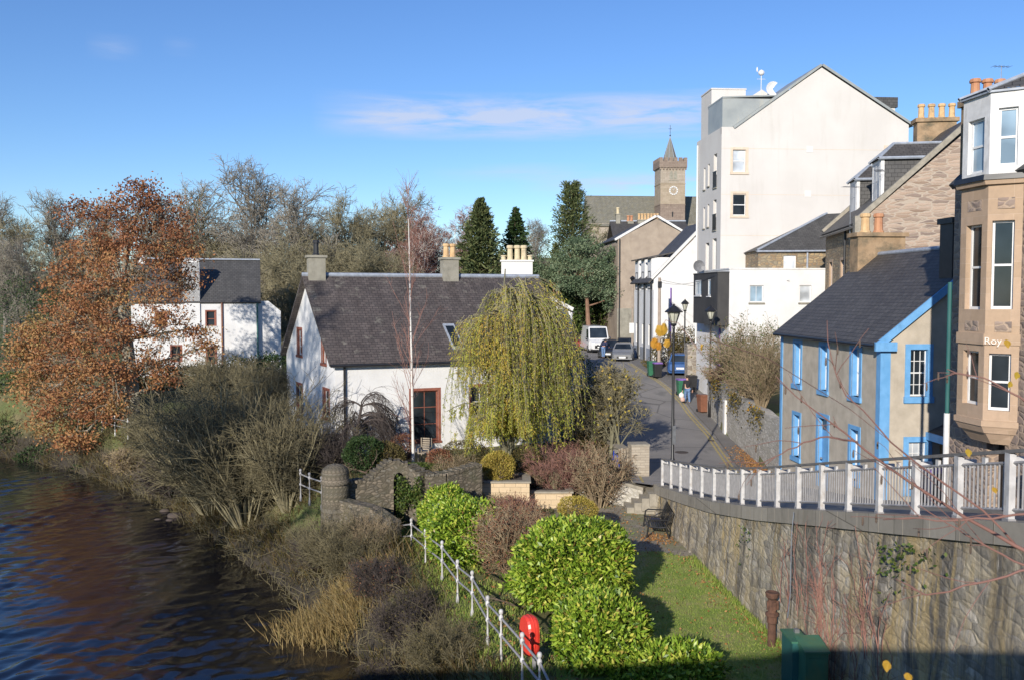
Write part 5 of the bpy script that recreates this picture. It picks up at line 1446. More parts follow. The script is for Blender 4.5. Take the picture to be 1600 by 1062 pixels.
mb.add(V, [[i, (i + 1) % 8, 8] for i in range(8)]); sp_ = mb.build('spire', M['spire'], kt)
mb = MB()
for i in range(8): mb.segs([V[i]], [V[8]], .07, .03, 5)
mb.build('spire_rib', M['lead'], sp_)
mb = MB(); mb.cyl((0, 0, zs + h - .3), (0, 0, q(196)), .05); mb.ball((0, 0, zs + h + .1), .17); mb.box(-.35, .35, -.03, .03, q(202), q(202) + .08); mb.build('finial', M['black_metal'], sp_)
# belfry twin lancets
def lancet(x0, x1, z0, z1):
    n = 6; w = x1 - x0; pts = [(x0, z0), (x1, z0)]
    for i in range(n + 1): t = i / n; pts.append((x1 - (w / 2) * t ** 1.6, z0 + (z1 - z0) * (.5 + .5 * math.sin(t * PI / 2))))
    for i in range(1, n + 1): t = 1 - i / n; pts.append((x0 + (w / 2) * t ** 1.6, z0 + (z1 - z0) * (.5 + .5 * math.sin(t * PI / 2))))
    return pts
mb = MB()
for s_ in (-1, 1): mb.slab([(x, -tw - .012, z) for x, z in lancet(.1 + (-.85 if s_ < 0 else .08), .1 + (-.08 if s_ < 0 else .85), q(283), q(270))], .01)
mb.build('belfry_opening', M['cement'], kt)
mb = MB(); mb.obox((0, -tw, 0), U_FRONT, -.95, 1.15, q(285.5), q(284), 0, .12); mb.build('belfry_sill', M['coping_pale'], kt)
cx, cz = .15, q(300.5); mb = MB(); k = 28
ring = lambda r_, y_: [(cx + r_ * math.cos(2 * PI * i / k), y_, cz + r_ * math.sin(2 * PI * i / k)) for i in range(k)]
a, b = ring(.98, -tw - .1), ring(.7, -tw - .1); mb.add(a + b, [[i, (i + 1) % k, k + (i + 1) % k, k + i] for i in range(k)])
mb.add(a + ring(.98, -tw), [[i, k + i, k + (i + 1) % k, (i + 1) % k] for i in range(k)])
ck = mb.build('clock_face', M['old_white'], kt)
mb = MB()
for i in range(12):
    t = i * PI / 6; d = np.array([math.cos(t), 0, math.sin(t)]); p = np.array([cx, -tw - .115, cz])
    mb.segs([p + d * .74], [p + d * .94], .035, .035, 4)
mb.build('numeral', M['black_metal'], ck)
mb = MB(); p = np.array([cx, -tw - .12, cz])
for ang_, L_, r_ in ((150, .5, .05), (62, .74, .04)): t = math.radians(ang_); mb.segs([p], [p + np.array([math.cos(t), 0, math.sin(t)]) * L_], r_, r_ * .5, 4)
mb.build('clock_hand', M['white_paint'], ck)
MB().slab([(cx + .7 * math.cos(2 * PI * i / k), -tw - .02, cz + .7 * math.sin(2 * PI * i / k)) for i in range(k)][::1], .015).build('clock_centre', M['tower_stone'], ck)
mb = MB(); mb.slab([(-.15, -tw - .01, q(341)), (.15, -tw - .01, q(341)), (.15, -tw - .01, q(333)), (-.15, -tw - .01, q(333))], .005); mb.build('slit_window', M['black_metal'], kt)
n0, n1 = xat(918, 320, 206) - kO[0], 26
mb = MB(); mb.box(n0, n1, 1, 12, -5, q(352, 204)); mb.build('nave_wall', M['tower_pale'], kt)
mb = MB(); mb.slab([(n0 - .2, .6, q(356, 204)), (n1, .6, q(356, 204)), (n1, 6.5, q(307, 206.5)), (n0 - .2, 6.5, q(307, 206.5))], .2); mb.slab([(n1, 12.4, q(356, 204)), (n0 - .2, 12.4, q(356, 204)), (n0 - .2, 6.5, q(307, 206.5)), (n1, 6.5, q(307, 206.5))], .2); mb.build('nave_roof', M['slate_moss'], kt)

# small things beyond the cars: cream wall, stone shed
o = MB(); wO2 = at(935, 520, 99); o.box(0, 2.3, 0, .3, -1, 1.75); o.box(2.3, 4.6, 0, .3, -1, 1.75); o = o.build('cream_wall', M['render_white'], None); o.location = (wO2[0], 99, -5.5); tag(o, 'cream rendered garden wall behind the coloured bins', 'wall')
o = MB(); wO3 = at(903, 520, 97); o.box(0, 2.3, 0, 3, -1, 1.5); shd = empty('stone_shed', (wO3[0], 97, -5.5), 0, 'small flat-roofed stone shed under the pine trees', 'shed'); o.build('wall', M['tower_pale'], shd)
MB().box(-.25, 2.5, -.25, 3.2, 1.5, 1.68).build('roof', M['cement'], shd); MB().box(1.0, 1.25, .5, .75, 1.68, 2.5).build('flue', M['white_paint'], shd)


def aerial(par, x, y, z, h, n=7, rot=0.0):
    mb = MB(); mb.cyl((x, y, z), (x, y, z + h), .022, .018, 6); c, s_ = math.cos(rot), math.sin(rot)
    mb.segs([(x - .45 * c, y - .45 * s_, z + h - .05)], [(x + .45 * c, y + .45 * s_, z + h - .05)], .012, .012, 4)
    for i in range(n): t = -.42 + .84 * i / (n - 1); mb.segs([(x + t * c - .22 * s_, y + t * s_ + .22 * c, z + h - .05)], [(x + t * c + .22 * s_, y + t * s_ - .22 * c, z + h - .05)], .008, .008, 3)
    return mb.build('aerial', M['steel'], par)


aerial(rt, -.3, 1.2, ge - .6, 2.4, 9, .4); aerial(rt, .9, .6, ge + .5, 2.0, 7, 1.2); aerial(rt, GW / 2 + .4, .9, ga - .6, 2.6, 5, .3); aerial(sh, .85, 3.9, q(331) + .6, .1, 5) if False else None
aerial(sh, 1.6, 3.9, 5.2 + 4, 1.6, 6, .5); aerial(sh, 2.9, 3.9, 5.2 + 4, 1.8, 6, .2)
# ------------------------------------------------------------------ retaining wall, railings, street furniture
Yw = np.arange(9, 35.7, .45)
zc = lambda y: zr(y) + .08                       # coping top
wl = empty('retaining_wall', (xw(22), 22, -8.7), 0, 'tall stained stone retaining wall with concrete coping between the lawn and the street', 'wall')
o3 = np.array([xw(22), 22, -8.7])
V = []; f = []
for y in Yw:
    x = xw(y)
    nz_ = 8
    for i in range(nz_ + 1):
        t = i / nz_; z = -9.4 + (zc(y) - .33 + 9.4) * t
        V.append(np.array([x - .18 * (1 - t) + .03 * math.sin(y * 3.1 + i * 2.3), y, z]) - o3)
k = 9
f = [[a * k + i, a * k + i + 1, (a + 1) * k + i + 1, (a + 1) * k + i] for a in range(len(Yw) - 1) for i in range(8)]
n0 = len(V); ye = Yw[-1]
V += [V[-1], V[-k], np.array([xw(ye) + .5, ye, -9.4]) - o3, np.array([xw(ye) + .5, ye, zc(ye) - .33]) - o3]
f.append([n0, n0 + 1, n0 + 2, n0 + 3])


def wall_material():
    m, nt, b = newmat('retaining_wall_stone')
    v0 = coords(nt, 'Object')
    nz = nd(nt, 'ShaderNodeTexNoise', Scale=1.3, Detail=4.0); nt.links.new(v0, nz.inputs['Vector'])
    ad = nt.nodes.new('ShaderNodeVectorMath'); ad.operation = 'MULTIPLY_ADD'; ad.inputs[1].default_value = (.35, .35, .3)
    nt.links.new(nz.outputs[1], ad.inputs[0]); nt.links.new(v0, ad.inputs[2])
    mp = nt.nodes.new('ShaderNodeMapping'); mp.inputs['Scale'].default_value = (1.4, 2.6, 6.0); nt.links.new(ad.outputs[0], mp.inputs[0])
    vo = nd(nt, 'ShaderNodeTexVoronoi', Scale=1.0, Randomness=.9); nt.links.new(mp.outputs[0], vo.inputs['Vector'])
    ve = nd(nt, 'ShaderNodeTexVoronoi', feature='DISTANCE_TO_EDGE', Scale=1.0, Randomness=.9); nt.links.new(mp.outputs[0], ve.inputs['Vector'])
    sep = nt.nodes.new('ShaderNodeSeparateColor'); nt.links.new(vo.outputs['Color'], sep.inputs[0])
    c = ramp(nt, sep.outputs[0], [(0, (.22, .20, .17)), (.3, (.38, .34, .27)), (.55, (.50, .43, .31)), (.8, (.30, .27, .23)), (1, (.56, .51, .43))])
    # long vertical run-off stains, dark and pale, and ochre seepage
    vs_ = coords(nt, 'Object', scale=(1, 1.9, .16))
    s1 = ramp(nt, noise(nt, vs_, 1.15, 6, .62, .4), [(.46, (0, 0, 0)), (.60, (1, 1, 1))])
    c = mixc(nt, mth(nt, 'MULTIPLY', s1, .80), c, (.075, .07, .065))
    s2 = ramp(nt, noise(nt, coords(nt, 'Object', scale=(1, 1.5, .2)), 1.9, 5, .6, .5), [(.48, (0, 0, 0)), (.58, (1, 1, 1))])
    c = mixc(nt, mth(nt, 'MULTIPLY', s2, mth(nt, 'MULTIPLY', ramp(nt, noise(nt, coords(nt, 'Object', scale=(1, .22, .3)), 1.0, 2), [(.4, (0, 0, 0)), (.6, (1, 1, 1))]), .75)), c, (.47, .35, .16))
    s3 = ramp(nt, noise(nt, coords(nt, 'Object', scale=(1, 2.6, .34)), 1.7, 6, .7), [(.58, (0, 0, 0)), (.68, (1, 1, 1))])
    c = mixc(nt, mth(nt, 'MULTIPLY', s3, .65), c, (.62, .57, .49))
    n2 = noise(nt, coords(nt, 'Object', scale=(1, 1.6, 1)), 8, 8, .78)
    c = mixc(nt, .9, c, mixc(nt, n2, (.3, .3, .3), (1.75, 1.72, 1.65)), 'MULTIPLY')
    e = ramp(nt, ve.outputs[0], [(0, (1, 1, 1)), (.03, (1, 1, 1)), (.07, (0, 0, 0))])
    c = mixc(nt, mth(nt, 'MULTIPLY', e, .22), c, (.16, .135, .10))
    nt.links.new(c, b.inputs['Base Color']); b.inputs['Roughness'].default_value = .9
    bump(nt, b, mth(nt, 'ADD', mth(nt, 'MULTIPLY', mth(nt, 'MINIMUM', ve.outputs[0], .22), 1.7), mth(nt, 'MULTIPLY', n2, .7)), .9, .05)
    return m


MB().add(V, f).build('wall_face', wall_material(), wl, True)
mb = MB()
for i in range(len(Yw) - 1):
    a, b = Yw[i], Yw[i + 1] - (.012 if i % 2 else 0)
    P = [(xw(a) - .1, a), (xw(a) + .5, a), (xw(b) + .5, b), (xw(b) - .1, b)]
    if True:
        mb.prism([(p[0] - o3[0], p[1] - o3[1]) for p in P], [zc(p[1]) - .36 - o3[2] for p in P], [zc(p[1]) - o3[2] for p in P])
mb.build('coping', M['coping'], wl)

ry = 13.5 + 21.5 * np.linspace(-2 / 16, 1, 19)
RO = np.array([xw(22) + .12, 22, zc(22)])
rl = empty('street_railing', RO, 0, 'white-painted street railing with square posts along the top of the retaining wall', 'railing')
rp_ = [np.array([xw(y) + .12, y, zc(y)]) - RO for y in ry]
for p in rp_:
    mb = MB(); mb.box(p[0] - .05, p[0] + .05, p[1] - .07, p[1] + .07, p[2] - .02, p[2] + 1.04); mb.box(p[0] + .05, p[0] + .28, p[1] - .03, p[1] + .03, p[2] + .86, p[2] + .99)
    mb.build('post', M['rail_white'], rl)
    MB().box(p[0] - .062, p[0] + .062, p[1] - .085, p[1] + .085, p[2] - .02, p[2] + .045).build('foot_plate', M['rail_grey'], rl.children[-1])
for i in range(len(rp_) - 1):
    p, q = rp_[i] + (0, 0, 0), rp_[i + 1]
    d = (q - p); L = np.linalg.norm(d); mb = MB()
    for z in (.17, .89): mb.segs([p + d * .05 + (.02, 0, z)], [q - d * .05 + (.02, 0, z)], .028, .028, 4)
    n = 11
    for j in range(1, n): b_ = p + d * (.05 + .9 * j / n) + (.02, 0, 0); mb.segs([b_ + (0, 0, .17)], [b_ + (0, 0, .89)], .018, .018, 4)
    mb.build('baluster_panel', M['rail_grey'], rl)
    m_ = (p + q) / 2; MB().box(m_[0] + .0, m_[0] + .05, m_[1] - .05, m_[1] + .05, m_[2] + .89, m_[2] + 1.0).build('rail_bracket', M['rail_white'], rl)
mb = MB()
for i in range(len(rp_) - 1):
    p, q = rp_[i] + (.02, 0, 1.04), rp_[i + 1] + (.02, 0, 1.04)
    V = [p + (-.06, 0, 0), p + (.06, 0, 0), q + (.06, 0, 0), q + (-.06, 0, 0)]
    mb.add(V + [v + np.array([0, 0, .055]) for v in V], np.array([[3, 2, 1, 0], [4, 5, 6, 7], [0, 1, 5, 4], [1, 2, 6, 5], [2, 3, 7, 6], [3, 0, 4, 7]]))
mb.build('handrail', M['handrail'], rl)

# ---- riverside railing of ball-jointed tube
def tube_rail(name, label, pts, par_cat='railing', h=1.1, r=.028, mat='rail_white', bars='rail_grey', hasend=True):
    O = np.array(pts[len(pts) // 2], float); root = empty(name, O, 0, label, par_cat)
    P = [np.array(p) - O for p in pts]
    for p in P:
        mb = MB(); mb.lathe(p, [(.05, -.1), (.05, .06), (.03, .14), (.025, .50), (.048, .52), (.055, .56), (.048, .6), (.024, .62), (.024, h - .2), (.05, h - .18), (.058, h - .13), (.05, h - .08), (.03, h - .06), (.03, h - .04), (.05, h - .02), (.056, h + .03), (.04, h + .07), (.01, h + .085)], 10)
        mb.build('post', M[mat], root, True)
    for z, nm_ in ((h - .13, 'top_rail'), (.56, 'lower_rail')):
        mb = MB(); A = np.array(P); mb.segs(A[:-1] + (0, 0, z), A[1:] + (0, 0, z), r, r, 8); mb.build(nm_, M[bars], root, True)
    return root


pr = []
for (px, py, D) in ((622, 862, 32.3), (643, 861, 31.0), (665, 881, 28.95), (691, 903, 27.0), (715, 924, 25.4), (738, 947, 23.85), (762, 981, 22.05), (783, 1014, 20.6), (816, 1057, 19.2), (843, 1090, 17.9), (872, 1130, 16.6)):
    p = at(px, py, D); p[2] = min(p[2], gz(p[0], D) + .1); pr.append(p)
tube_rail('path_railing', 'white ball-jointed tube railing running along the river path in front of the hedges', pr)
pf = [at(x_, y_, D_) for x_, y_, D_ in ((160, 672, 57), (180, 678, 55), (200, 683, 53.2), (220, 688, 51.4), (240, 693, 49.8), (260, 698, 48.2), (280, 704, 46.6), (290, 715, 45))]
tube_rail('far_path_railing', 'weathered tube railing half hidden by scrub below the rust-leaved tree', pf, mat='old_white')
pm = [at(x_, y_, D_) for x_, y_, D_ in ((470, 778, 35), (484, 785, 34), (503, 792, 33.2))]
tube_rail('short_railing', 'short grey railing beside the round stone pier in the scrub', pm, mat='rail_grey')

# ---- garden wall with arch, round pier, ivy wall
gw = empty('garden_wall', (-4.2, 34, -8.6), 0, 'mossy stone garden wall with small arched doorway and curved coping', 'wall')
go_ = np.array([-4.2, 34, -8.6])
pts = [(-7.0, 33.2), (-6.3, 33.4), (-5.6, 33.7), (-4.75, 34.1), (-4.0, 34.2), (-3.3, 33.6), (-2.6, 33.9), (-1.9, 34.5), (-1.3, 34.9)]
tops = [-6.95, -7.0, -7.0, -6.3, -6.5, -6.75, -6.8, -6.7, -6.6]
mb = MB(); cp_ = MB(); w_ = .24
for i in range(len(pts) - 1):
    p, q = np.array(pts[i]), np.array(pts[i + 1]); d = (q - p) / np.linalg.norm(q - p); n_ = np.array([d[1], -d[0]])
    if i == 3:   # arched doorway
        L = np.linalg.norm(q - p); U = np.array([d[0], d[1], 0]); O = np.array([p[0], p[1], 0]) - go_
        a0, a1 = .2, .62; zt0, zt1 = tops[3] , tops[4]; zs, zm = -7.05, -6.72
        for d0_ in (w_, -w_):
            arc = [(a0 + (a1 - a0) * (.5 - .5 * math.cos(t)), zs + (zm - zs) * math.sin(t)) for t in np.linspace(0, PI, 7)]
            P3 = lambda u, z: O + U * u + np.array([n_[0], n_[1], 0]) * d0_ + np.array([0, 0, z])
            mb.poly([P3(0, -9), P3(a0, -9), P3(a0, zs), P3(0, zt0)]); mb.poly([P3(a1, -9), P3(L, -9), P3(L, zt1), P3(a1, zs)])
            mb.poly([P3(0, zt0), P3(a0, zs)] + [P3(*a) for a in arc[1:4]] + [P3((a0 + a1) / 2, zt0 + .05)]); mb.poly([P3((a0 + a1) / 2, zt0 + .05)] + [P3(*a) for a in arc[3:6]] + [P3(a1, zs), P3(L, zt1)])
        Pq = lambda u, z, e: O + U * u + np.array([n_[0], n_[1], 0]) * e + np.array([0, 0, z])
        prof = [(a0, -9)] + arc + [(a1, -9)]
        for k in range(len(prof) - 1): mb.poly([Pq(*prof[k], w_), Pq(*prof[k + 1], w_), Pq(*prof[k + 1], -w_), Pq(*prof[k], -w_)])
        MB().add([Pq(a0 - .1, -9, -w_ - .02), Pq(a1 + .1, -9, -w_ - .02), Pq(a1 + .1, zm + .05, -w_ - .02), Pq(a0 - .1, zm + .05, -w_ - .02)], [[0, 1, 2, 3]]).build('door', M['black_metal'], gw)
    else:
        C = [p + n_ * w_, q + n_ * w_, q - n_ * w_, p - n_ * w_]
        mb.prism([(c[0] - go_[0], c[1] - go_[1]) for c in C], -.6, [tops[i] - go_[2], tops[i + 1] - go_[2], tops[i + 1] - go_[2], tops[i] - go_[2]])
    m_ = max(2, int(np.linalg.norm(q - p) / .13))
    for k in range(m_):                                           # stones set on edge along the top
        t = (k + .5) / m_; c = p + (q - p) * t; zt_ = tops[i] + (tops[i + 1] - tops[i]) * t - go_[2]
        O = np.array([c[0] - go_[0], c[1] - go_[1], zt_]); hgt = .09 + .025 * math.sin(k * 2.7 + i)
        cp_.obox(O, (d[0], d[1], 0), -.06, .06, -.03, hgt, -w_ - .03, w_ + .03)
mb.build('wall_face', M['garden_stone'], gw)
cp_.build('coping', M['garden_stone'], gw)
pier = empty('round_stone_pier', (-6.55, 32.9, -9.2), 0, 'round lichened stone pier with domed cap on the riverbank', 'pier')
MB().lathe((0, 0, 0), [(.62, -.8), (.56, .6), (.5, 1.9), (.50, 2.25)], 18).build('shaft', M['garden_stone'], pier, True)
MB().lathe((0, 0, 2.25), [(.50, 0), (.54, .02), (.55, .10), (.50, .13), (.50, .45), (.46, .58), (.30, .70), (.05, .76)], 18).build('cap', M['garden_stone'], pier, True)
bw = empty('bank_wall', (-5.3, 32.2, -9.2), 0, 'low ruined stone wall running from the round pier down to the path', 'wall')
mb = MB()
for (p, q, z0_, z1_) in (((-6.2, 32.6), (-5.0, 32.1), -7.45, -7.6), ((-5.0, 32.1), (-4.1, 31.4), -7.6, -8.0)):
    p, q = np.array(p), np.array(q); d = (q - p) / np.linalg.norm(q - p); n_ = np.array([d[1], -d[0]]) * .25
    C = [p + n_, q + n_, q - n_, p - n_]; mb.prism([(c[0] + 5.3, c[1] - 32.2) for c in C], -1.2, [z0_ + 9.2, z1_ + 9.2, z1_ + 9.2, z0_ + 9.2])
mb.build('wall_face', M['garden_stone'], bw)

# ---- street walls on the right: lichened wall under the bush
lw = empty('lichened_wall', (11.2, 44, -7.5), 0, 'pale lichened stone wall holding up the berry bush garden', 'wall'); lo = np.array([11.2, 44, -7.5])
mb = MB(); cp_ = MB(); yy = np.linspace(36.45, 52.7, 24)
top_ = lambda y: np.interp(y, [36.4, 44, 48, 52.7], [-5.15, -5.0, -4.7, -4.75]) + .05 * math.sin(y * 2.1)
for a, b in zip(yy[:-1], yy[1:]):
    P = [(xgard(a), a), (xgard(a) + .4, a), (xgard(b) + .4, b), (xgard(b), b)]
    mb.prism([(p[0] - lo[0], p[1] - lo[1]) for p in P], -.6, [top_(p[1]) - lo[2] for p in P])
mb.build('wall_face', M['rubble_wall'], lw)
mb = MB(); y_ = 47.3; mb.box(xgard(y_) - .12 - lo[0], xgard(y_) + .1 - lo[0], y_ - .2 - lo[1], y_ + .2 - lo[1], -.4, 2.0); mb.build('buttress', M['old_white'], lw)
pil = MB(); P = at(1082, 600, 61); pil.box(-.45, .45, -.5, .5, -.3, 2.6); pil.box(-.5, .5, -.55, .55, 2.6, 2.72); pil = pil.build('stone_pillar', M['rubble_grey'], None); pil.location = (P[0], 61, zr(61) + .1); tag(pil, 'square stone gatepost beside the parked blue car', 'gatepost')

# ---- gate pier, low walls, steps, bike
M['coursed'] = ashlar('coursed_pier_stone', (.34, .29, .225), (.44, .385, .305), (.30, .255, .20), .41, .11, stain=(.30, .2, .15), ms=.012)
gp = empty('gate_pier', (5.36, 37.7, -7.65), .1, 'square coursed stone gate pier at the garden entrance', 'gate pier')
MB().box(-.38, .38, -.36, .36, -.3, 1.36).build('shaft', M['coursed'], gp); MB().box(-.40, .40, -.38, .38, 1.36, 1.44).build('cap', M['coping_pale'], gp)
sw_ = empty('roadside_wall', (4.7, 41, -7.6), 0, 'low stone garden wall with slab coping along the left kerb', 'wall')
mb = MB(); cp_ = MB()
Q = [(5.0, 38.1), (4.7, 40.5), (4.45, 43.5), (3.9, 46.6)]
for p, q in zip(Q[:-1], Q[1:]):
    P = [(p[0] - .2, p[1]), (p[0] + .2, p[1]), (q[0] + .2, q[1]), (q[0] - .2, q[1])]
    mb.prism([(x - 4.7, y - 41) for x, y in P], -.5, .85); cp_.prism([(x - 4.7 + (.05 if i in (1, 2) else -.05), y - 41) for i, (x, y) in enumerate(P)], .85, .95)
mb.build('wall_face', M['rubble_wall'], sw_); cp_.build('coping', M['coping_pale'], sw_)
st = empty('stone_steps', (5.35, 35.6, -8.65), 0, 'worn stone steps climbing from the bench to the street', 'steps')
for i in range(5):
    MB().box(-.75 + .28 * i, .75 + .0 * i, -.15 - .12 * i, 1.6 - .05 * i, -.3 + .21 * i, .0 + .21 * (i + 1)).build('step', M['coping_pale'], st)
sd_ = empty('step_wall', (4.3, 36.9, -8.65), 0, 'low lichened stone wall with sloping slab coping left of the steps', 'wall')
P = [(-.75, .95), (-.75, .55), (1.0, -.9), (1.2, -.5)]
MB().prism(P[::-1], -.4, [.75, .8, 1.05, 1.05]).build('wall_face', M['rubble_wall'], sd_)
P = [(-.82, 1.0), (-.82, .48), (1.0, -1.0), (1.25, -.5)]
MB().prism(P[::-1], [.75, .8, 1.05, 1.05], [.87, .92, 1.17, 1.17]).build('coping', M['coping_pale'], sd_)
bk = empty('bicycle', (4.45, 38.0, -7.6), 1.75, 'dark blue bicycle leaning by the garden gate', 'bicycle')
for x_ in (-.5, .52):
    mb = MB(); t = np.linspace(0, 2 * PI, 21); mb.tube(np.stack([x_ + .33 * np.cos(t), 0 * t, .34 + .33 * np.sin(t)], 1), .022, 6)
    for a_ in np.linspace(0, PI, 7)[:-1]: mb.segs([(x_ + .32 * math.cos(a_), 0, .34 + .32 * math.sin(a_))], [(x_ - .32 * math.cos(a_), 0, .34 - .32 * math.sin(a_))], .004, .004, 3)
    mb.build('wheel', M['black_metal'], bk)
mb = MB()
for p, q in (((-.5, 0, .34), (-.1, 0, .3)), ((-.1, 0, .3), (-.2, 0, .85)), ((-.5, 0, .34), (-.2, 0, .85)), ((-.2, 0, .8), (.35, 0, .85)), ((-.1, 0, .3), (.38, 0, .75)), ((.33, 0, .95), (.52, 0, .34))): mb.cyl(p, q, .022, .022, 8)
mb.build('frame', M['blue_bin'], bk)
MB().ball((-.22, 0, .92), (.13, .07, .04)).build('saddle', M['black_metal'], bk); MB().tube([(.28, -.28, 1.0), (.36, -.1, 1.03), (.36, .1, 1.03), (.28, .28, 1.0)], .016, 6).build('handlebar', M['black_metal'], bk)
gt = empty('garden_gate', (4.72, 37.75, -7.62), .1, 'narrow weathered wooden gate standing open against the pier', 'gate')
mb = MB()
for i in range(4): mb.box(-.22 + .12 * i, -.13 + .12 * i, -.02, .02, .08, 1.15 + .04 * (i % 2))
mb.box(-.24, .26, .02, .05, .3, .4); mb.box(-.24, .26, .02, .05, .9, 1.0); mb.build('boards', M['pale_wood'], gt); MB().box(.27, .36, -.05, .05, -.1, 1.3).build('post', M['pale_wood'], gt)

# ---- block planters
pl = empty('upper_planter', (-.3, 36.4, -8.75), 0, 'taller buff block planter with flat coping holding the golden ball conifer', 'planter')
MB().box(-1.1, 1.0, -.8, .9, -.2, 1.27).build('walls', M['brick_buff'], pl)
mb = MB(); 
for b_ in ((-1.16, 1.06, -.86, -.52), (-1.16, 1.06, .62, .96), (-1.16, -.82, -.52, .62), (.72, 1.06, -.52, .62)): mb.box(*b_, 1.27, 1.34)
mb.build('coping', M['coping_pale'], pl); MB().box(-.85, .75, -.55, .65, 1.2, 1.30).build('soil', M['twig_dark'], pl)
p2 = empty('lower_planter', (1.6, 37.0, -8.75), 0, 'lower buff block planter of heather and grasses beside the taller one', 'planter')
MB().box(-.89, .85, -.75, .7, -.2, .72).build('walls', M['brick_buff'], p2); mb = MB()
for b_ in ((-.89, .91, -.81, -.5), (-.89, .91, .45, .76), (.6, .91, -.5, .45)): mb.box(*b_, .72, .79)
mb.build('coping', M['coping_pale'], p2); MB().box(-.85, .62, -.52, .47, .6, .75).build('soil', M['twig_dark'], p2)
dw = empty('low_edging_wall', (-.45, 34.2, -8.75), 0, 'low diagonal buff block wall edging the heather bed', 'wall')
P = [(-.95, 1.38), (-.95, 1.1), (.9, -1.5), (1.1, -1.3)]
MB().prism(P, -.2, .55).build('walls', M['brick_buff'], dw); MB().prism([(x * 1.03, y * 1.03) for x, y in P], .55, .62).build('coping', M['coping_pale'], dw)

# ---- bench against the wall
bn = empty('bench', (5.28, 32.75, gz(5.2, 32.75) + .02), math.radians(-4) - PI / 2, 'black slatted metal bench against the retaining wall', 'bench')
# local: x along the bench, +y towards its back (world +x)
LB = .8
def bench_side(x_):
    mb = MB()
    mb.tube([(x_, .45, -.0), (x_, .36, .25), (x_, .33, .45), (x_, .42, .7), (x_, .52, .98)], [.035, .033, .033, .03, .03], 6)
    mb.tube([(x_, -.36, 0), (x_, -.32, .25), (x_, -.3, .44), (x_, -.28, .62), (x_, -.18, .68), (x_, .1, .67), (x_, .38, .66)], [.032, .03, .03, .028, .028, .026, .026], 6)
    mb.tube([(x_, -.32, .42), (x_, -.1, .40), (x_, .1, .38), (x_, .34, .40)], .028, 6)
    return mb
for x_ in (-LB, LB): bench_side(x_).build('end_frame', M['black_metal'], bn)
mb = MB()
for i in range(8):
    t = i / 7; y_ = -.33 + .62 * t; z_ = .44 - .05 * math.sin(t * PI); mb.box(-LB, LB, y_ - .024, y_ + .024, z_ - .012, z_ + .012)
mb.build('seat', M['black_metal'], bn)
mb = MB()
for i in range(8):
    t = i / 7; y_ = .34 + .19 * t; z_ = .50 + .44 * t; mb.box(-LB, LB, y_ - .012, y_ + .012, z_ - .021, z_ + .021)
mb.build('backrest', M['black_metal'], bn)
MB().box(-.35, -.1, -.12, .2, .455, .463).build('seat_plaque', M['navy_cloth'], bn)

# ---- lamps
def street_lamp(name, base, H, label, s=1.0, plaque=False):
    r = empty(name, base, .3, label, 'street lamp', 'heritage street lamps')
    MB().lathe((0, 0, 0), [(.11, -.2), (.11, .9), (.085, 1.0), (.06, 1.05), (.052, H - 1.0), (.06, H - .95), (.06, H - .9), (.045, H - .88)], 12).build('post', M['black_metal'], r, True)
    h0 = H - .88
    MB().lathe((0, 0, h0), [(.05, 0), (.11, .05), (.12, .1), (.10, .13)], 8).build('lantern_base', M['black_metal'], r)
    MB().lathe((0, 0, h0 + .11), [(.10 * s, 0), (.26 * s, .47), (.24 * s, .48)], 8).build('lantern_glass', M['lamp_glass'], r)
    mb = MB(); mb.lathe((0, 0, h0 + .58), [(.36 * s, -.02), (.37 * s, .02), (.20 * s, .17), (.04, .27), (.05, .30), (.01, .33)], 8)
    mb.build('lantern_roof', M['black_metal'], r)
    mb = MB()
    for i in range(8):
        a_ = 2 * PI * (i + .5) / 8; mb.segs([(.105 * s * math.cos(a_), .105 * s * math.sin(a_), h0 + .11)], [(.265 * s * math.cos(a_), .265 * s * math.sin(a_), h0 + .58)], .012, .012, 4)
    mb.build('lantern_frame', M['black_metal'], r)
    if plaque: MB().box(-.075, .075, -.125, -.09, 1.6, 2.35).build('number_plate', M['steel'], r)
    return r
z_ = zr(36.0); street_lamp('street_lamp', (6.5, 36.0, z_), zat(476, 36) - z_, 'nearest black street lamp, tall post rising behind the end of the white railing', .98, True)
z_ = zr(52.0); street_lamp('street_lamp', (11.45, 51.6, z_), zat(478, 51.6) - z_, 'black street lamp in front of the dark timber box', .95)
z_ = zr(64.0); street_lamp('street_lamp', (12.35, 64.0, z_), zat(468, 64) - z_, 'farthest black street lamp, by the blue car in front of the white terrace gable', .8)
pl_ = empty('telegraph_pole', (10.85, 66.0, zr(66)), 0, 'wooden telegraph pole at the corner of the white terrace', 'pole')
MB().cyl((0, 0, -.2), (0, 0, zat(434, 66) - zr(66)), .13, .10, 10).build('post', M['pole_wood'], pl_); MB().box(-.14, .14, -.2, -.08, zat(450, 66) - zr(66), zat(440, 66) - zr(66)).build('junction_box', M['black_metal'], pl_)
sc_ = empty('sign_column', (10.55, 78.5, zr(78.5)), 0, 'pale lamp column carrying a blank white plate by the terrace', 'sign')
MB().cyl((0, 0, -.2), (0, 0, 6.6), .09, .07, 10).build('post', M['pole_wood'], sc_); MB().box(-.28, .28, -.12, -.09, 2.1, 3.0).build('plate', M['white_paint'], sc_); MB().lathe((0, 0, 6.6), [(.1, 0), (.22, .25), (.30, .28), (.1, .45), (.02, .5)], 8).build('lantern', M['black_metal'], sc_)

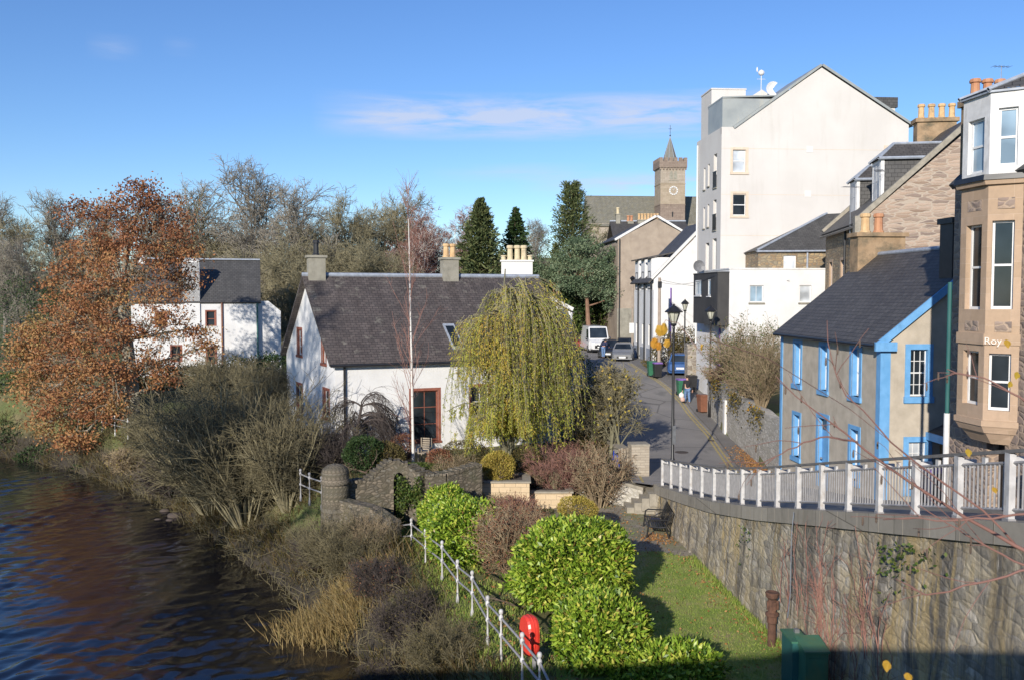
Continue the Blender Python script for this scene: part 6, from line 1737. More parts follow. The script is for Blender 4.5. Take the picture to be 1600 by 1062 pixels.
for i, (a_, b_, sag) in enumerate((((10.85, 66.0, zat(437, 66)), (16.4, 53.05, .9), .5), ((10.85, 66.0, zat(441, 66)), (12.15, 52.9, 1.25), .35))):
    t = np.linspace(0, 1, 15)[:, None]; P = np.array(a_) * (1 - t) + np.array(b_) * t; P[:, 2] -= (sag * 4 * t * (1 - t))[:, 0]
    tag(MB().tube(P, .012, 5).build('overhead_wire', M['black_metal']), ['thin overhead wire from the telegraph pole to the front of the white annex', 'thin overhead wire from the telegraph pole to the timber box'][i], 'wire')
for i, (px, py, D, r_) in enumerate(((272, 805, 43.6, .34), (258, 796, 44.6, .22), (266, 815, 42.8, .16), (246, 817, 42.9, .14), (430, 905, 34.4, .2))):
    p = at(px, py, D); rg_ = np.random.default_rng(i + 3); d_ = unit(rg_.normal(size=(3, 3)))
    mb = MB(); mb.ball((0, 0, 0), (r_ * 1.3, r_ * .9, r_ * .6), 9, 6); V_ = mb.V[0]; V_ *= (1 + .16 * np.sin(V_ @ d_[0] * 9 / r_ * .3) + .1 * np.sin(V_ @ d_[1] * 14 / r_ * .3))[:, None]
    o = mb.build('river_rock', M['twig_dark'], None, True); o.location = (p[0], D, -10.82); tag(o, ['largest dark wet rock at the water edge below the scrub', 'second dark rock just upstream of the largest one', 'small dark rock below the largest one', 'small dark rock farthest out in the water', 'small rock by the bank below the biggest willow scrub'][i], 'rock', 'wet rocks at the water edge')

for i, (x_, y_, r_, lb_) in enumerate(((8.2, 43.0, .33, 'round iron manhole cover in the middle of the street near the gate pier'), (10.3, 46.0, .22, 'small square drain grating beside the yellow lines'))):
    mb = MB(); k_ = 20 if i == 0 else 4; mb.poly([(r_ * math.cos(2 * PI * j / k_ + .7), r_ * math.sin(2 * PI * j / k_ + .7), zr(y_ + r_ * math.sin(2 * PI * j / k_ + .7)) - zr(y_) + .04) for j in range(k_)])
    o = mb.build('manhole_cover' if i == 0 else 'drain_grating', M['twig_dark']); o.location = (x_, y_, zr(y_)); tag(o, lb_, 'cover')

# ---- bins
def wheelie(loc, rz, body, lid, label):
    r = empty('wheelie_bin', loc, rz, label, 'wheelie bin', 'wheelie bins along the street')
    V = [(x * w, y * w, z) for (w, z) in ((.23, .06), (.29, .98)) for (x, y) in ((-1, -1), (1, -1), (1, 1.1), (-1, 1.1))]
    MB().add(V, np.array([[3, 2, 1, 0], [4, 5, 6, 7], [0, 1, 5, 4], [1, 2, 6, 5], [2, 3, 7, 6], [3, 0, 4, 7]])).build('body', M[body], r)
    mb = MB(); mb.box(-.31, .31, -.34, .35, .98, 1.02); mb.box(-.27, .27, -.28, .34, 1.02, 1.07); mb.build('lid', M[lid], r)
    MB().cyl((-.22, .38, 1.0), (.22, .38, 1.0), .02).build('handle', M['black_bin'], r)
    for x_ in (-.25, .25): MB().cyl((x_ - .03, .28, .1), (x_ + .03, .28, .1), .1, .1, 12).build('wheel', M['black_bin'], r)
    return r
def bin_at(px, D, rz, body, lid, label): return wheelie(((px - 800) / F * D, D, zr(D) + .13), rz, body, lid, label)
bin_at(1100, 52.9, .2, 'brown_bin', 'brown_bin', 'brown wheelie bin against the white annex corner')
bin_at(1066, 57.6, .1, 'green_bin', 'purple', 'green wheelie bin with a purple lid just behind the walking person')
bin_at(1019, 63.6, .1, 'green_bin', 'green_bin', 'plain green wheelie bin left of the black bin')
bin_at(1028, 63.0, .1, 'black_bin', 'purple', 'black wheelie bin with a purple lid by the telegraph pole')
bin_at(1082, 58.6, .1, 'black_bin', 'black_bin', 'black wheelie bin in the shade in front of the walking person')
for i, (px, py, bd, ld, lb) in enumerate(((957, 527, 'blue_bin', 'purple', 'blue bin with a purple lid, left of the stacked bins by the brown house'), (963, 527, 'blue_bin', 'purple', 'blue bin with a purple lid, against the brown house wall'), (966, 512, 'blue_bin', 'blue_bin', 'all-blue bin standing on the raised ground behind the others'))):
    b_ = wheelie((*at(px, py, 94 + i * 1.2)[:2], -5.35 if i < 2 else -4.5), .1 * i, bd, ld, lb)
MBp = MB(); MBp.box(-.6, .6, -.4, .6, 0, .85); o = MBp.build('raised_plinth', M['cement']); o.location = (*at(966, 512, 96.4)[:2], -5.4); tag(o, 'low concrete plinth carrying the all-blue bin', 'plinth')
r = wheelie((bO[0] + 2.2, 27.1, zr(27.1) + .05), .0, 'blue_bin', 'blue_bin', 'bright blue wheelie bin seen through the railing by the brown porch door')
r = wheelie((bO[0] + 1.35, 27.1, zr(27.1) + .05), .0, 'navy_cloth', 'purple', 'dark wheelie bin with a purple lid under the lower gable window')
r = wheelie((11.0, 17.8, zr(17.8) + .05), .0, 'black_bin', 'green_bin', 'dark bin at the foot of the tenement, at the right edge')

# ---- lifebuoy housing, vent pipe, cabinets
lb = empty('lifebuoy_housing', at(829, 1022, 20.15), -1.17, 'red plastic lifebuoy housing fixed behind the path railing', 'lifebuoy housing')
pts = []
for t in np.linspace(0, 2 * PI, 26)[:-1]:
    c_, s_ = math.cos(t), math.sin(t); pts.append((.30 * math.copysign(abs(c_) ** .75, c_), .46 * math.copysign(abs(s_) ** .8, s_) + .46))
V = [(x, -.11, z) for x, z in pts] + [(x * .9, -.16, .46 + (z - .46) * .93) for x, z in pts] + [(x, .05, z) for x, z in pts] + [(x * .95, .10, .46 + (z - .46) * .95) for x, z in pts]
n = len(pts); ff = [list(range(n, 2 * n)), list(range(3 * n, 4 * n))[::-1]]
for a_, b_ in ((0, n), (2 * n, 0), (3 * n, 2 * n)):
    for i in range(n): j = (i + 1) % n; ff.append([a_ + i, a_ + j, b_ + j, b_ + i])
sh_ = MB().add(V, ff).build('housing', M['buoy_red'], lb)
MB().tube([(p[0] * 1.01, -.03, p[1] * 1.0) for p in pts + pts[:1]], .012, 6).build('seam', M['buoy_red'], lb)
MB().box(-.04, .04, .06, .12, -.35, .7).build('mounting_post', M['rail_grey'], lb)
vp = empty('vent_pipe', (6.40, 21.7, gz(6.4, 21.7)), 0, 'rusty cast-iron vent pipe with flared top beside the retaining wall', 'vent pipe')
MB().lathe((0, 0, 0), [(.10, -.3), (.10, .6), (.125, .62), (.125, .78), (.16, .80), (.16, .86), (.105, .89), (.10, .92), (.10, 1.2), (.15, 1.26), (.17, 1.36), (.15, 1.38), (.08, 1.36)], 14).build('pipe', M['rust'], vp)
mb = MB()
for i in range(4): a_ = i * PI / 2; mb.box(.1 * math.cos(a_) - .03, .1 * math.cos(a_) + .06, .1 * math.sin(a_) - .02, .1 * math.sin(a_) + .02, .94, 1.16)
mb.build('lugs', M['rust'], vp)
p_ = at(1251, 1004, 18.5); cb_ = empty('green_cabinet', (p_[0], 18.5, p_[2] - 1.15), .02, 'green steel utility cabinet with folded roof, larger of the two by the wall', 'cabinet')
MB().box(0, .47, -.32, .3, -.3, 1.06).build('body', M['green_cabinet'], cb_)
mb = MB(); mb.prism([(-.03, -.36), (.50, -.36), (.50, .33), (-.03, .33)], 1.06, [1.10, 1.10, 1.20, 1.20]); mb.build('roof', M['green_cabinet'], cb_); MB().box(.05, .42, -.335, -.32, .1, .95).build('door', M['green_cabinet'], cb_)
p_ = at(1230, 992, 18.95); c2_ = empty('teal_cabinet', (p_[0], 18.95, p_[2] - 1.15), .02, 'narrow teal cabinet left of the larger green one', 'cabinet')
MB().box(0, .34, -.35, .35, -.3, 1.12).build('body', M['green_teal'], c2_); MB().box(-.03, .37, -.38, .38, 1.12, 1.16).build('roof', M['green_cabinet'], c2_); MB().box(.2, .23, -.37, -.35, .75, .9).build('handle', M['steel'], c2_)
MB().box(.2, .3, .1, .2, 1.16, 1.24).build('bracket', M['steel'], c2_)
cbl = MB(); cbl.tube([(6.35, 20.3, -7.4), (6.5, 20.6, -6.9), (6.6, 20.9, -5.6), (6.68, 21.0, -5.1)], .012, 5); tag(cbl.build('cable', M['steel']), 'thin grey cable rising from the cabinets up the wall', 'cable')
gc = empty('garden_chair', at(664, 722, 38.6), -.2, 'silvered slatted wooden garden chair beside the birch', 'chair')
mb = MB()
for i in range(6): mb.box(-.24, .24, -.25 + .09 * i, -.18 + .09 * i, .42, .45)
mb.build('seat', M['pale_wood'], gc); mb = MB()
for i in range(6): mb.box(-.22, .22, .24 + .02 * i, .27 + .02 * i, .52 + .09 * i, .58 + .09 * i)
mb.box(-.25, -.21, .22, .26, .42, 1.05); mb.box(.21, .25, .22, .26, .42, 1.05); mb.build('backrest', M['pale_wood'], gc)
for (x_, y_) in ((-.23, -.23), (.23, -.23), (-.23, .24), (.23, .24)): MB().box(x_ - .025, x_ + .025, y_ - .025, y_ + .025, 0, .43 if y_ > 0 else .62).build('leg', M['pale_wood'], gc)
for s_ in (-.24, .24): MB().box(s_ - .03, s_ + .03, -.27, .27, .62, .65).build('armrest', M['pale_wood'], gc)

# ---- bridge the picture is taken from: its far parapet throws the shade along the foreground
bg_ = empty('bridge', (0, -2, -6), 0, 'stone road bridge carrying the viewpoint, crossing behind the lawn', 'bridge')
MB().box(-24, 34, -9.5, 2.3, 3.3, 4.2).build('deck', M['coping'], bg_)
MB().prism([(-24, 1.9), (34, 1.9), (34, 2.32), (-24, 2.32)][::1], 4.0, 4.2).prism([(-24, 1.9), (-5.2, 1.9), (-.6, 1.9), (34, 1.9), (34, 2.32), (-.6, 2.32), (-5.2, 2.32), (-24, 2.32)], 4.2, [4.4, 4.4, 5.66, 5.66, 5.66, 5.66, 4.4, 4.4]).build('parapet', M['rubble_grey'], bg_)
MB().box(-24, 34, -9.5, -9.1, 4.2, 5.35).build('parapet', M['rubble_grey'], bg_)
for x_ in (-14, -2, 6.5): MB().box(x_ - 1, x_ + 1, -9.3, 2.2, -6, 3.3).build('bridge_pier', M['rubble_grey'], bg_)
# ------------------------------------------------------------------ background trees
def gpt(px, D):
    x = (px - 800) / F * D
    return np.array([x, D, gz(x, D)])


# a few prototypes, copied as things with trunk and crown each
def hgt(px, py, D): p = gpt(px, D); return p, zat(py, D) - p[2]


proto = {}


def place(kind, maker, px, py, D, label, group, rz=None, wide=1.0, cat='tree'):
    p, H = hgt(px, py, D)
    if kind not in proto:
        o = maker(p, 12.0); proto[kind] = o
        o['label'] = label; o['group'] = group; o['category'] = cat
    else:
        o = dup(proto[kind], p, None, label, group)
    s = H * .95 / 12.0
    o.location = Vector(p); o.scale = (s * wide, s * wide, s); o.rotation_euler = (0, 0, rz if rz is not None else (px * 1.7 % 6.28))
    return o


GB = 'leafless trees on the skyline behind the cottages'
mk_spread = lambda p, H: bare_tree('bare_tree', 'x', 'tree', p, H, 3, 'bark_grey', 'twig_grey', 17, 10, 8, 3, .50, .12, .24, .16, tr=.016)
mk_round = lambda p, H: bare_tree('bare_tree', 'x', 'tree', p, H, 4, 'bark_olive', 'twig_olive', 22, 11, 9, 4, .50, .06, .22, .12, ang=.95, tr=.016)
mk_up = lambda p, H: bare_tree('bare_tree', 'x', 'tree', p, H, 5, 'bark_olive', 'twig_grey', 20, 9, 7, 3, .42, .22, .20, .2, ang=.5, tr=.014)
mk_dense = lambda p, H: bare_tree('bare_tree', 'x', 'tree', p, H, 6, 'bark_olive', 'twig_olive', 24, 11, 9, 4, .52, .03, .22, .06, ang=1.15, tr=.017, stems=2)
mk_birch = lambda p, H: bare_tree('birch_tree', 'x', 'tree', p, H, 7, 'bark_birch', 'twig_red', 22, 8, 8, 3, .26, .10, .10, .16, ang=.5, tr=.011, stems=3)
mk_ivy = lambda p, H: bare_tree('ivy_clad_tree', 'x', 'tree', p, H, 8, 'bark_grey', 'twig_olive', 16, 9, 8, 4, .40, .12, .2, .25, tr=.015, ivy=2600, leaf='leaf_olive', nleaf=700)
place('spread', mk_spread, 8, 322, 108, 'bare grey tree at the far left edge of the skyline', GB)
place('ivy', mk_ivy, 58, 318, 96, 'ivy-clad tree left of the rust-leaved crown, nearest the left edge', GB)
place('up', mk_up, 100, 284, 112, 'thin upright bare tree showing just left of the rust-leaved crown top', GB)
place('ivy', mk_ivy, 112, 345, 90, 'shorter ivy-clad tree close against the rust-leaved crown', GB, 2.0)
place('spread', mk_spread, 30, 385, 84, 'lower bare tree with pale trunk at the left edge above the dark bank', GB, 1.1)
place('up', mk_up, 150, 300, 118, 'bare tree mostly hidden behind the left side of the rust-leaved crown', GB)
place('up', mk_up, 268, 296, 104, 'upright bare tree rising just right of the rust-leaved crown', GB, .5)
place('up', mk_up, 325, 270, 98, 'tallest upright bare tree above the wallhead chimney of the white house', GB, 1.9, 1.15)
place('spread', mk_spread, 392, 276, 96, 'wide bare tree with fanned branches above the roof end of the white house', GB, 3.0)
place('spread', mk_spread, 448, 306, 92, 'bare tree leaning right, left of the cottage dark pot chimney', GB, 4.0)
place('dense', mk_dense, 345, 345, 100, 'dense olive twiggy tree directly behind the white house ridge', GB, .4)
place('dense', mk_dense, 440, 345, 96, 'dense olive twiggy tree between the white house and the cottage gable', GB, 1.4)
place('dense', mk_dense, 485, 372, 88, 'low olive thicket tree touching the cottage left chimney', GB, 2.6)
place('round', mk_round, 545, 318, 104, 'round-crowned bare tree right of the dark pot chimney', GB, .3)
place('round', mk_round, 600, 306, 110, 'round-crowned bare tree with dark forked limbs left of the tall thin birch', GB, 2.2)
place('dense', mk_dense, 530, 372, 88, 'low twiggy tree over the left half of the cottage ridge', GB, 5.0)
place('dense', mk_dense, 590, 385, 90, 'low dark thicket over the middle of the cottage ridge', GB, 3.6)
place('birch', mk_birch, 655, 335, 98, 'red-twigged birch left of the cottage twin-pot chimney', GB, .7)
place('birch', mk_birch, 690, 292, 102, 'tallest red-twigged birch behind the twin-pot chimney', GB, 2.4)
place('birch', mk_birch, 722, 328, 99, 'red-twigged birch right of the twin-pot chimney', GB, 4.4)
place('birch', mk_birch, 622, 355, 96, 'low red-twigged birch over the cottage ridge centre', GB, 1.2)
place('spread', mk_spread, 836, 352, 150, 'distant purple-grey bare tree between the conifers', GB, 2.9)
place('dense', mk_dense, 770, 398, 94, 'tan scrubby tree under the dark spruce', GB, .9)
GC = 'conifers behind the cottage'
def con(px, py, D, R, label, seed, **k):
    p, H = hgt(px, py, D); return conifer('conifer_tree', label, 'tree', p, H, R, seed, group=GC, **k)
con(751, 309, 90, 5.6, 'broad dark spruce right of the birches', 1, n=150, droop=-.1, shape=.9, L=.6, W=.16, per=90)
con(806, 324, 97, 4.6, 'narrow dark green spruce above the cream chimney pots', 2, n=130, mat='leaf_dark', shape=.9, L=.55, W=.16, per=90)
con(893, 288, 114, 4.4, 'blunt-topped yew-like conifer left of the cathedral nave', 3, n=150, shape=.42, droop=.25, mat='leaf_conifer', per=90)
con(868, 380, 104, 2.0, 'small dark conifer at the foot of the blunt-topped one', 4, n=80)
p = gpt(921, 92)
pad_tree('pine_tree', 'large blue-green pine with orange trunk beside the brown gable house', 'tree', p, (-.4, 0, 9.2), [(-.8, 0, 10.3, 2.4, 2, 1.1), (1.5, .3, 9.2, 2.2, 2, 1.3), (-2.4, -.2, 8.8, 1.8, 1.6, 1.1), (.2, -.6, 8.0, 2.4, 2, 1.2), (2.2, 0, 7.1, 1.6, 1.6, 1.2), (-1.8, -.4, 6.9, 2.2, 1.8, 1.1), (1.2, -.6, 5.9, 2.2, 1.8, 1.1), (-.6, -.7, 6.3, 1.5, 1.3, 1.0), (2.4, .2, 5.0, 1.3, 1.3, 1.1)], 1, per=620, tr=.30)
p = gpt(868, 96)
pad_tree('pine_tree', 'smaller pine left of the large blue-green one, bare lower trunk', 'tree', p, (0, 0, 8.3), [(-1.2, 0, 8.6, 2.0, 1.6, .9), (.9, 0, 8.0, 1.6, 1.5, .9), (-1.8, 0, 7.2, 1.7, 1.5, .9), (.2, -.4, 6.9, 1.6, 1.5, .9)], 2, per=560, tr=.26)
GU = 'evergreen bushes under the pines'
for i, (px, py, D, r, m_, lb) in enumerate(((858, 478, 92, (2.0, 1.6, 2.2), 'leaf_mid', 'bright green bush against the white skew of the rear wing'), (895, 470, 96, (2.4, 1.8, 2.4), 'leaf_dark', 'dark bush between the two pine trunks'), (948, 478, 97, (2.4, 1.8, 2.0), 'leaf_mid', 'green bush right of the large pine trunk'), (880, 500, 88, (1.5, 1.2, 1.3), 'leaf_mid', 'low green hedge bush left of the white van'), (950, 440, 101, (2.6, 2, 3.2), 'leaf_dark', 'tall dark bush against the brown gable house'), (915, 478, 100, (2.2, 1.8, 1.8), 'leaf_olive', 'olive scrub behind the stone shed'))):
    p = at(px, py, D); leafy_bush('bush', lb, 'bush', (p[0], D, p[2] - r[2] * .4), r, 2600, .34, .2, m_, GU, .2, .06, .5, seed=40 + i)


# wood that closes the skyline behind: one mass
def distant_wood():
    r = np.random.default_rng(90); mb = MB()
    for i in range(62):
        D = r.uniform(118, 190); px = r.uniform(-120, 1000) if i % 3 else r.uniform(-60, 560); H = r.uniform(7, 10.5)
        if px > 700: H *= .75
        p = gpt(px, D)
        t = grow(r, p[None], np.array([[0, 0, 1.0]]), np.array([H * .9]), 5, .05); limbs(mb, t, .2, .05, 4)
        a = sprout(r, t, 16, H * .42, .9, .2, .12, 1, 4, .12); limbs(mb, a, .07, .03, 3)
        b = sprout(r, a, 10, H * .2, .7, .1, .1, 1, 3, .15); limbs(mb, b, .03, .02, 3)
        c = sprout(r, b, 7, H * .10, .7, .1, .1, 1, 2, .15); limbs(mb, c, .024, .016, 3)
    return tag(mb.build('distant_wood', M['twig_olive'], None, uv=False), 'far-off leafless wood closing the skyline behind the houses', 'wood', kind='stuff')


distant_wood()

M['bark_pale'] = surf('pale_lichened_bark', (.22, .20, .15), (.33, .30, .24), 2, .95)
# ------------------------------------------------------------------ rust-leaved tree on the bank
def rust_tree():
    D = 57.0; base = at(205, 668, D); base[2] = gz(base[0], D)
    root = empty('rust_leaved_tree', base, 0, 'spreading tree in rust-brown autumn leaf on the riverbank', 'tree')
    r = np.random.default_rng(31)
    q = lambda px, py, d=0.0: at(px, py, D + d) - base
    tk = MB()
    main = [q(205, 672), q(207, 620), q(203, 575), q(198, 530), q(192, 480), q(190, 450)]
    tk.tube(main, [.55, .46, .40, .36, .32, .26], 10)
    ends = []
    lobes = [(225, 300, 32, 26, 0), (200, 330, 45, 30, -.8), (255, 335, 42, 34, .5), (235, 370, 60, 36, -1.5), (175, 365, 48, 34, .8), (140, 395, 46, 32, 0), (130, 335, 36, 26, 1), (275, 395, 44, 30, -.6), (215, 420, 60, 30, -2.2), (105, 440, 44, 34, .5), (150, 455, 54, 30, -1.8), (285, 440, 40, 28, .5), (250, 470, 46, 26, -1.8),
             (110, 505, 64, 36, -1.2), (60, 525, 44, 34, .3), (165, 520, 58, 30, -2.5), (235, 510, 46, 22, -2.2), (290, 515, 38, 26, -.5), (310, 545, 32, 22, -.8), (45, 565, 42, 34, .3), (100, 560, 60, 34, -2), (160, 580, 52, 32, -2.8), (240, 560, 44, 20, -2), (60, 610, 46, 34, -.6), (115, 625, 52, 36, -2), (165, 635, 40, 26, -2.5), (75, 660, 40, 30, -1), (120, 690, 36, 22, -1.8), (270, 590, 38, 14, -1.5), (40, 545, 28, 24, 0), (92, 590, 40, 30, 1.5), (150, 490, 46, 30, 1.6)]
    mb = MB()
    s = D / F
    for (px, py, rx, ry, dd) in lobes:
        c = q(px, py, dd); rad = np.array([rx * s, rx * s * .8, ry * s])
        # limb
        j = min(5, max(1, int((672 - py) / 45) - (0 if py < 560 else 0))); st_ = np.array(main[min(j, 5)]) if py < 600 else np.array(main[2])
        if py < 450: st_ = np.array(main[5])
        L = np.linalg.norm(c - st_)
        mid = (st_ + c) / 2 + np.array([0, 0, -.06 * L if py > 480 else .08 * L]) + r.normal(size=3) * .25
        t = np.linspace(0, 1, 7)[:, None]; path = (1 - t) ** 2 * st_ + 2 * t * (1 - t) * mid + t * t * c
        tk.tube(path, np.linspace(.15, .045, 7), 6)
        pol = path[None]
        a = sprout(r, pol, 12, rad.mean() * 1.2, .8, .05, .45, 1, 4, .15); limbs(tk, a, .04, .014, 4)
        b = sprout(r, a, 7, rad.mean() * .55, .8, 0, .2, 1, 3, .2); limbs(mb2, b, .014, .008, 3)
        nc = int((9 + rad[0] * rad[2] * 10) * (.62 if px > 225 and py > 420 else .88))
        cc = unit(r.normal(size=(nc, 3))) * (r.uniform(.1, 1, (nc, 1)) ** .45) * rad
        Q = np.repeat(cc, 46, 0) + r.normal(size=(nc * 46, 3)) * np.array([.38, .38, .2])
        base_t = .42 + .30 * (py < 380) * -1 + .22 * (px < 90)
        tn = np.clip(np.repeat(base_t + r.normal(size=nc) * .18, 46) + r.normal(size=nc * 46) * .14, 0, 1)
        leaves(mb, c + Q, r.normal(size=Q.shape) + np.array([0, 0, -.5]), r.uniform(.11, .25, len(Q)), .11, r, tn)
    tk.build('trunk', M['bark_pale'], root, uv=False); mb2.build('twigs', M['twig_tan'], root, uv=False)
    mb.build('crown', M['leaf_rust'], root, uv=False, tint=True)
    return root


mb2 = MB()
rust_tree()

# tree on the opposite bank, out of frame, that shades the cottage gable
bare_tree('bank_tree', 'ivy-clad leafless tree on the opposite bank', 'tree', (-21.5, 13.5, -9.0), 21, 51, 'bark_grey', 'twig_dark', 20, 10, 8, 3, .30, .10, .35, .3, tr=.02, ivy=0, leaf='leaf_dark', nleaf=14000)

# ------------------------------------------------------------------ weeping willow in front of the cottage
def willow():
    base = at(790, 735, 38.3); base[2] = gz(base[0], 38.3)
    root = empty('weeping_willow', base, 0, 'green-gold weeping willow hiding the right half of the cottage', 'tree')
    r = np.random.default_rng(61); H = zat(388, 38.3) - base[2]
    tk = MB(); t = grow(r, np.array([[0, 0, -.2], [.12, 0, -.2]]), np.array([[-.05, 0, 1.0], [.09, .02, 1]]), np.array([H * .93, H * .9]), 8, .05); limbs(tk, t, .17, .025, 8)
    # arching boughs
    n = 84; th = r.uniform(0, 2 * PI, n); h0 = np.concatenate([r.uniform(.82, 1.0, 26), r.uniform(.25, .82, n - 26)])
    base_p = t[r.integers(0, 2, n), np.minimum((h0 * 8).astype(int), 8)]
    D = np.stack([np.cos(th), np.sin(th), r.uniform(.5, 1.5, n)], 1)
    rad = np.where(np.cos(th) < -.2, 2.45, 2.1) * r.uniform(.3, 1.2, n) * np.clip(1.5 - h0, .42, 1)
    bo = grow(r, base_p, D, rad * 1.2, 7, .09, -.17); limbs(tk, bo, .05, .016, 5)
    tk.build('trunk', M['bark_olive'], root, uv=False)
    # hanging strands, gathered in uneven tresses
    P, d = along(r, bo, 22, .12)
    P = P + r.normal(size=P.shape) * np.array([.2, .2, .06])
    tress = np.repeat(r.uniform(0, 1, n), 22); gap = np.sin(P[:, 0] * 3.1 + 1) * np.sin(P[:, 1] * 2.7) + r.normal(size=len(P)) * .5
    ok = gap > -.45; P, d, tress = P[ok], d[ok], tress[ok]
    zmin = .1 + 4.2 * tress ** 1.4 + np.where(P[:, 0] < -1.5, 1.2 * r.uniform(0, 1, len(P)), 0)
    L = np.clip(P[:, 2] - zmin, .7, 5.8) * r.uniform(.55, 1.05, len(P))
    D0 = d * .6 + np.array([0, 0, -.5])
    st = grow(r, P, D0, L, 8, .07, -.5)
    sb = MB(); limbs(sb, st, .012, .005, 3); sb.build('strands', M['twig_olive'], root, uv=False)
    Q, dd = along(r, st, 52, .04)
    clump = np.repeat(np.clip(.55 * tress + .45 * r.uniform(0, 1, len(st)), 0, 1), 52)
    tn = np.clip(clump * .85 + r.normal(size=len(Q)) * .18 + .05, 0, 1)
    mb = MB(); leaves(mb, Q + r.normal(size=Q.shape) * .03, dd + r.normal(size=Q.shape) * .6, r.uniform(.07, .17, len(Q)), .034, r, tn)
    mb.build('foliage', M['leaf_willow'], root, uv=False, tint=True)


willow()

# thin birch and bare weeping tree
def thin_birch():
    base = at(646, 728, 37.2); H = zat(278, 37.2) - base[2]
    root = empty('silver_birch', base, 0, 'tall thin white-stemmed birch standing before the cottage', 'tree'); r = np.random.default_rng(71)
    t = grow(r, np.array([[0, 0, -.2]]), np.array([[-.012, 0, 1.0]]), np.array([H]), 14, .008)
    tk = MB(); R = np.interp(np.linspace(0, 1, 15), [0, .1, .6, 1], [.085, .06, .034, .006]); tk.tube(t[0], R, 8); tk.build('trunk', M['bark_birch'], root, True)
    a = sprout(r, t, 46, 2.6, .42, .25, .12, .98, 5, .06, .3, .7, .03); mb = MB(); limbs(mb, a, .014, .005, 3)
    b = sprout(r, a, 7, .75, .5, .1, .2, 1, 3, .1, bend=-.05); limbs(mb, b, .006, .003, 3); mb.build('crown', M['twig_red'], root, uv=False)


thin_birch()


def weeping_small():
    base = at(556, 708, 38.6); base[2] = gz(base[0], 38.6)
    root = empty('bare_weeping_tree', base, 0, 'small leafless weeping tree arching before the cottage wall', 'tree'); r = np.random.default_rng(81)
    t = grow(r, np.array([[0, 0, -.2]]), np.array([[-.03, 0, 1.0]]), np.array([2.9]), 6, .06); tk = MB(); limbs(tk, t, .10, .06, 7)
    n = 26; th = r.uniform(0, 2 * PI, n); P = t[0, r.integers(3, 7, n)]
    bo = grow(r, P, np.stack([np.cos(th) * 1.2, np.sin(th) * .7, r.uniform(.5, 1.1, n)], 1), r.uniform(1.2, 2.3, n), 7, .08, -.24); limbs(tk, bo, .032, .012, 5)
    tk.build('trunk', M['twig_dark'], root, uv=False)
    P, d = along(r, bo, 30, .2); st = grow(r, P, d * .6 + r.normal(size=P.shape) * .25 + np.array([0, 0, -.2]), r.uniform(.5, 1.9, len(P)), 6, .1, -.35)
    mb = MB(); limbs(mb, st, .009, .004, 3); s2 = sprout(r, st, 4, .4, .5, -.2, .2, 1, 2, .1, bend=-.2); limbs(mb, s2, .005, .003, 3); mb.build('crown', M['twig_dark'], root, uv=False)


weeping_small()

# ------------------------------------------------------------------ laurels and foreground hedge
GL_ = 'laurel bushes along the lawn'
leafy_bush('laurel_bush', 'biggest rounded laurel bush, beside the lawn in the middle of the row', 'bush', (1.72, 24.7, -7.55), (1.66, 1.35, 1.17), 21000, .165, .07, 'leaf_laurel', GL_, .13, .10, .38, 2.25, .55, seed=1)
leafy_bush('laurel_bush', 'nearest laurel bush, cut off by the bottom edge beside the red lifebuoy housing', 'bush', (2.05, 20.9, -8.0), (1.12, 1.3, .95), 13000, .155, .065, 'leaf_laurel', GL_, .14, .10, .38, 2.2, .55, seed=2)
leafy_bush('laurel_bush', 'low laurel bush spreading on to the lawn at the bottom edge', 'bush', (3.45, 19.75, -8.35), (1.15, .9, .5), 7500, .155, .065, 'leaf_laurel', GL_, .14, .12, .38, 2.2, .55, seed=3)
leafy_bush('laurel_bush', 'clipped laurel bush behind the path railing, left of the red-stemmed shrub', 'bush', (-1.55, 29.3, -7.72), (1.2, 1.5, 1.0), 13000, .155, .065, 'leaf_laurel', GL_, .13, .10, .38, 2.3, .55, seed=4)
leafy_bush('laurel_bush', 'farthest laurel bush, against the curved garden wall', 'bush', (-2.35, 31.9, -7.85), (1.0, 1.2, .95), 9000, .14, .06, 'leaf_laurel', GL_, .14, .10, .36, 2.2, .55, seed=5)
GS = 'twiggy shrubs of the garden'
def tb(px, py, D, H, R, label, mat, seed, **k):
    p = at(px, py, D); z = gz(p[0], D)
    return twig_bush('shrub', label, 'shrub', (p[0], D, k.pop('z', z)), H, R, k.pop('n', 70), mat, GS, seed, **k)
tb(800, 910, 27.2, 2.15, 1.0, 'red-brown dogwood between two laurel bushes', 'twig_tan', 1, n=90, per=9, per2=3, leaf='leaf_redbrown', nleaf=7500, ll=.06, lw=.035)
tb(872, 780, 37.4, 2.35, 1.25, 'brown twiggy shrub behind the lower planter', 'twig_red', 2, n=80, per=9, per2=4, leaf='leaf_redbrown', nleaf=1800, r0=.025)
tb(936, 775, 36.6, 2.35, 1.05, 'red-leaved vase-shaped shrub by the bicycle', 'twig_tan', 3, n=46, per=10, per2=5, leaf='leaf_redbrown', nleaf=4200, r0=.035, foot=.3)
tb(805, 800, 33.4, 1.25, .85, 'pinkish heather clump inside the low edging wall', 'twig_red', 4, n=120, per=7, leaf='leaf_redbrown', nleaf=2600, ll=.05)
tb(785, 785, 34.6, 1.0, .7, 'grey-brown heather clump under the upper planter', 'twig_tan', 5, n=110, per=7, leaf='leaf_olive', nleaf=1600, ll=.05)
tb(822, 790, 30.4, 1.45, .75, 'orange-brown shrub crowded between the dogwood and the biggest laurel', 'twig_tan', 13, n=90, per=8, leaf='leaf_redbrown', nleaf=3600, ll=.06)
tb(848, 815, 31.6, 1.0, .6, 'orange-red dwarf shrub left of the golden mound', 'twig_tan', 6, n=90, per=7, leaf='leaf_redbrown', nleaf=2400, ll=.06)
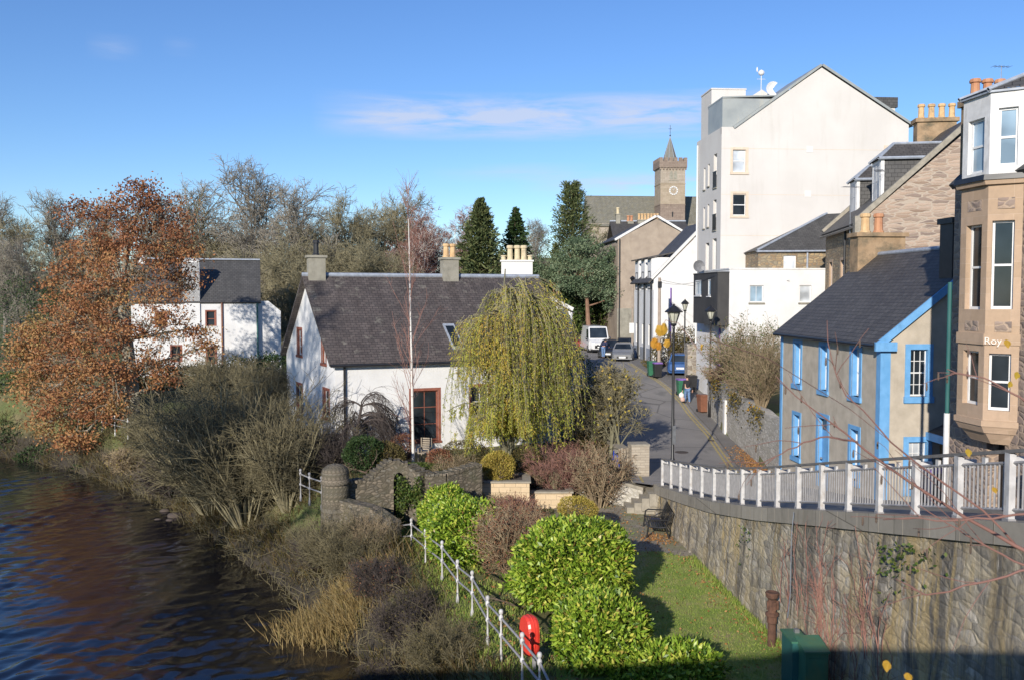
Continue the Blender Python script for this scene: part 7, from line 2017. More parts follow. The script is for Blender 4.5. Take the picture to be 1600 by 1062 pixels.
tb(715, 770, 35.6, 1.5, 1.0, 'brown-leaved shrub on the curved wall, left of the upper planter', 'twig_tan', 7, n=80, per=9, per2=3, leaf='leaf_olive', nleaf=4200, z=-7.9)
tb(868, 765, 37.0, .8, .45, 'spiky pale green grass tuft in the lower planter', 'twig_olive', 8, n=120, per=3, z=-8.0)
tb(842, 765, 37.1, .8, .5, 'heather tuft at the left end of the lower planter', 'twig_tan', 9, n=90, per=6, leaf='leaf_olive', nleaf=1400, z=-8.0)
GV = 'rounded evergreens of the garden'
def lbush(px, py, D, r, label, mat, seed, n=4200, L=.08, W=.035, **k):
    p = at(px, py, D); return leafy_bush('bush', label, 'bush', (p[0], D, p[2]), r, n, L, W, mat, GV, k.pop('lump', .12), .07, .35, k.pop('pw', 2.2), k.pop('out', .8), seed=seed, **k)
lbush(777, 729, 36.3, (.66, .62, .58), 'golden ball conifer growing in the upper planter', 'leaf_gold', 21, 9000, .085, .03, out=1.2)
lbush(902, 796, 31.2, (.66, .6, .42), 'golden-green mound beside the paved patch', 'leaf_gold', 22, 5200, .07, .03, out=1.2)
lbush(567, 708, 35.8, (.78, .7, .68), 'glossy dark green bush left of the arched doorway', 'leaf_dark', 23, 6000, .09, .05)
lbush(606, 715, 36.2, (.72, .7, .62), 'brown-green bush above the arched doorway', 'leaf_olive', 24, 5000)
lbush(652, 735, 36.0, (1.05, .6, .30), 'low clipped hedge below the garden chair', 'leaf_mid', 25, 6000, .07, .035, pw=3)
lbush(822, 722, 38.0, (.8, .7, .62), 'olive bush under the right side of the willow', 'leaf_olive', 26, 5000)
lbush(518, 690, 37.2, (.9, .8, .85), 'dark purple-brown bush beneath the bare weeping tree', 'leaf_olive', 27, 4000, mat2=None) if False else None
tb(512, 730, 37.0, 1.9, .95, 'dark bare dome-shaped bush beneath the bare weeping tree', 'twig_dark', 12, n=130, per=9, per2=3)
lbush(688, 718, 37.6, (.55, .5, .5), 'red-brown leaved bush beside the garden chair', 'leaf_redbrown', 28, 2600)
lbush(726, 708, 38.6, (1.0, .6, .55), 'green and rust bush under the left side of the willow', 'leaf_olive', 29, 4200)
lbush(628, 698, 38.6, (.55, .5, .6), 'deep red-brown bush under the tall cottage window', 'leaf_redbrown', 30, 2000)
lbush(905, 640, 43.8, (1.2, 1.4, 2.3), 'tall dark yew-like bush between the willow and the street', 'leaf_dark', 31, 9000, .10, .04, lump=.2)
lbush(927, 660, 42.0, (.9, 1.0, 1.7), 'dark brown-green bush behind the lichened small tree', 'leaf_olive', 32, 5600, .09, .04, lump=.2)
lbush(925, 700, 40.5, (.75, .6, .38), 'low mossy rounded bush at the foot of the small trees', 'leaf_olive', 33, 2200)
lbush(912, 775, 37.9, (.34, .26, .2), 'silver-white plant on the gravel right of the lower planter', 'leaf_white', 34, 500, .14, .05)
p = at(962, 705, 40.0)
for (px, D, H, lb, sd) in ((962, 40.0, 4.1, 'lichened small tree with pale forked stems beside the road', 3), (944, 41.2, 3.5, 'thinner grey-stemmed small tree left of the lichened one', 5)):
    p = at(px, 705, D); p[2] = gz(p[0], D)
    bare_tree('small_tree', lb, 'tree', p, H, sd + 20, 'bark_olive', 'twig_olive', 15, 9, 7, 3, .52, .14, .10, .22, ang=.6, tr=.008, stems=2, leaf='leaf_gold', nleaf=420)

# ------------------------------------------------------------------ scrub on the bank
GK = 'leafless willow scrub on the riverbank'
def scrub(px, py, D, H, R, label, seed, mat='twig_scrub', n=60, **k):
    p = at(px, py, D); z = gz(p[0], D)
    return twig_bush('willow_scrub', label, 'shrub', (p[0], D, z), H, R, n, mat, GK, seed, per=k.pop('per', 12), per2=k.pop('per2', 5), r0=k.pop('r0', .042), **k)
scrub(385, 830, 38.5, 5.9, 3.3, 'biggest olive-stemmed willow scrub, fanning up in front of the cottage gable', 1, 'twig_olive', mat2='twig_scrub', n=90, leaf='leaf_gold', nleaf=900, wob=.10, spread=1.1)
scrub(330, 790, 42.0, 5.6, 2.6, 'olive willow scrub left of the biggest one, leaning over the water', 2, 'twig_olive', mat2='twig_scrub', n=70, spread=1.25)
scrub(450, 770, 36.5, 3.6, 1.6, 'shorter willow scrub between the biggest one and the round pier', 3, 'twig_olive', mat2='twig_scrub', n=60, leaf='leaf_olive', nleaf=700)
scrub(345, 640, 52.0, 3.6, 2.6, 'tangled brown scrub below the white house', 4, 'twig_scrub', n=80, leaf='leaf_olive', nleaf=1800)
scrub(250, 690, 50.0, 2.8, 2.2, 'yellow-green scrub under the right side of the rust-leaved tree', 5, 'twig_scrub', n=80, leaf='leaf_gold', nleaf=1400, ll=.09)
scrub(205, 720, 51.0, 1.6, 1.6, 'low pale yellow scrub at the water edge under the rust-leaved tree', 6, 'twig_tan', n=80, leaf='leaf_gold', nleaf=1400, ll=.09)
scrub(270, 760, 46.0, 2.3, 2.0, 'dark scrub overhanging the river below the far railing', 7, 'twig_dark', n=70, leaf='leaf_olive', nleaf=1300)
scrub(415, 620, 49.0, 3.4, 1.8, 'brown scrub against the cottage gable corner', 8, 'twig_scrub', n=70, leaf='leaf_olive', nleaf=1400)
scrub(545, 860, 30.0, 1.7, 1.2, 'grey bramble scrub below the ruined bank wall', 9, 'twig_scrub', n=70, leaf='leaf_olive', nleaf=900, r0=.02)
scrub(640, 960, 25.0, 1.5, 1.3, 'dark bramble scrub midway down the bank under the railing', 10, 'twig_dark', n=80, leaf='leaf_olive', nleaf=2000, r0=.016)
scrub(690, 1040, 22.0, 1.3, 1.1, 'bramble scrub at the bottom edge of the bank', 11, 'twig_scrub', n=80, leaf='leaf_olive', nleaf=2000, r0=.014)
scrub(600, 1050, 23.6, 1.0, .9, 'straggling scrub dipping into the river at the bottom edge', 12, 'twig_dark', n=70, leaf='leaf_olive', nleaf=900, r0=.014)
scrub(500, 870, 32.0, 1.4, 1.2, 'dark low scrub below the round pier', 13, 'twig_dark', n=70, leaf='leaf_dark', nleaf=1300, r0=.016)
scrub(520, 845, 31.3, 1.9, 1.3, 'brown scrub hiding the foot of the round pier', 15, 'twig_scrub', n=80, leaf='leaf_olive', nleaf=1200, r0=.02)
scrub(575, 830, 31.0, 1.3, 1.0, 'grey-brown scrub leaning on the ruined bank wall', 16, 'twig_tan', n=70, leaf='leaf_olive', nleaf=800, r0=.014)
scrub(590, 905, 27.8, 1.4, 1.1, 'dead-stemmed scrub above the tan grass clump', 14, 'twig_dark', n=80, leaf='leaf_redbrown', nleaf=900, r0=.016)
GH = 'dark bushes below the white house'
for i, (px, py, D, r, m_, lb) in enumerate(((240, 588, 62, (2.2, 1.4, 1.0), 'leaf_olive', 'olive hedge bush under the white house wall, behind the rust-leaved tree'), (310, 590, 63, (2.4, 1.4, 1.0), 'leaf_dark', 'dark hedge bush below the white house downpipe'), (380, 588, 64, (2.2, 1.4, 1.3), 'leaf_dark', 'dark hedge bush below the white house side extension'), (425, 585, 63, (1.5, 1.2, 1.6), 'leaf_dark', 'dark ivy bush between the side extension and the cottage'), (30, 600, 66, (4, 2, 1.0), 'leaf_mid', 'low green bush at the left edge behind the rust-leaved tree'), (20, 500, 74, (3.4, 2, 4.0), 'leaf_dark', 'tall dark evergreen at the left edge behind the rust-leaved tree'), (110, 500, 76, (3.0, 2, 3.4), 'leaf_dark', 'tall dark evergreen hidden behind the rust-leaved tree'), (0, 690, 61, (3.5, 1.6, 1.3), 'leaf_dark', 'dark bush on the far bank at the left edge'), (90, 715, 59, (3.2, 1.4, 1.0), 'leaf_dark', 'dark bush overhanging the far bank below the rust-leaved tree'), (170, 735, 55.5, (2.2, 1.2, .8), 'leaf_dark', 'dark bush at the far water edge right of the rust-leaved tree'))):
    p = at(px, py, D); leafy_bush('bush', lb, 'bush', (p[0], D, p[2]), r, 3400, .17, .10, m_, GH, .2, .06, .5, seed=60 + i)
# tan sedge clump at the water
p = at(530, 985, 28.2); r = np.random.default_rng(17); n = 5200
x = p[0] + r.normal(size=n) * .75; y = 28.4 + r.normal(size=n) * .6
P = np.stack([x, y, np.maximum(ground(x, y), -10.9) - .03], 1)
mb = MB(); leaves(mb, P, r.normal(size=P.shape) * .35 + np.array([-.2, -.2, 1]), r.uniform(.4, 1.0, n), .025, r)
tag(mb.build('sedge_clump', M['grass_tan'], None, uv=False, tint=True), 'clump of tan dry sedge standing at the water edge', 'sedge')
# ivy on the end of the garden wall
r = np.random.default_rng(18); n = 2600; t = r.uniform(0, 1, n)
P = np.stack([-4.35 + .9 * t + r.normal(size=n) * .06, 33.85 - .25 * t + r.normal(size=n) * .08 - .22, r.uniform(-9.0, -6.75, n)], 1); P = P[(np.sin(P[:, 0] * 7) + np.sin(P[:, 2] * 4) + r.normal(size=n) * .5) > -.4]
mb = MB(); leaves(mb, P, r.normal(size=P.shape) + np.array([0, -.5, -.4]), .10, .08, r)
tag(mb.build('ivy', M['leaf_mid'], None, uv=False, tint=True), 'ivy spreading down the garden wall beside the arched doorway', 'ivy')
# creepers on the retaining wall
r = np.random.default_rng(19)
y0 = np.concatenate([r.normal(19.3, .45, 24), r.normal(17.6, .6, 14), r.normal(21.3, .4, 5)])
P = np.stack([xw(y0) - .22, y0, r.uniform(-8.6, -6.5, len(y0))], 1)
pol = grow(r, P, np.stack([r.normal(size=len(y0)) * .04, r.normal(size=len(y0)) * .35, np.ones(len(y0))], 1), r.uniform(.8, 2.6, len(y0)), 8, .16, .05)
pol[:, :, 0] = xw(pol[:, :, 1]) - .20 + np.abs(r.normal(size=pol.shape[:2])) * .03 + np.clip((-7 - pol[:, :, 2]) * .05, -.2, .0)
pol[:, :, 2] = np.minimum(pol[:, :, 2], zr(pol[:, :, 1]) + .1)
s2 = sprout(r, pol, 8, .5, .7, .1, .1, 1, 3, .2); s2[:, :, 0] = np.minimum(s2[:, :, 0], xw(s2[:, :, 1]) - .13)
mb = MB(); limbs(mb, pol, .012, .006, 3); limbs(mb, s2, .006, .003, 3); tag(mb.build('dry_creeper', M['twig_red'], None, uv=False), 'leafless reddish creeper stems on the retaining wall above the cabinets', 'creeper')
r = np.random.default_rng(20); n = 170; yq = np.concatenate([r.normal(16.4, .35, n // 2), r.normal(15.8, .5, n // 3), r.normal(24.5, .3, n - n // 2 - n // 3)])
P = np.stack([xw(yq) - .16 + r.uniform(-.06, .02, n), yq, zr(yq) - .45 - np.abs(r.normal(size=n)) * .4], 1)
mb = MB(); leaves(mb, P, r.normal(size=P.shape), .09, .06, r); tag(mb.build('wall_ferns', M['leaf_mid'], None, uv=False, tint=True), 'small green ferns hanging under the wall coping', 'ivy', kind='stuff')  # loose leaf faces stand for small ferns under the coping

# ------------------------------------------------------------------ bushes on the right side of the street
def tb2(px, D, z, H, R, label, mat, seed, **k):
    return twig_bush('shrub', label, 'shrub', ((px - 800) / F * D, D, z), H, R, k.pop('n', 80), mat, 'shrubs above the lichened wall', seed, **k)
tb2(1172, 44.5, -5.2, 3.6, 1.7, 'tall berry-brown shrub above the lichened wall, tips against the white annex', 'twig_tan', 31, n=90, per=11, per2=5, leaf='leaf_mid', nleaf=4200, ll=.10, lw=.06, wob=.12)
tb2(1192, 41.5, -5.2, 3.0, 1.2, 'tangled green and tan shrub close to the blue-trimmed house corner', 'twig_tan', 32, n=70, per=11, per2=4, leaf='leaf_mid', nleaf=4200, wob=.14)
tb2(1150, 47.5, -4.9, 2.2, 1.3, 'rusty shrub above the white wall buttress', 'twig_red', 33, n=80, per=9, per2=4, leaf='leaf_redbrown', nleaf=2200)
tb2(1120, 50.5, -4.9, 1.0, .9, 'brown trailing shrub at the far end of the lichened wall', 'twig_tan', 34, n=80, per=9, per2=3, leaf='leaf_redbrown', nleaf=1600)
r = np.random.default_rng(26); n = 900; yq = r.uniform(39, 51, n); zt_ = np.interp(yq, [36.4, 44, 48, 52.7], [-5.15, -5.0, -4.7, -4.75])
keep = (np.sin(yq * 1.3) + r.normal(size=n) * .4) > -.2; yq, zt_ = yq[keep], zt_[keep]
P = np.stack([xgard(yq) - .05 - np.abs(r.normal(size=len(yq))) * .12, yq, zt_ + .1 - np.abs(r.normal(size=len(yq))) * .55], 1)
mb = MB(); leaves(mb, P, r.normal(size=P.shape) + np.array([0, 0, -.6]), .14, .08, r, np.clip(r.normal(.5, .3, len(P)), 0, 1)); tag(mb.build('trailing_leaves', M['leaf_olive'], None, uv=False, tint=True), 'trailing leafy growth hanging over the lichened wall', 'climber')
P2 = P[r.permutation(len(P))[:70]] + np.array([-.06, 0, .1]); mb = MB(); leaves(mb, P2, r.normal(size=P2.shape), .12, .10, r); tag(mb.build('yellow_leaves', M['leaf_yellow'], None, uv=False, tint=True), 'clusters of yellow leaves on the growth over the lichened wall', 'leaves')
for i, (px, D, rr, lb) in enumerate(((1048, 68.3, (1.5, .8, 1.3), 'brown-green hedge along the foot of the white terrace gable, by the pole'), (1075, 67.6, (1.3, .8, 1.5), 'brown-green hedge along the foot of the white terrace gable, behind the farthest lamp'))):
    leafy_bush('hedge', lb, 'hedge', ((px - 800) / F * D, D, zr(D) + rr[2] * .9), rr, 3000, .14, .08, 'leaf_olive', 'hedges of the white terrace', .18, .06, .4, 2.6, seed=80 + i)
leafy_bush('hedge', 'low grass-edged verge plants at the foot of the terrace garages', 'hedge', (10.4, 68.0, zr(68) + .2), (.35, 2.4, .3), 1200, .12, .05, 'leaf_olive', None, .2, .06, .4, seed=85)

# ------------------------------------------------------------------ near birch branch reaching in from the right
def near_branch():
    r = np.random.default_rng(41); D = 4.2
    root = empty('birch_branch', at(1610, 870, D), 0, 'red-stemmed birch branch with catkins crossing in front of the railing', 'branch'); o = np.array(root.location)
    q = lambda px, py, d=D: at(px, py, d) - o
    mains = [[(1680, 905, 4.0), (1590, 852, 4.1), (1520, 815, 4.2), (1440, 765, 4.3), (1370, 718, 4.4), (1315, 670, 4.5), (1270, 640, 4.5), (1215, 590, 4.6)],
             [(1590, 852, 4.1), (1540, 800, 4.15), (1480, 755, 4.2), (1400, 700, 4.3), (1362, 655, 4.35), (1315, 610, 4.4), (1297, 560, 4.4), (1292, 500, 4.5)],
             [(1640, 905, 4.0), (1560, 860, 4.0), (1500, 830, 4.05), (1440, 790, 4.1)],
             [(1650, 795, 3.4), (1560, 808, 3.5), (1470, 812, 3.6), (1380, 808, 3.7)],
             [(1640, 640, 4.0), (1590, 620, 4.0), (1535, 590, 4.1), (1480, 578, 4.2)],
             [(1340, 690, 4.4), (1290, 680, 4.4), (1235, 700, 4.5), (1185, 725, 4.6)],
             [(1640, 880, 3.8), (1540, 905, 3.8), (1450, 930, 3.9), (1400, 905, 4.0)]]
    mb = MB(); polys = []
    for k, m_ in enumerate(mains):
        P = np.array([q(*a) for a in m_]); n = 14; t = np.linspace(0, len(P) - 1, n); i = np.minimum(t.astype(int), len(P) - 2)
        P = P[i] + (P[i + 1] - P[i]) * (t - i)[:, None]; P = P + r.normal(size=P.shape) * .004
        mb.tube(P, np.linspace(.011 if k == 0 else .006, .0022, n), 6); polys.append(P)
    pol = np.stack(polys)
    s = sprout(r, pol, 5, .32, .55, .05, .25, 1, 5, .09, .4); limbs(mb, s, .0022, .0012, 4)
    mb.build('twigs', M['twig_red'], root, True)
    Q, d = along(r, np.concatenate([s, ]), 1, .5); Q = Q[:34]
    for p in Q: MB().lathe(p + np.array([0, 0, -.04]), [(.0015, 0), (.0045, .006), (.0052, .022), (.004, .034), (.001, .04)], 7).build('catkin', M['bark_brown'], root, True)
    lb = MB()
    for (px, py, d_, s_, m_) in ((1512, 700, 4.2, .05, 0), (1590, 580, 4.0, .045, 0), (1580, 595, 4.0, .04, 0), (1552, 760, 4.1, .04, 1), (1385, 1030, 3.0, .05, 1), (1415, 1050, 3.0, .045, 1), (1572, 530, 4.0, .05, 1)):
        p = q(px, py, d_); a = unit(np.array([r.normal() * .3, -.2, -1.0])); sd_ = unit(np.cross(a, (0.2, 1, .1)))
        s_ *= .85; lb.add([p + a * s_ * t_ + sd_ * s_ * w_ + np.array([0, .004 * math.sin(9 * t_), 0]) for t_, w_ in ((0, 0), (.15, .2), (.38, .33), (.6, .3), (.8, .16), (1, 0), (.8, -.14), (.6, -.27), (.38, -.34), (.15, -.22))], [list(range(10))], .3 + .4 * m_)
    lb.build('leaves', M['leaf_yellow'], root, uv=False, tint=True)


near_branch()
sp_ = empty('leaf_spray', at(1035, 530, 3.2), 0, 'spray of orange and yellow leaves hanging in front of the terrace', 'leaves'); o = np.array(sp_.location)
mb = MB(); r = np.random.default_rng(43)
for (px, py, w, h) in ((1032, 517, 17, 17), (1038, 514, 12, 20), (1042, 536, 10, 13), (1022, 536, 12, 18), (1029, 541, 8, 12), (1096, 542, 4, 10)):
    p = at(px, py, 3.2) - o; k = 9; c = 3.2 / F; V = []
    for i in range(k): a_ = 2 * PI * i / k + r.uniform(-.2, .2); q_ = .55 * r.uniform(.8, 1.15); V.append(p + np.array([math.cos(a_) * w * c * q_, r.normal() * .004, math.sin(a_) * h * c * q_]))
    mb.add([p + np.array([0, -.006, 0])] + V, [[0, 1 + i, 1 + (i + 1) % k] for i in range(k)], r.uniform(0, 1))
mb.build('leaves', M['leaf_orange'], sp_, uv=False, tint=True)
mb = MB(); mb.tube([at(1098, 555, 3.2) - o, at(1060, 505, 3.2) - o, at(1040, 500, 3.2) - o, at(1030, 520, 3.2) - o], .0012, 4); mb.tube([at(1110, 530, 3.2) - o, at(1200, 560, 3.4) - o, at(1330, 640, 3.8) - o, at(1480, 760, 4.0) - o], .0016, 4); mb.build('twig', M['twig_red'], sp_)
# ------------------------------------------------------------------ vehicles
def carpaint(name, c, rough=.3):
    m, nt, b = newmat(name)
    cc = ramp(nt, noise(nt, coords(nt), 2.5, 3), [(.3, tuple(x * .9 for x in c)), (.7, tuple(min(1, x * 1.08) for x in c))]); nt.links.new(cc, b.inputs['Base Color'])
    b.inputs['Roughness'].default_value = rough; b.inputs['Coat Weight'].default_value = .4; b.inputs['Coat Roughness'].default_value = .1
    return m


M['paint_grey'] = carpaint('grey_car_paint', (.20, .205, .21)); M['paint_white'] = carpaint('white_van_paint', (.66, .66, .65)); M['paint_black'] = carpaint('black_car_paint', (.02, .022, .026))
M['paint_red'] = carpaint('red_car_paint', (.28, .03, .04)); M['paint_blue'] = carpaint('blue_car_paint', (.05, .12, .30)); M['paint_silver'] = carpaint('silver_car_paint', (.40, .45, .52))
M['headlight'] = plain('headlight_glass', (.72, .73, .74), .1); M['tail'] = plain('tail_light', (.55, .03, .03), .2); M['tyre'] = plain('tyre_rubber', (.02, .02, .02), .85); M['plate_white'] = plain('white_number_plate', (.75, .75, .72), .4)


def vehicle(name, label, cat, loc, rz, paint, L, Wd, Ht, zs, hood, back, kind='car', group=None):
    """front looks along local -y. zs shoulder height, hood/back = where the glasshouse starts and ends (fraction of length)"""
    r = empty(name, loc, rz, label, cat, group)
    w = Wd / 2; y0, y1 = -L / 2, L / 2; zb = .2
    # lower body: lofted sections
    hb = zs * (.86 if kind == 'car' else 1.0)
    st = [(y0, .80, .34, hb * .74), (y0 + .06 * L, .93, .24, hb * .88), (y0 + hood * L * .6, .985, zb, hb * .95), (y0 + hood * L, 1.0, zb, zs), (y0 + .6 * L, 1.0, zb, zs), (y0 + back * L, 1.0, zb, zs * .99), (y1 - .05 * L, .95, .26, zs * .96), (y1, .84, .36, zs * .86)]
    V = []; k = 8
    for (y, f, a, b) in st:
        h = b - a
        for (x, z) in ((-.86, a), (-1, a + .18 * h), (-1.0, a + .62 * h), (-.93, b), (.93, b), (1.0, a + .62 * h), (1, a + .18 * h), (.86, a)): V.append((x * w * f, y, z))
    F_ = [[i * k + j, (i + 1) * k + j, (i + 1) * k + (j + 1) % k, i * k + (j + 1) % k] for i in range(len(st) - 1) for j in range(k)] + [list(range(k)), list(range((len(st) - 1) * k, len(st) * k))[::-1]]
    mb = MB().add(V, F_)
    # glasshouse frame and roof
    c0, c1 = y0 + hood * L, y0 + back * L
    d0 = (c0 + (.16 * L if kind == 'car' else .10 * L)); d1 = c1 - (.09 * L if kind == 'car' else .01 * L)
    wb, wt = w * .93, w * (.72 if kind == 'car' else .86)
    B = [(-wb, c0, zs), (wb, c0, zs), (wb, c1, zs), (-wb, c1, zs)]; T = [(-wt, d0, Ht - .05), (wt, d0, Ht - .05), (wt, d1, Ht - .05), (-wt, d1, Ht - .05)]
    T2 = [(-wt * .86, d0 + .1, Ht), (wt * .86, d0 + .1, Ht), (wt * .86, d1 - .1, Ht), (-wt * .86, d1 - .1, Ht)]
    mb.add(B + T + T2, np.array([[0, 1, 5, 4], [1, 2, 6, 5], [2, 3, 7, 6], [3, 0, 4, 7], [4, 5, 9, 8], [5, 6, 10, 9], [6, 7, 11, 10], [7, 4, 8, 11], [8, 9, 10, 11]]))
    body = mb.build('body', M[paint], r, False)
    B, T = np.array(B), np.array(T)

    def glass(a, b, c, d, nm, u0=.06, u1=.94, v0=.08, v1=.92):
        a, b, c, d = (np.array(p) for p in (a, b, c, d))
        pt = lambda u, v: (a * (1 - u) + b * u) * (1 - v) + (d * (1 - u) + c * u) * v
        n_ = np.cross(b - a, d - a); n_ = n_ / np.linalg.norm(n_) * .012
        return MB().slab([pt(u0, v0) + n_, pt(u1, v0) + n_, pt(u1, v1) + n_, pt(u0, v1) + n_], .02).build(nm, M['glass'], r)
    glass(B[0], B[1], T[1], T[0], 'windscreen'); glass(B[2], B[3], T[3], T[2], 'rear_window')
    if kind == 'car':
        glass(B[1], B[2], T[2], T[1], 'side_window', .05, .95); glass(B[3], B[0], T[0], T[3], 'side_window', .05, .95)
    else:
        glass(B[1], B[2], T[2], T[1], 'side_window', .04, .24, .1, .8); glass(B[3], B[0], T[0], T[3], 'side_window', .76, .96, .1, .8)
    wr = .31 if kind == 'car' else .34
    for x_ in (-1, 1):
        for y_ in (y0 + .19 * L, y1 - .19 * L):
            wl_ = MB().cyl((x_ * (w - .2), y_, wr), (x_ * (w + .01), y_, wr), wr, wr, 18).build('wheel', M['tyre'], r)
            MB().cyl((x_ * (w + .008), y_, wr), (x_ * (w + .022), y_, wr), wr * .62, wr * .58, 12).build('rim', M['steel'], wl_)
        fz = hb * .68
        if kind == 'car': MB().ball((x_ * w * .64, y0 + .045 * L, fz), (.15, .10, .11), 12, 7).build('headlight', M['headlight'], r)
        else: MB().obox((x_ * w * .66, y0 + .03, 0), U_FRONT, -.15, .15, hb * .6, hb * .78, -.02, .05).build('headlight', M['headlight'], r)
        MB().ball((x_ * w * .74, y1 - .035 * L, zs * .72), (.12, .08, .12), 10, 7).build('tail_light', M['tail'], r)
        MB().ball((x_ * (w + .1), c0 + .05 * L, zs + .07), (.10, .07, .075 if kind == 'car' else .16), 8, 6).build('mirror', M['paint_black'], r)
    MB().obox((0, y0 - .0, 0), U_FRONT, -w * .50, w * .50, hb * .34, hb * .56, -.02, .035).build('grille', M['black_metal'], r)
    MB().obox((0, y0, 0), U_FRONT, -.27, .27, hb * .38, hb * .38 + .13, .03, .05).build('number_plate', M['plate_white'], r)
    MB().obox((0, y1, 0), U_BACK, -.27, .27, zs * .5, zs * .5 + .13, -.01, .02).build('number_plate', M['plate_white'], r)
    MB().box(-w * .9, w * .9, y0 - .03, y0 + .12, .2, .34).build('bumper', M['black_bin'] if kind != 'car' else M[paint], r)
    return r


def spot(px, D): return ((px - 800) / F * D, D, zr(D) + .04)


vehicle('car', 'grey hatchback with round headlights, parked facing down the street', 'car', spot(974, 73.9), -.16, 'paint_grey', 3.85, 1.75, 1.42, .92, .30, .97, group='parked cars')
vehicle('van', 'white panel van facing down the street beside the standing person', 'van', spot(929, 86.5), .12, 'paint_white', 5.2, 2.05, 2.42, 1.25, .13, .985, 'van')
vehicle('car', 'black estate car just behind the grey hatchback', 'car', spot(953, 79.0), -.2, 'paint_black', 4.4, 1.76, 1.48, .93, .30, .97, group='parked cars')
vehicle('car', 'black car deepest in the row, its roof showing behind the grey hatchback', 'car', spot(977, 82.0), -.1, 'paint_black', 4.2, 1.76, 1.5, .95, .30, .97, group='parked cars')
vehicle('car', 'dark red car half hidden at the left side of the white van', 'car', spot(905, 90.0), PI + .1, 'paint_red', 4.0, 1.72, 1.46, .95, .28, .97, group='parked cars')
vehicle('car', 'blue car parked in the recess beside the stone gatepost', 'car', spot(1062, 65.2), PI - .15, 'paint_blue', 4.0, 1.75, 1.5, .95, .28, .97, group='parked cars')
vehicle('car', 'silver-blue car in the cottage shadow, almost hidden by the small trees', 'car', spot(908, 57.2), .3, 'paint_silver', 3.9, 1.72, 1.42, .92, .30, .97, group='parked cars')


# ------------------------------------------------------------------ people
def skin_obj(name, J, E, rad, mat, parent, sub=2, root=0):
    me = bpy.data.meshes.new(name); me.from_pydata([tuple(j) for j in J], E, [])
    o = bpy.data.objects.new(name, me); COL.objects.link(o)
    sk = o.modifiers.new('skin', 'SKIN'); sk.use_smooth_shade = True
    for i, rr in enumerate(rad): me.skin_vertices[0].data[i].radius = rr if hasattr(rr, '__len__') else (rr, rr)
    for i in range(len(J)): me.skin_vertices[0].data[i].use_root = (i == root)
    s = o.modifiers.new('sub', 'SUBSURF'); s.levels = sub; s.render_levels = sub
    bpy.context.view_layer.update()
    m2 = bpy.data.meshes.new_from_object(o.evaluated_get(bpy.context.evaluated_depsgraph_get()))
    bpy.data.objects.remove(o); o = bpy.data.objects.new(name, m2); COL.objects.link(o)
    m2.materials.clear(); m2.materials.append(mat); o.parent = parent
    return o


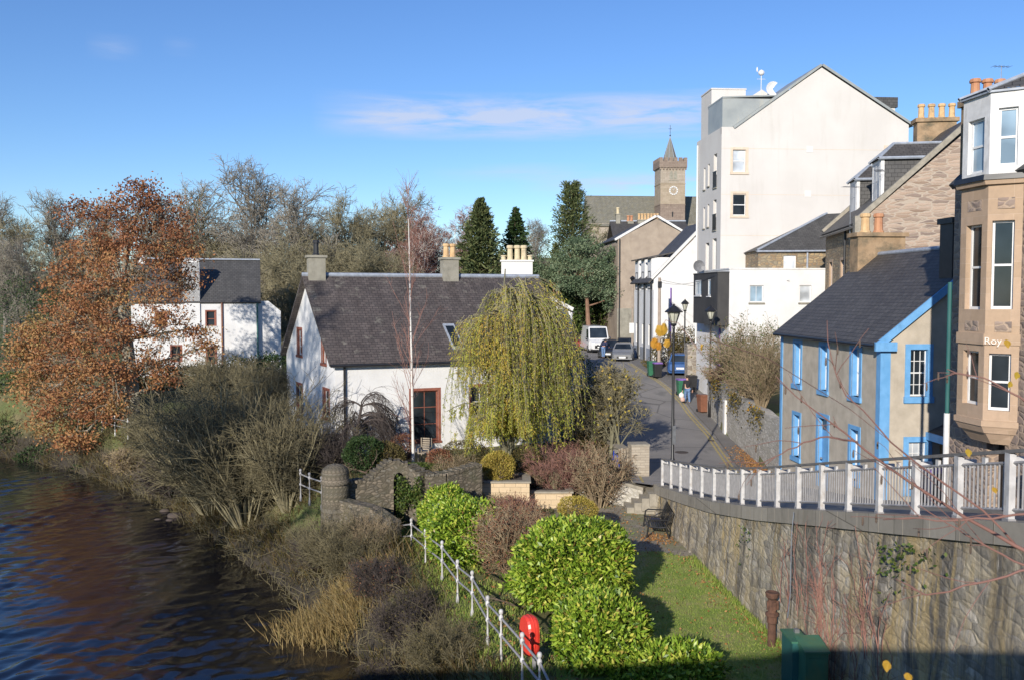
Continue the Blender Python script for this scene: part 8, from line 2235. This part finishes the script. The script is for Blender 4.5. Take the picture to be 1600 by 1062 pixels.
def person(label, loc, rz, top, bend=0.0, stride=.22, arms=((-.30, .02, .82), (.32, -.06, .84)), H=1.74):
    """stands facing local +y"""
    r = empty('person', loc, rz, label, 'person')
    s = H / 1.74
    def up(y, z):                                            # lean the trunk forward about the hips
        dz = z - .93; return (y + dz * math.sin(bend), .93 + dz * math.cos(bend))
    def v(x, y, z):
        if z > .93: y, z = up(y, z)
        return (x * s, y * s, z * s)
    fl, fr = stride / 2, -stride / 2
    # continuous body
    J = [v(0, 0, .95), v(0, 0, 1.15), v(0, -.01, 1.36), v(0, 0, 1.47), v(0, .015, 1.54), v(0, .03, 1.64), v(0, .02, 1.71),
         v(-.095, 0, .88), v(-.10, fl * .55 + .02, .48), v(-.10, fl, .09), v(-.10, fl + .16, .035), v(.095, 0, .88), v(.10, fr * .4 + .03, .48), v(.10, fr - .06, .10), v(.10, fr + .10, .035),
         v(-.19, 0, 1.40), v(-.25, -.02, 1.13), (arms[0][0] * s, arms[0][1] * s, arms[0][2] * s), v(.19, 0, 1.40), v(.25, -.03, 1.13), (arms[1][0] * s, arms[1][1] * s, arms[1][2] * s)]
    E = [(0, 1), (1, 2), (2, 3), (3, 4), (4, 5), (5, 6), (0, 7), (7, 8), (8, 9), (9, 10), (0, 11), (11, 12), (12, 13), (13, 14), (2, 15), (15, 16), (16, 17), (2, 18), (18, 19), (19, 20)]
    R = [.14, .125, .15, .06, .06, .095, .07, .095, .062, .042, .035, .095, .062, .042, .035, .062, .045, .034, .062, .045, .034]
    nb = len(J)
    for (base, sg) in ((17, -1), (20, 1)):                   # palms with five fingers each
        a = np.array(J[base]); b = len(J); J.append(tuple(a + (0, .01, -.07))); E.append((base, b)); R.append((.038, .022))
        for (dx, dy, L_) in ((-.03, .01, .075), (-.01, .014, .085), (.01, .012, .08), (.028, .008, .062)):
            J.append(tuple(a + (dx, dy + .02, -.10))); J.append(tuple(a + (dx * 1.1, dy + .035, -.10 - L_ * .7))); E += [(b, len(J) - 2), (len(J) - 2, len(J) - 1)]; R += [.009, .008]
        J.append(tuple(a + (-sg * .035, .035, -.06))); J.append(tuple(a + (-sg * .045, .05, -.10))); E += [(b, len(J) - 2), (len(J) - 2, len(J) - 1)]; R += [.011, .009]
    body = skin_obj('body', J, E, R, M['skin'], r, 1)
    g = lambda idx, rad, nm, mat: skin_obj(nm, [J[i] for i in idx[0]], idx[1], rad, M[mat], r, 2)
    g(([0, 1, 2, 3, 15, 16, 17, 18, 19, 20], [(0, 1), (1, 2), (2, 3), (2, 4), (4, 5), (5, 6), (2, 7), (7, 8), (8, 9)]), [.165, .155, .175, .075, .085, .064, .045, .085, .064, .045], 'jacket', top)
    g(([0, 7, 8, 9, 11, 12, 13], [(0, 1), (1, 2), (2, 3), (0, 4), (4, 5), (5, 6)]), [.15, .115, .082, .062, .115, .082, .062], 'jeans', 'jeans')
    hb = MB(); c = np.array(J[5]); hb.ball(c + (0, -.022 * s, .045 * s), (.098 * s, .108 * s, .095 * s), 14, 9); hb.build('hair', M['hair'], r, True)
    fm = MB()
    for sg in (-1, 1): fm.ball(c + (sg * .034, .088, .012), (.012, .008, .008), 8, 6)
    fm.build('eyes', M['black_cloth'], r)
    fm = MB(); fm.ball(c + (0, .10, -.018), (.014, .018, .022), 8, 6); fm.ball(c + (0, .086, -.055), (.026, .01, .008), 8, 6); [fm.ball(c + (sg * .098, -.005, 0), (.014, .022, .03), 8, 6) for sg in (-1, 1)]; fm.build('face_features', M['skin'], r)
    for i, (a, b) in enumerate(((9, 10), (13, 14))):
        p, q = np.array(J[a]), np.array(J[b]); MB().ball((p + q) / 2 + (0, .0, -.01), (.055, .15, .055), 12, 8).build('shoe', M['black_cloth'], r, True)
    return r


pm_ = (10.94, 55.7, zr(55.7) + .04)
person('person in black top and blue jeans walking up the street with carrier bags', pm_, .06, 'black_cloth', .06, .30)
def bag(name, label, x, y, mat, w=.17, h=.34, z=.33):
    o = MB(); k = 12; prof = [(.25, 0), (.8, .04), (1.0, .35), (.92, .7), (.5, .92), (.22, 1.0), (.3, 1.06)]; V = []
    for (f, t) in prof:
        for i in range(k): a = 2 * PI * i / k; V.append((math.cos(a) * w * f * (1 + .1 * math.sin(3 * a + t * 5)), math.sin(a) * w * .7 * f, t * h))
    n = len(prof); o.add(V, [[i * k + j, i * k + (j + 1) % k, (i + 1) * k + (j + 1) % k, (i + 1) * k + j] for i in range(n - 1) for j in range(k)] + [list(range(k))[::-1]])
    o = o.build(name, M[mat], None, True); o.location = (pm_[0] + x, pm_[1] + y, pm_[2] + z); return tag(o, label, 'bag')
bag('carrier_bag', 'white carrier bag held in the walking person left hand', -.36, .0, 'bag_white', z=.36)
bag('carrier_bag', 'pinkish bag hanging just below the white carrier bag', -.30, -.06, 'bag_pink', .15, .30, .14)
person('person in navy jacket and pale jeans leaning to the black car beside the white van', (10.2 * 0 + (943 - 800) / F * 76.8, 76.8, zr(76.8) + .04), -.5, 'navy_cloth', .75, .1, ((-.22, .62, .98), (.24, .64, 1.0)))
# ------------------------------------------------------------------ camera, sun, sky
cam = bpy.data.cameras.new('camera'); co = bpy.data.objects.new('camera', cam); COL.objects.link(co)
cam.sensor_width = 36; cam.lens = F / 1600 * 36; cam.clip_start = .1; cam.clip_end = 6000
co.location = (0, 0, 0); co.rotation_euler = (PI / 2 - PIT, 0, 0)
cam.dof.use_dof = True; cam.dof.focus_distance = 45; cam.dof.aperture_fstop = 6.3
SC.camera = co
AZ, EL = math.radians(20), math.radians(20)
sd = Vector((math.sin(AZ) * math.cos(EL), math.cos(AZ) * math.cos(EL), -math.sin(EL)))
sl = bpy.data.lights.new('sun', 'SUN'); sl.energy = 5.0; sl.angle = math.radians(.53); sl.color = (1.0, .93, .83)
so = bpy.data.objects.new('sun', sl); COL.objects.link(so); so.rotation_euler = sd.to_track_quat('-Z', 'Y').to_euler()
W = bpy.data.worlds.new('World'); SC.world = W; W.use_nodes = True
nt = W.node_tree; bg = nt.nodes['Background']
sky = nt.nodes.new('ShaderNodeTexSky'); sky.sky_type = 'NISHITA'; sky.sun_disc = False
sky.sun_elevation = EL; sky.sun_rotation = PI + AZ; sky.air_density = 1.0; sky.dust_density = .0; sky.ozone_density = 5.0; sky.altitude = 60
tc = nt.nodes.new('ShaderNodeTexCoord'); sx = nt.nodes.new('ShaderNodeSeparateXYZ'); nt.links.new(tc.outputs['Generated'], sx.inputs[0])
az = mth(nt, 'ARCTAN2', sx.outputs[0], sx.outputs[1]); el = mth(nt, 'ARCSINE', sx.outputs[2])
cb = nt.nodes.new('ShaderNodeCombineXYZ'); nt.links.new(mth(nt, 'MULTIPLY', az, 5.0), cb.inputs[0]); nt.links.new(mth(nt, 'MULTIPLY', el, 34.0), cb.inputs[1])
n1 = nd(nt, 'ShaderNodeTexNoise', Scale=1.6, Detail=7.0, Roughness=.6, Distortion=.35); nt.links.new(cb.outputs[0], n1.inputs['Vector'])


def band(e0, w, a0, a1, soft=.06):
    me = mth(nt, 'SUBTRACT', 1.0, mth(nt, 'DIVIDE', mth(nt, 'ABSOLUTE', mth(nt, 'SUBTRACT', el, e0)), w)); me = mth(nt, 'MAXIMUM', me, 0.0)
    l = mth(nt, 'DIVIDE', mth(nt, 'SUBTRACT', az, a0), soft); l = mth(nt, 'MINIMUM', mth(nt, 'MAXIMUM', l, 0.0), 1.0)
    r = mth(nt, 'DIVIDE', mth(nt, 'SUBTRACT', a1, az), soft); r = mth(nt, 'MINIMUM', mth(nt, 'MAXIMUM', r, 0.0), 1.0)
    return mth(nt, 'MULTIPLY', me, mth(nt, 'MULTIPLY', l, r))


tot = None
for (e0, w_, a0, a1, s_, amp) in ((.194, .027, -.22, .36, .10, 1.1), (.122, .016, .0, .40, .12, .8), (.245, .015, -.44, -.385, .03, .2), (.252, .014, -.37, -.33, .025, .13), (.135, .012, -.1, .12, .1, .3)):
    t = mth(nt, 'MULTIPLY', band(e0, w_, a0, a1, s_), amp)
    tot = t if tot is None else mth(nt, 'ADD', tot, t)
den = mth(nt, 'MULTIPLY', tot, mth(nt, 'ADD', .05, mth(nt, 'MULTIPLY', mth(nt, 'MAXIMUM', mth(nt, 'SUBTRACT', n1.outputs[0], .36), 0.0), 4.4)))
den = mth(nt, 'MINIMUM', mth(nt, 'MULTIPLY', den, 1.0), .75)
hs = nd(nt, 'ShaderNodeHueSaturation', Hue=.509, Saturation=1.08, Value=1.16); nt.links.new(sky.outputs[0], hs.inputs['Color'])
skc = mixc(nt, den, hs.outputs[0], (4.9, 5.3, 6.5))
nt.links.new(skc, bg.inputs[0]); bg.inputs[1].default_value = .12
vs = SC.view_settings; vs.view_transform = 'Standard'; vs.look = 'None'; vs.exposure = .15; vs.gamma = 1
SC.cycles.use_denoising = True
SC.cycles.max_bounces = 6; SC.cycles.diffuse_bounces = 2; SC.cycles.glossy_bounces = 3; SC.cycles.transmission_bounces = 3; SC.cycles.transparent_max_bounces = 6
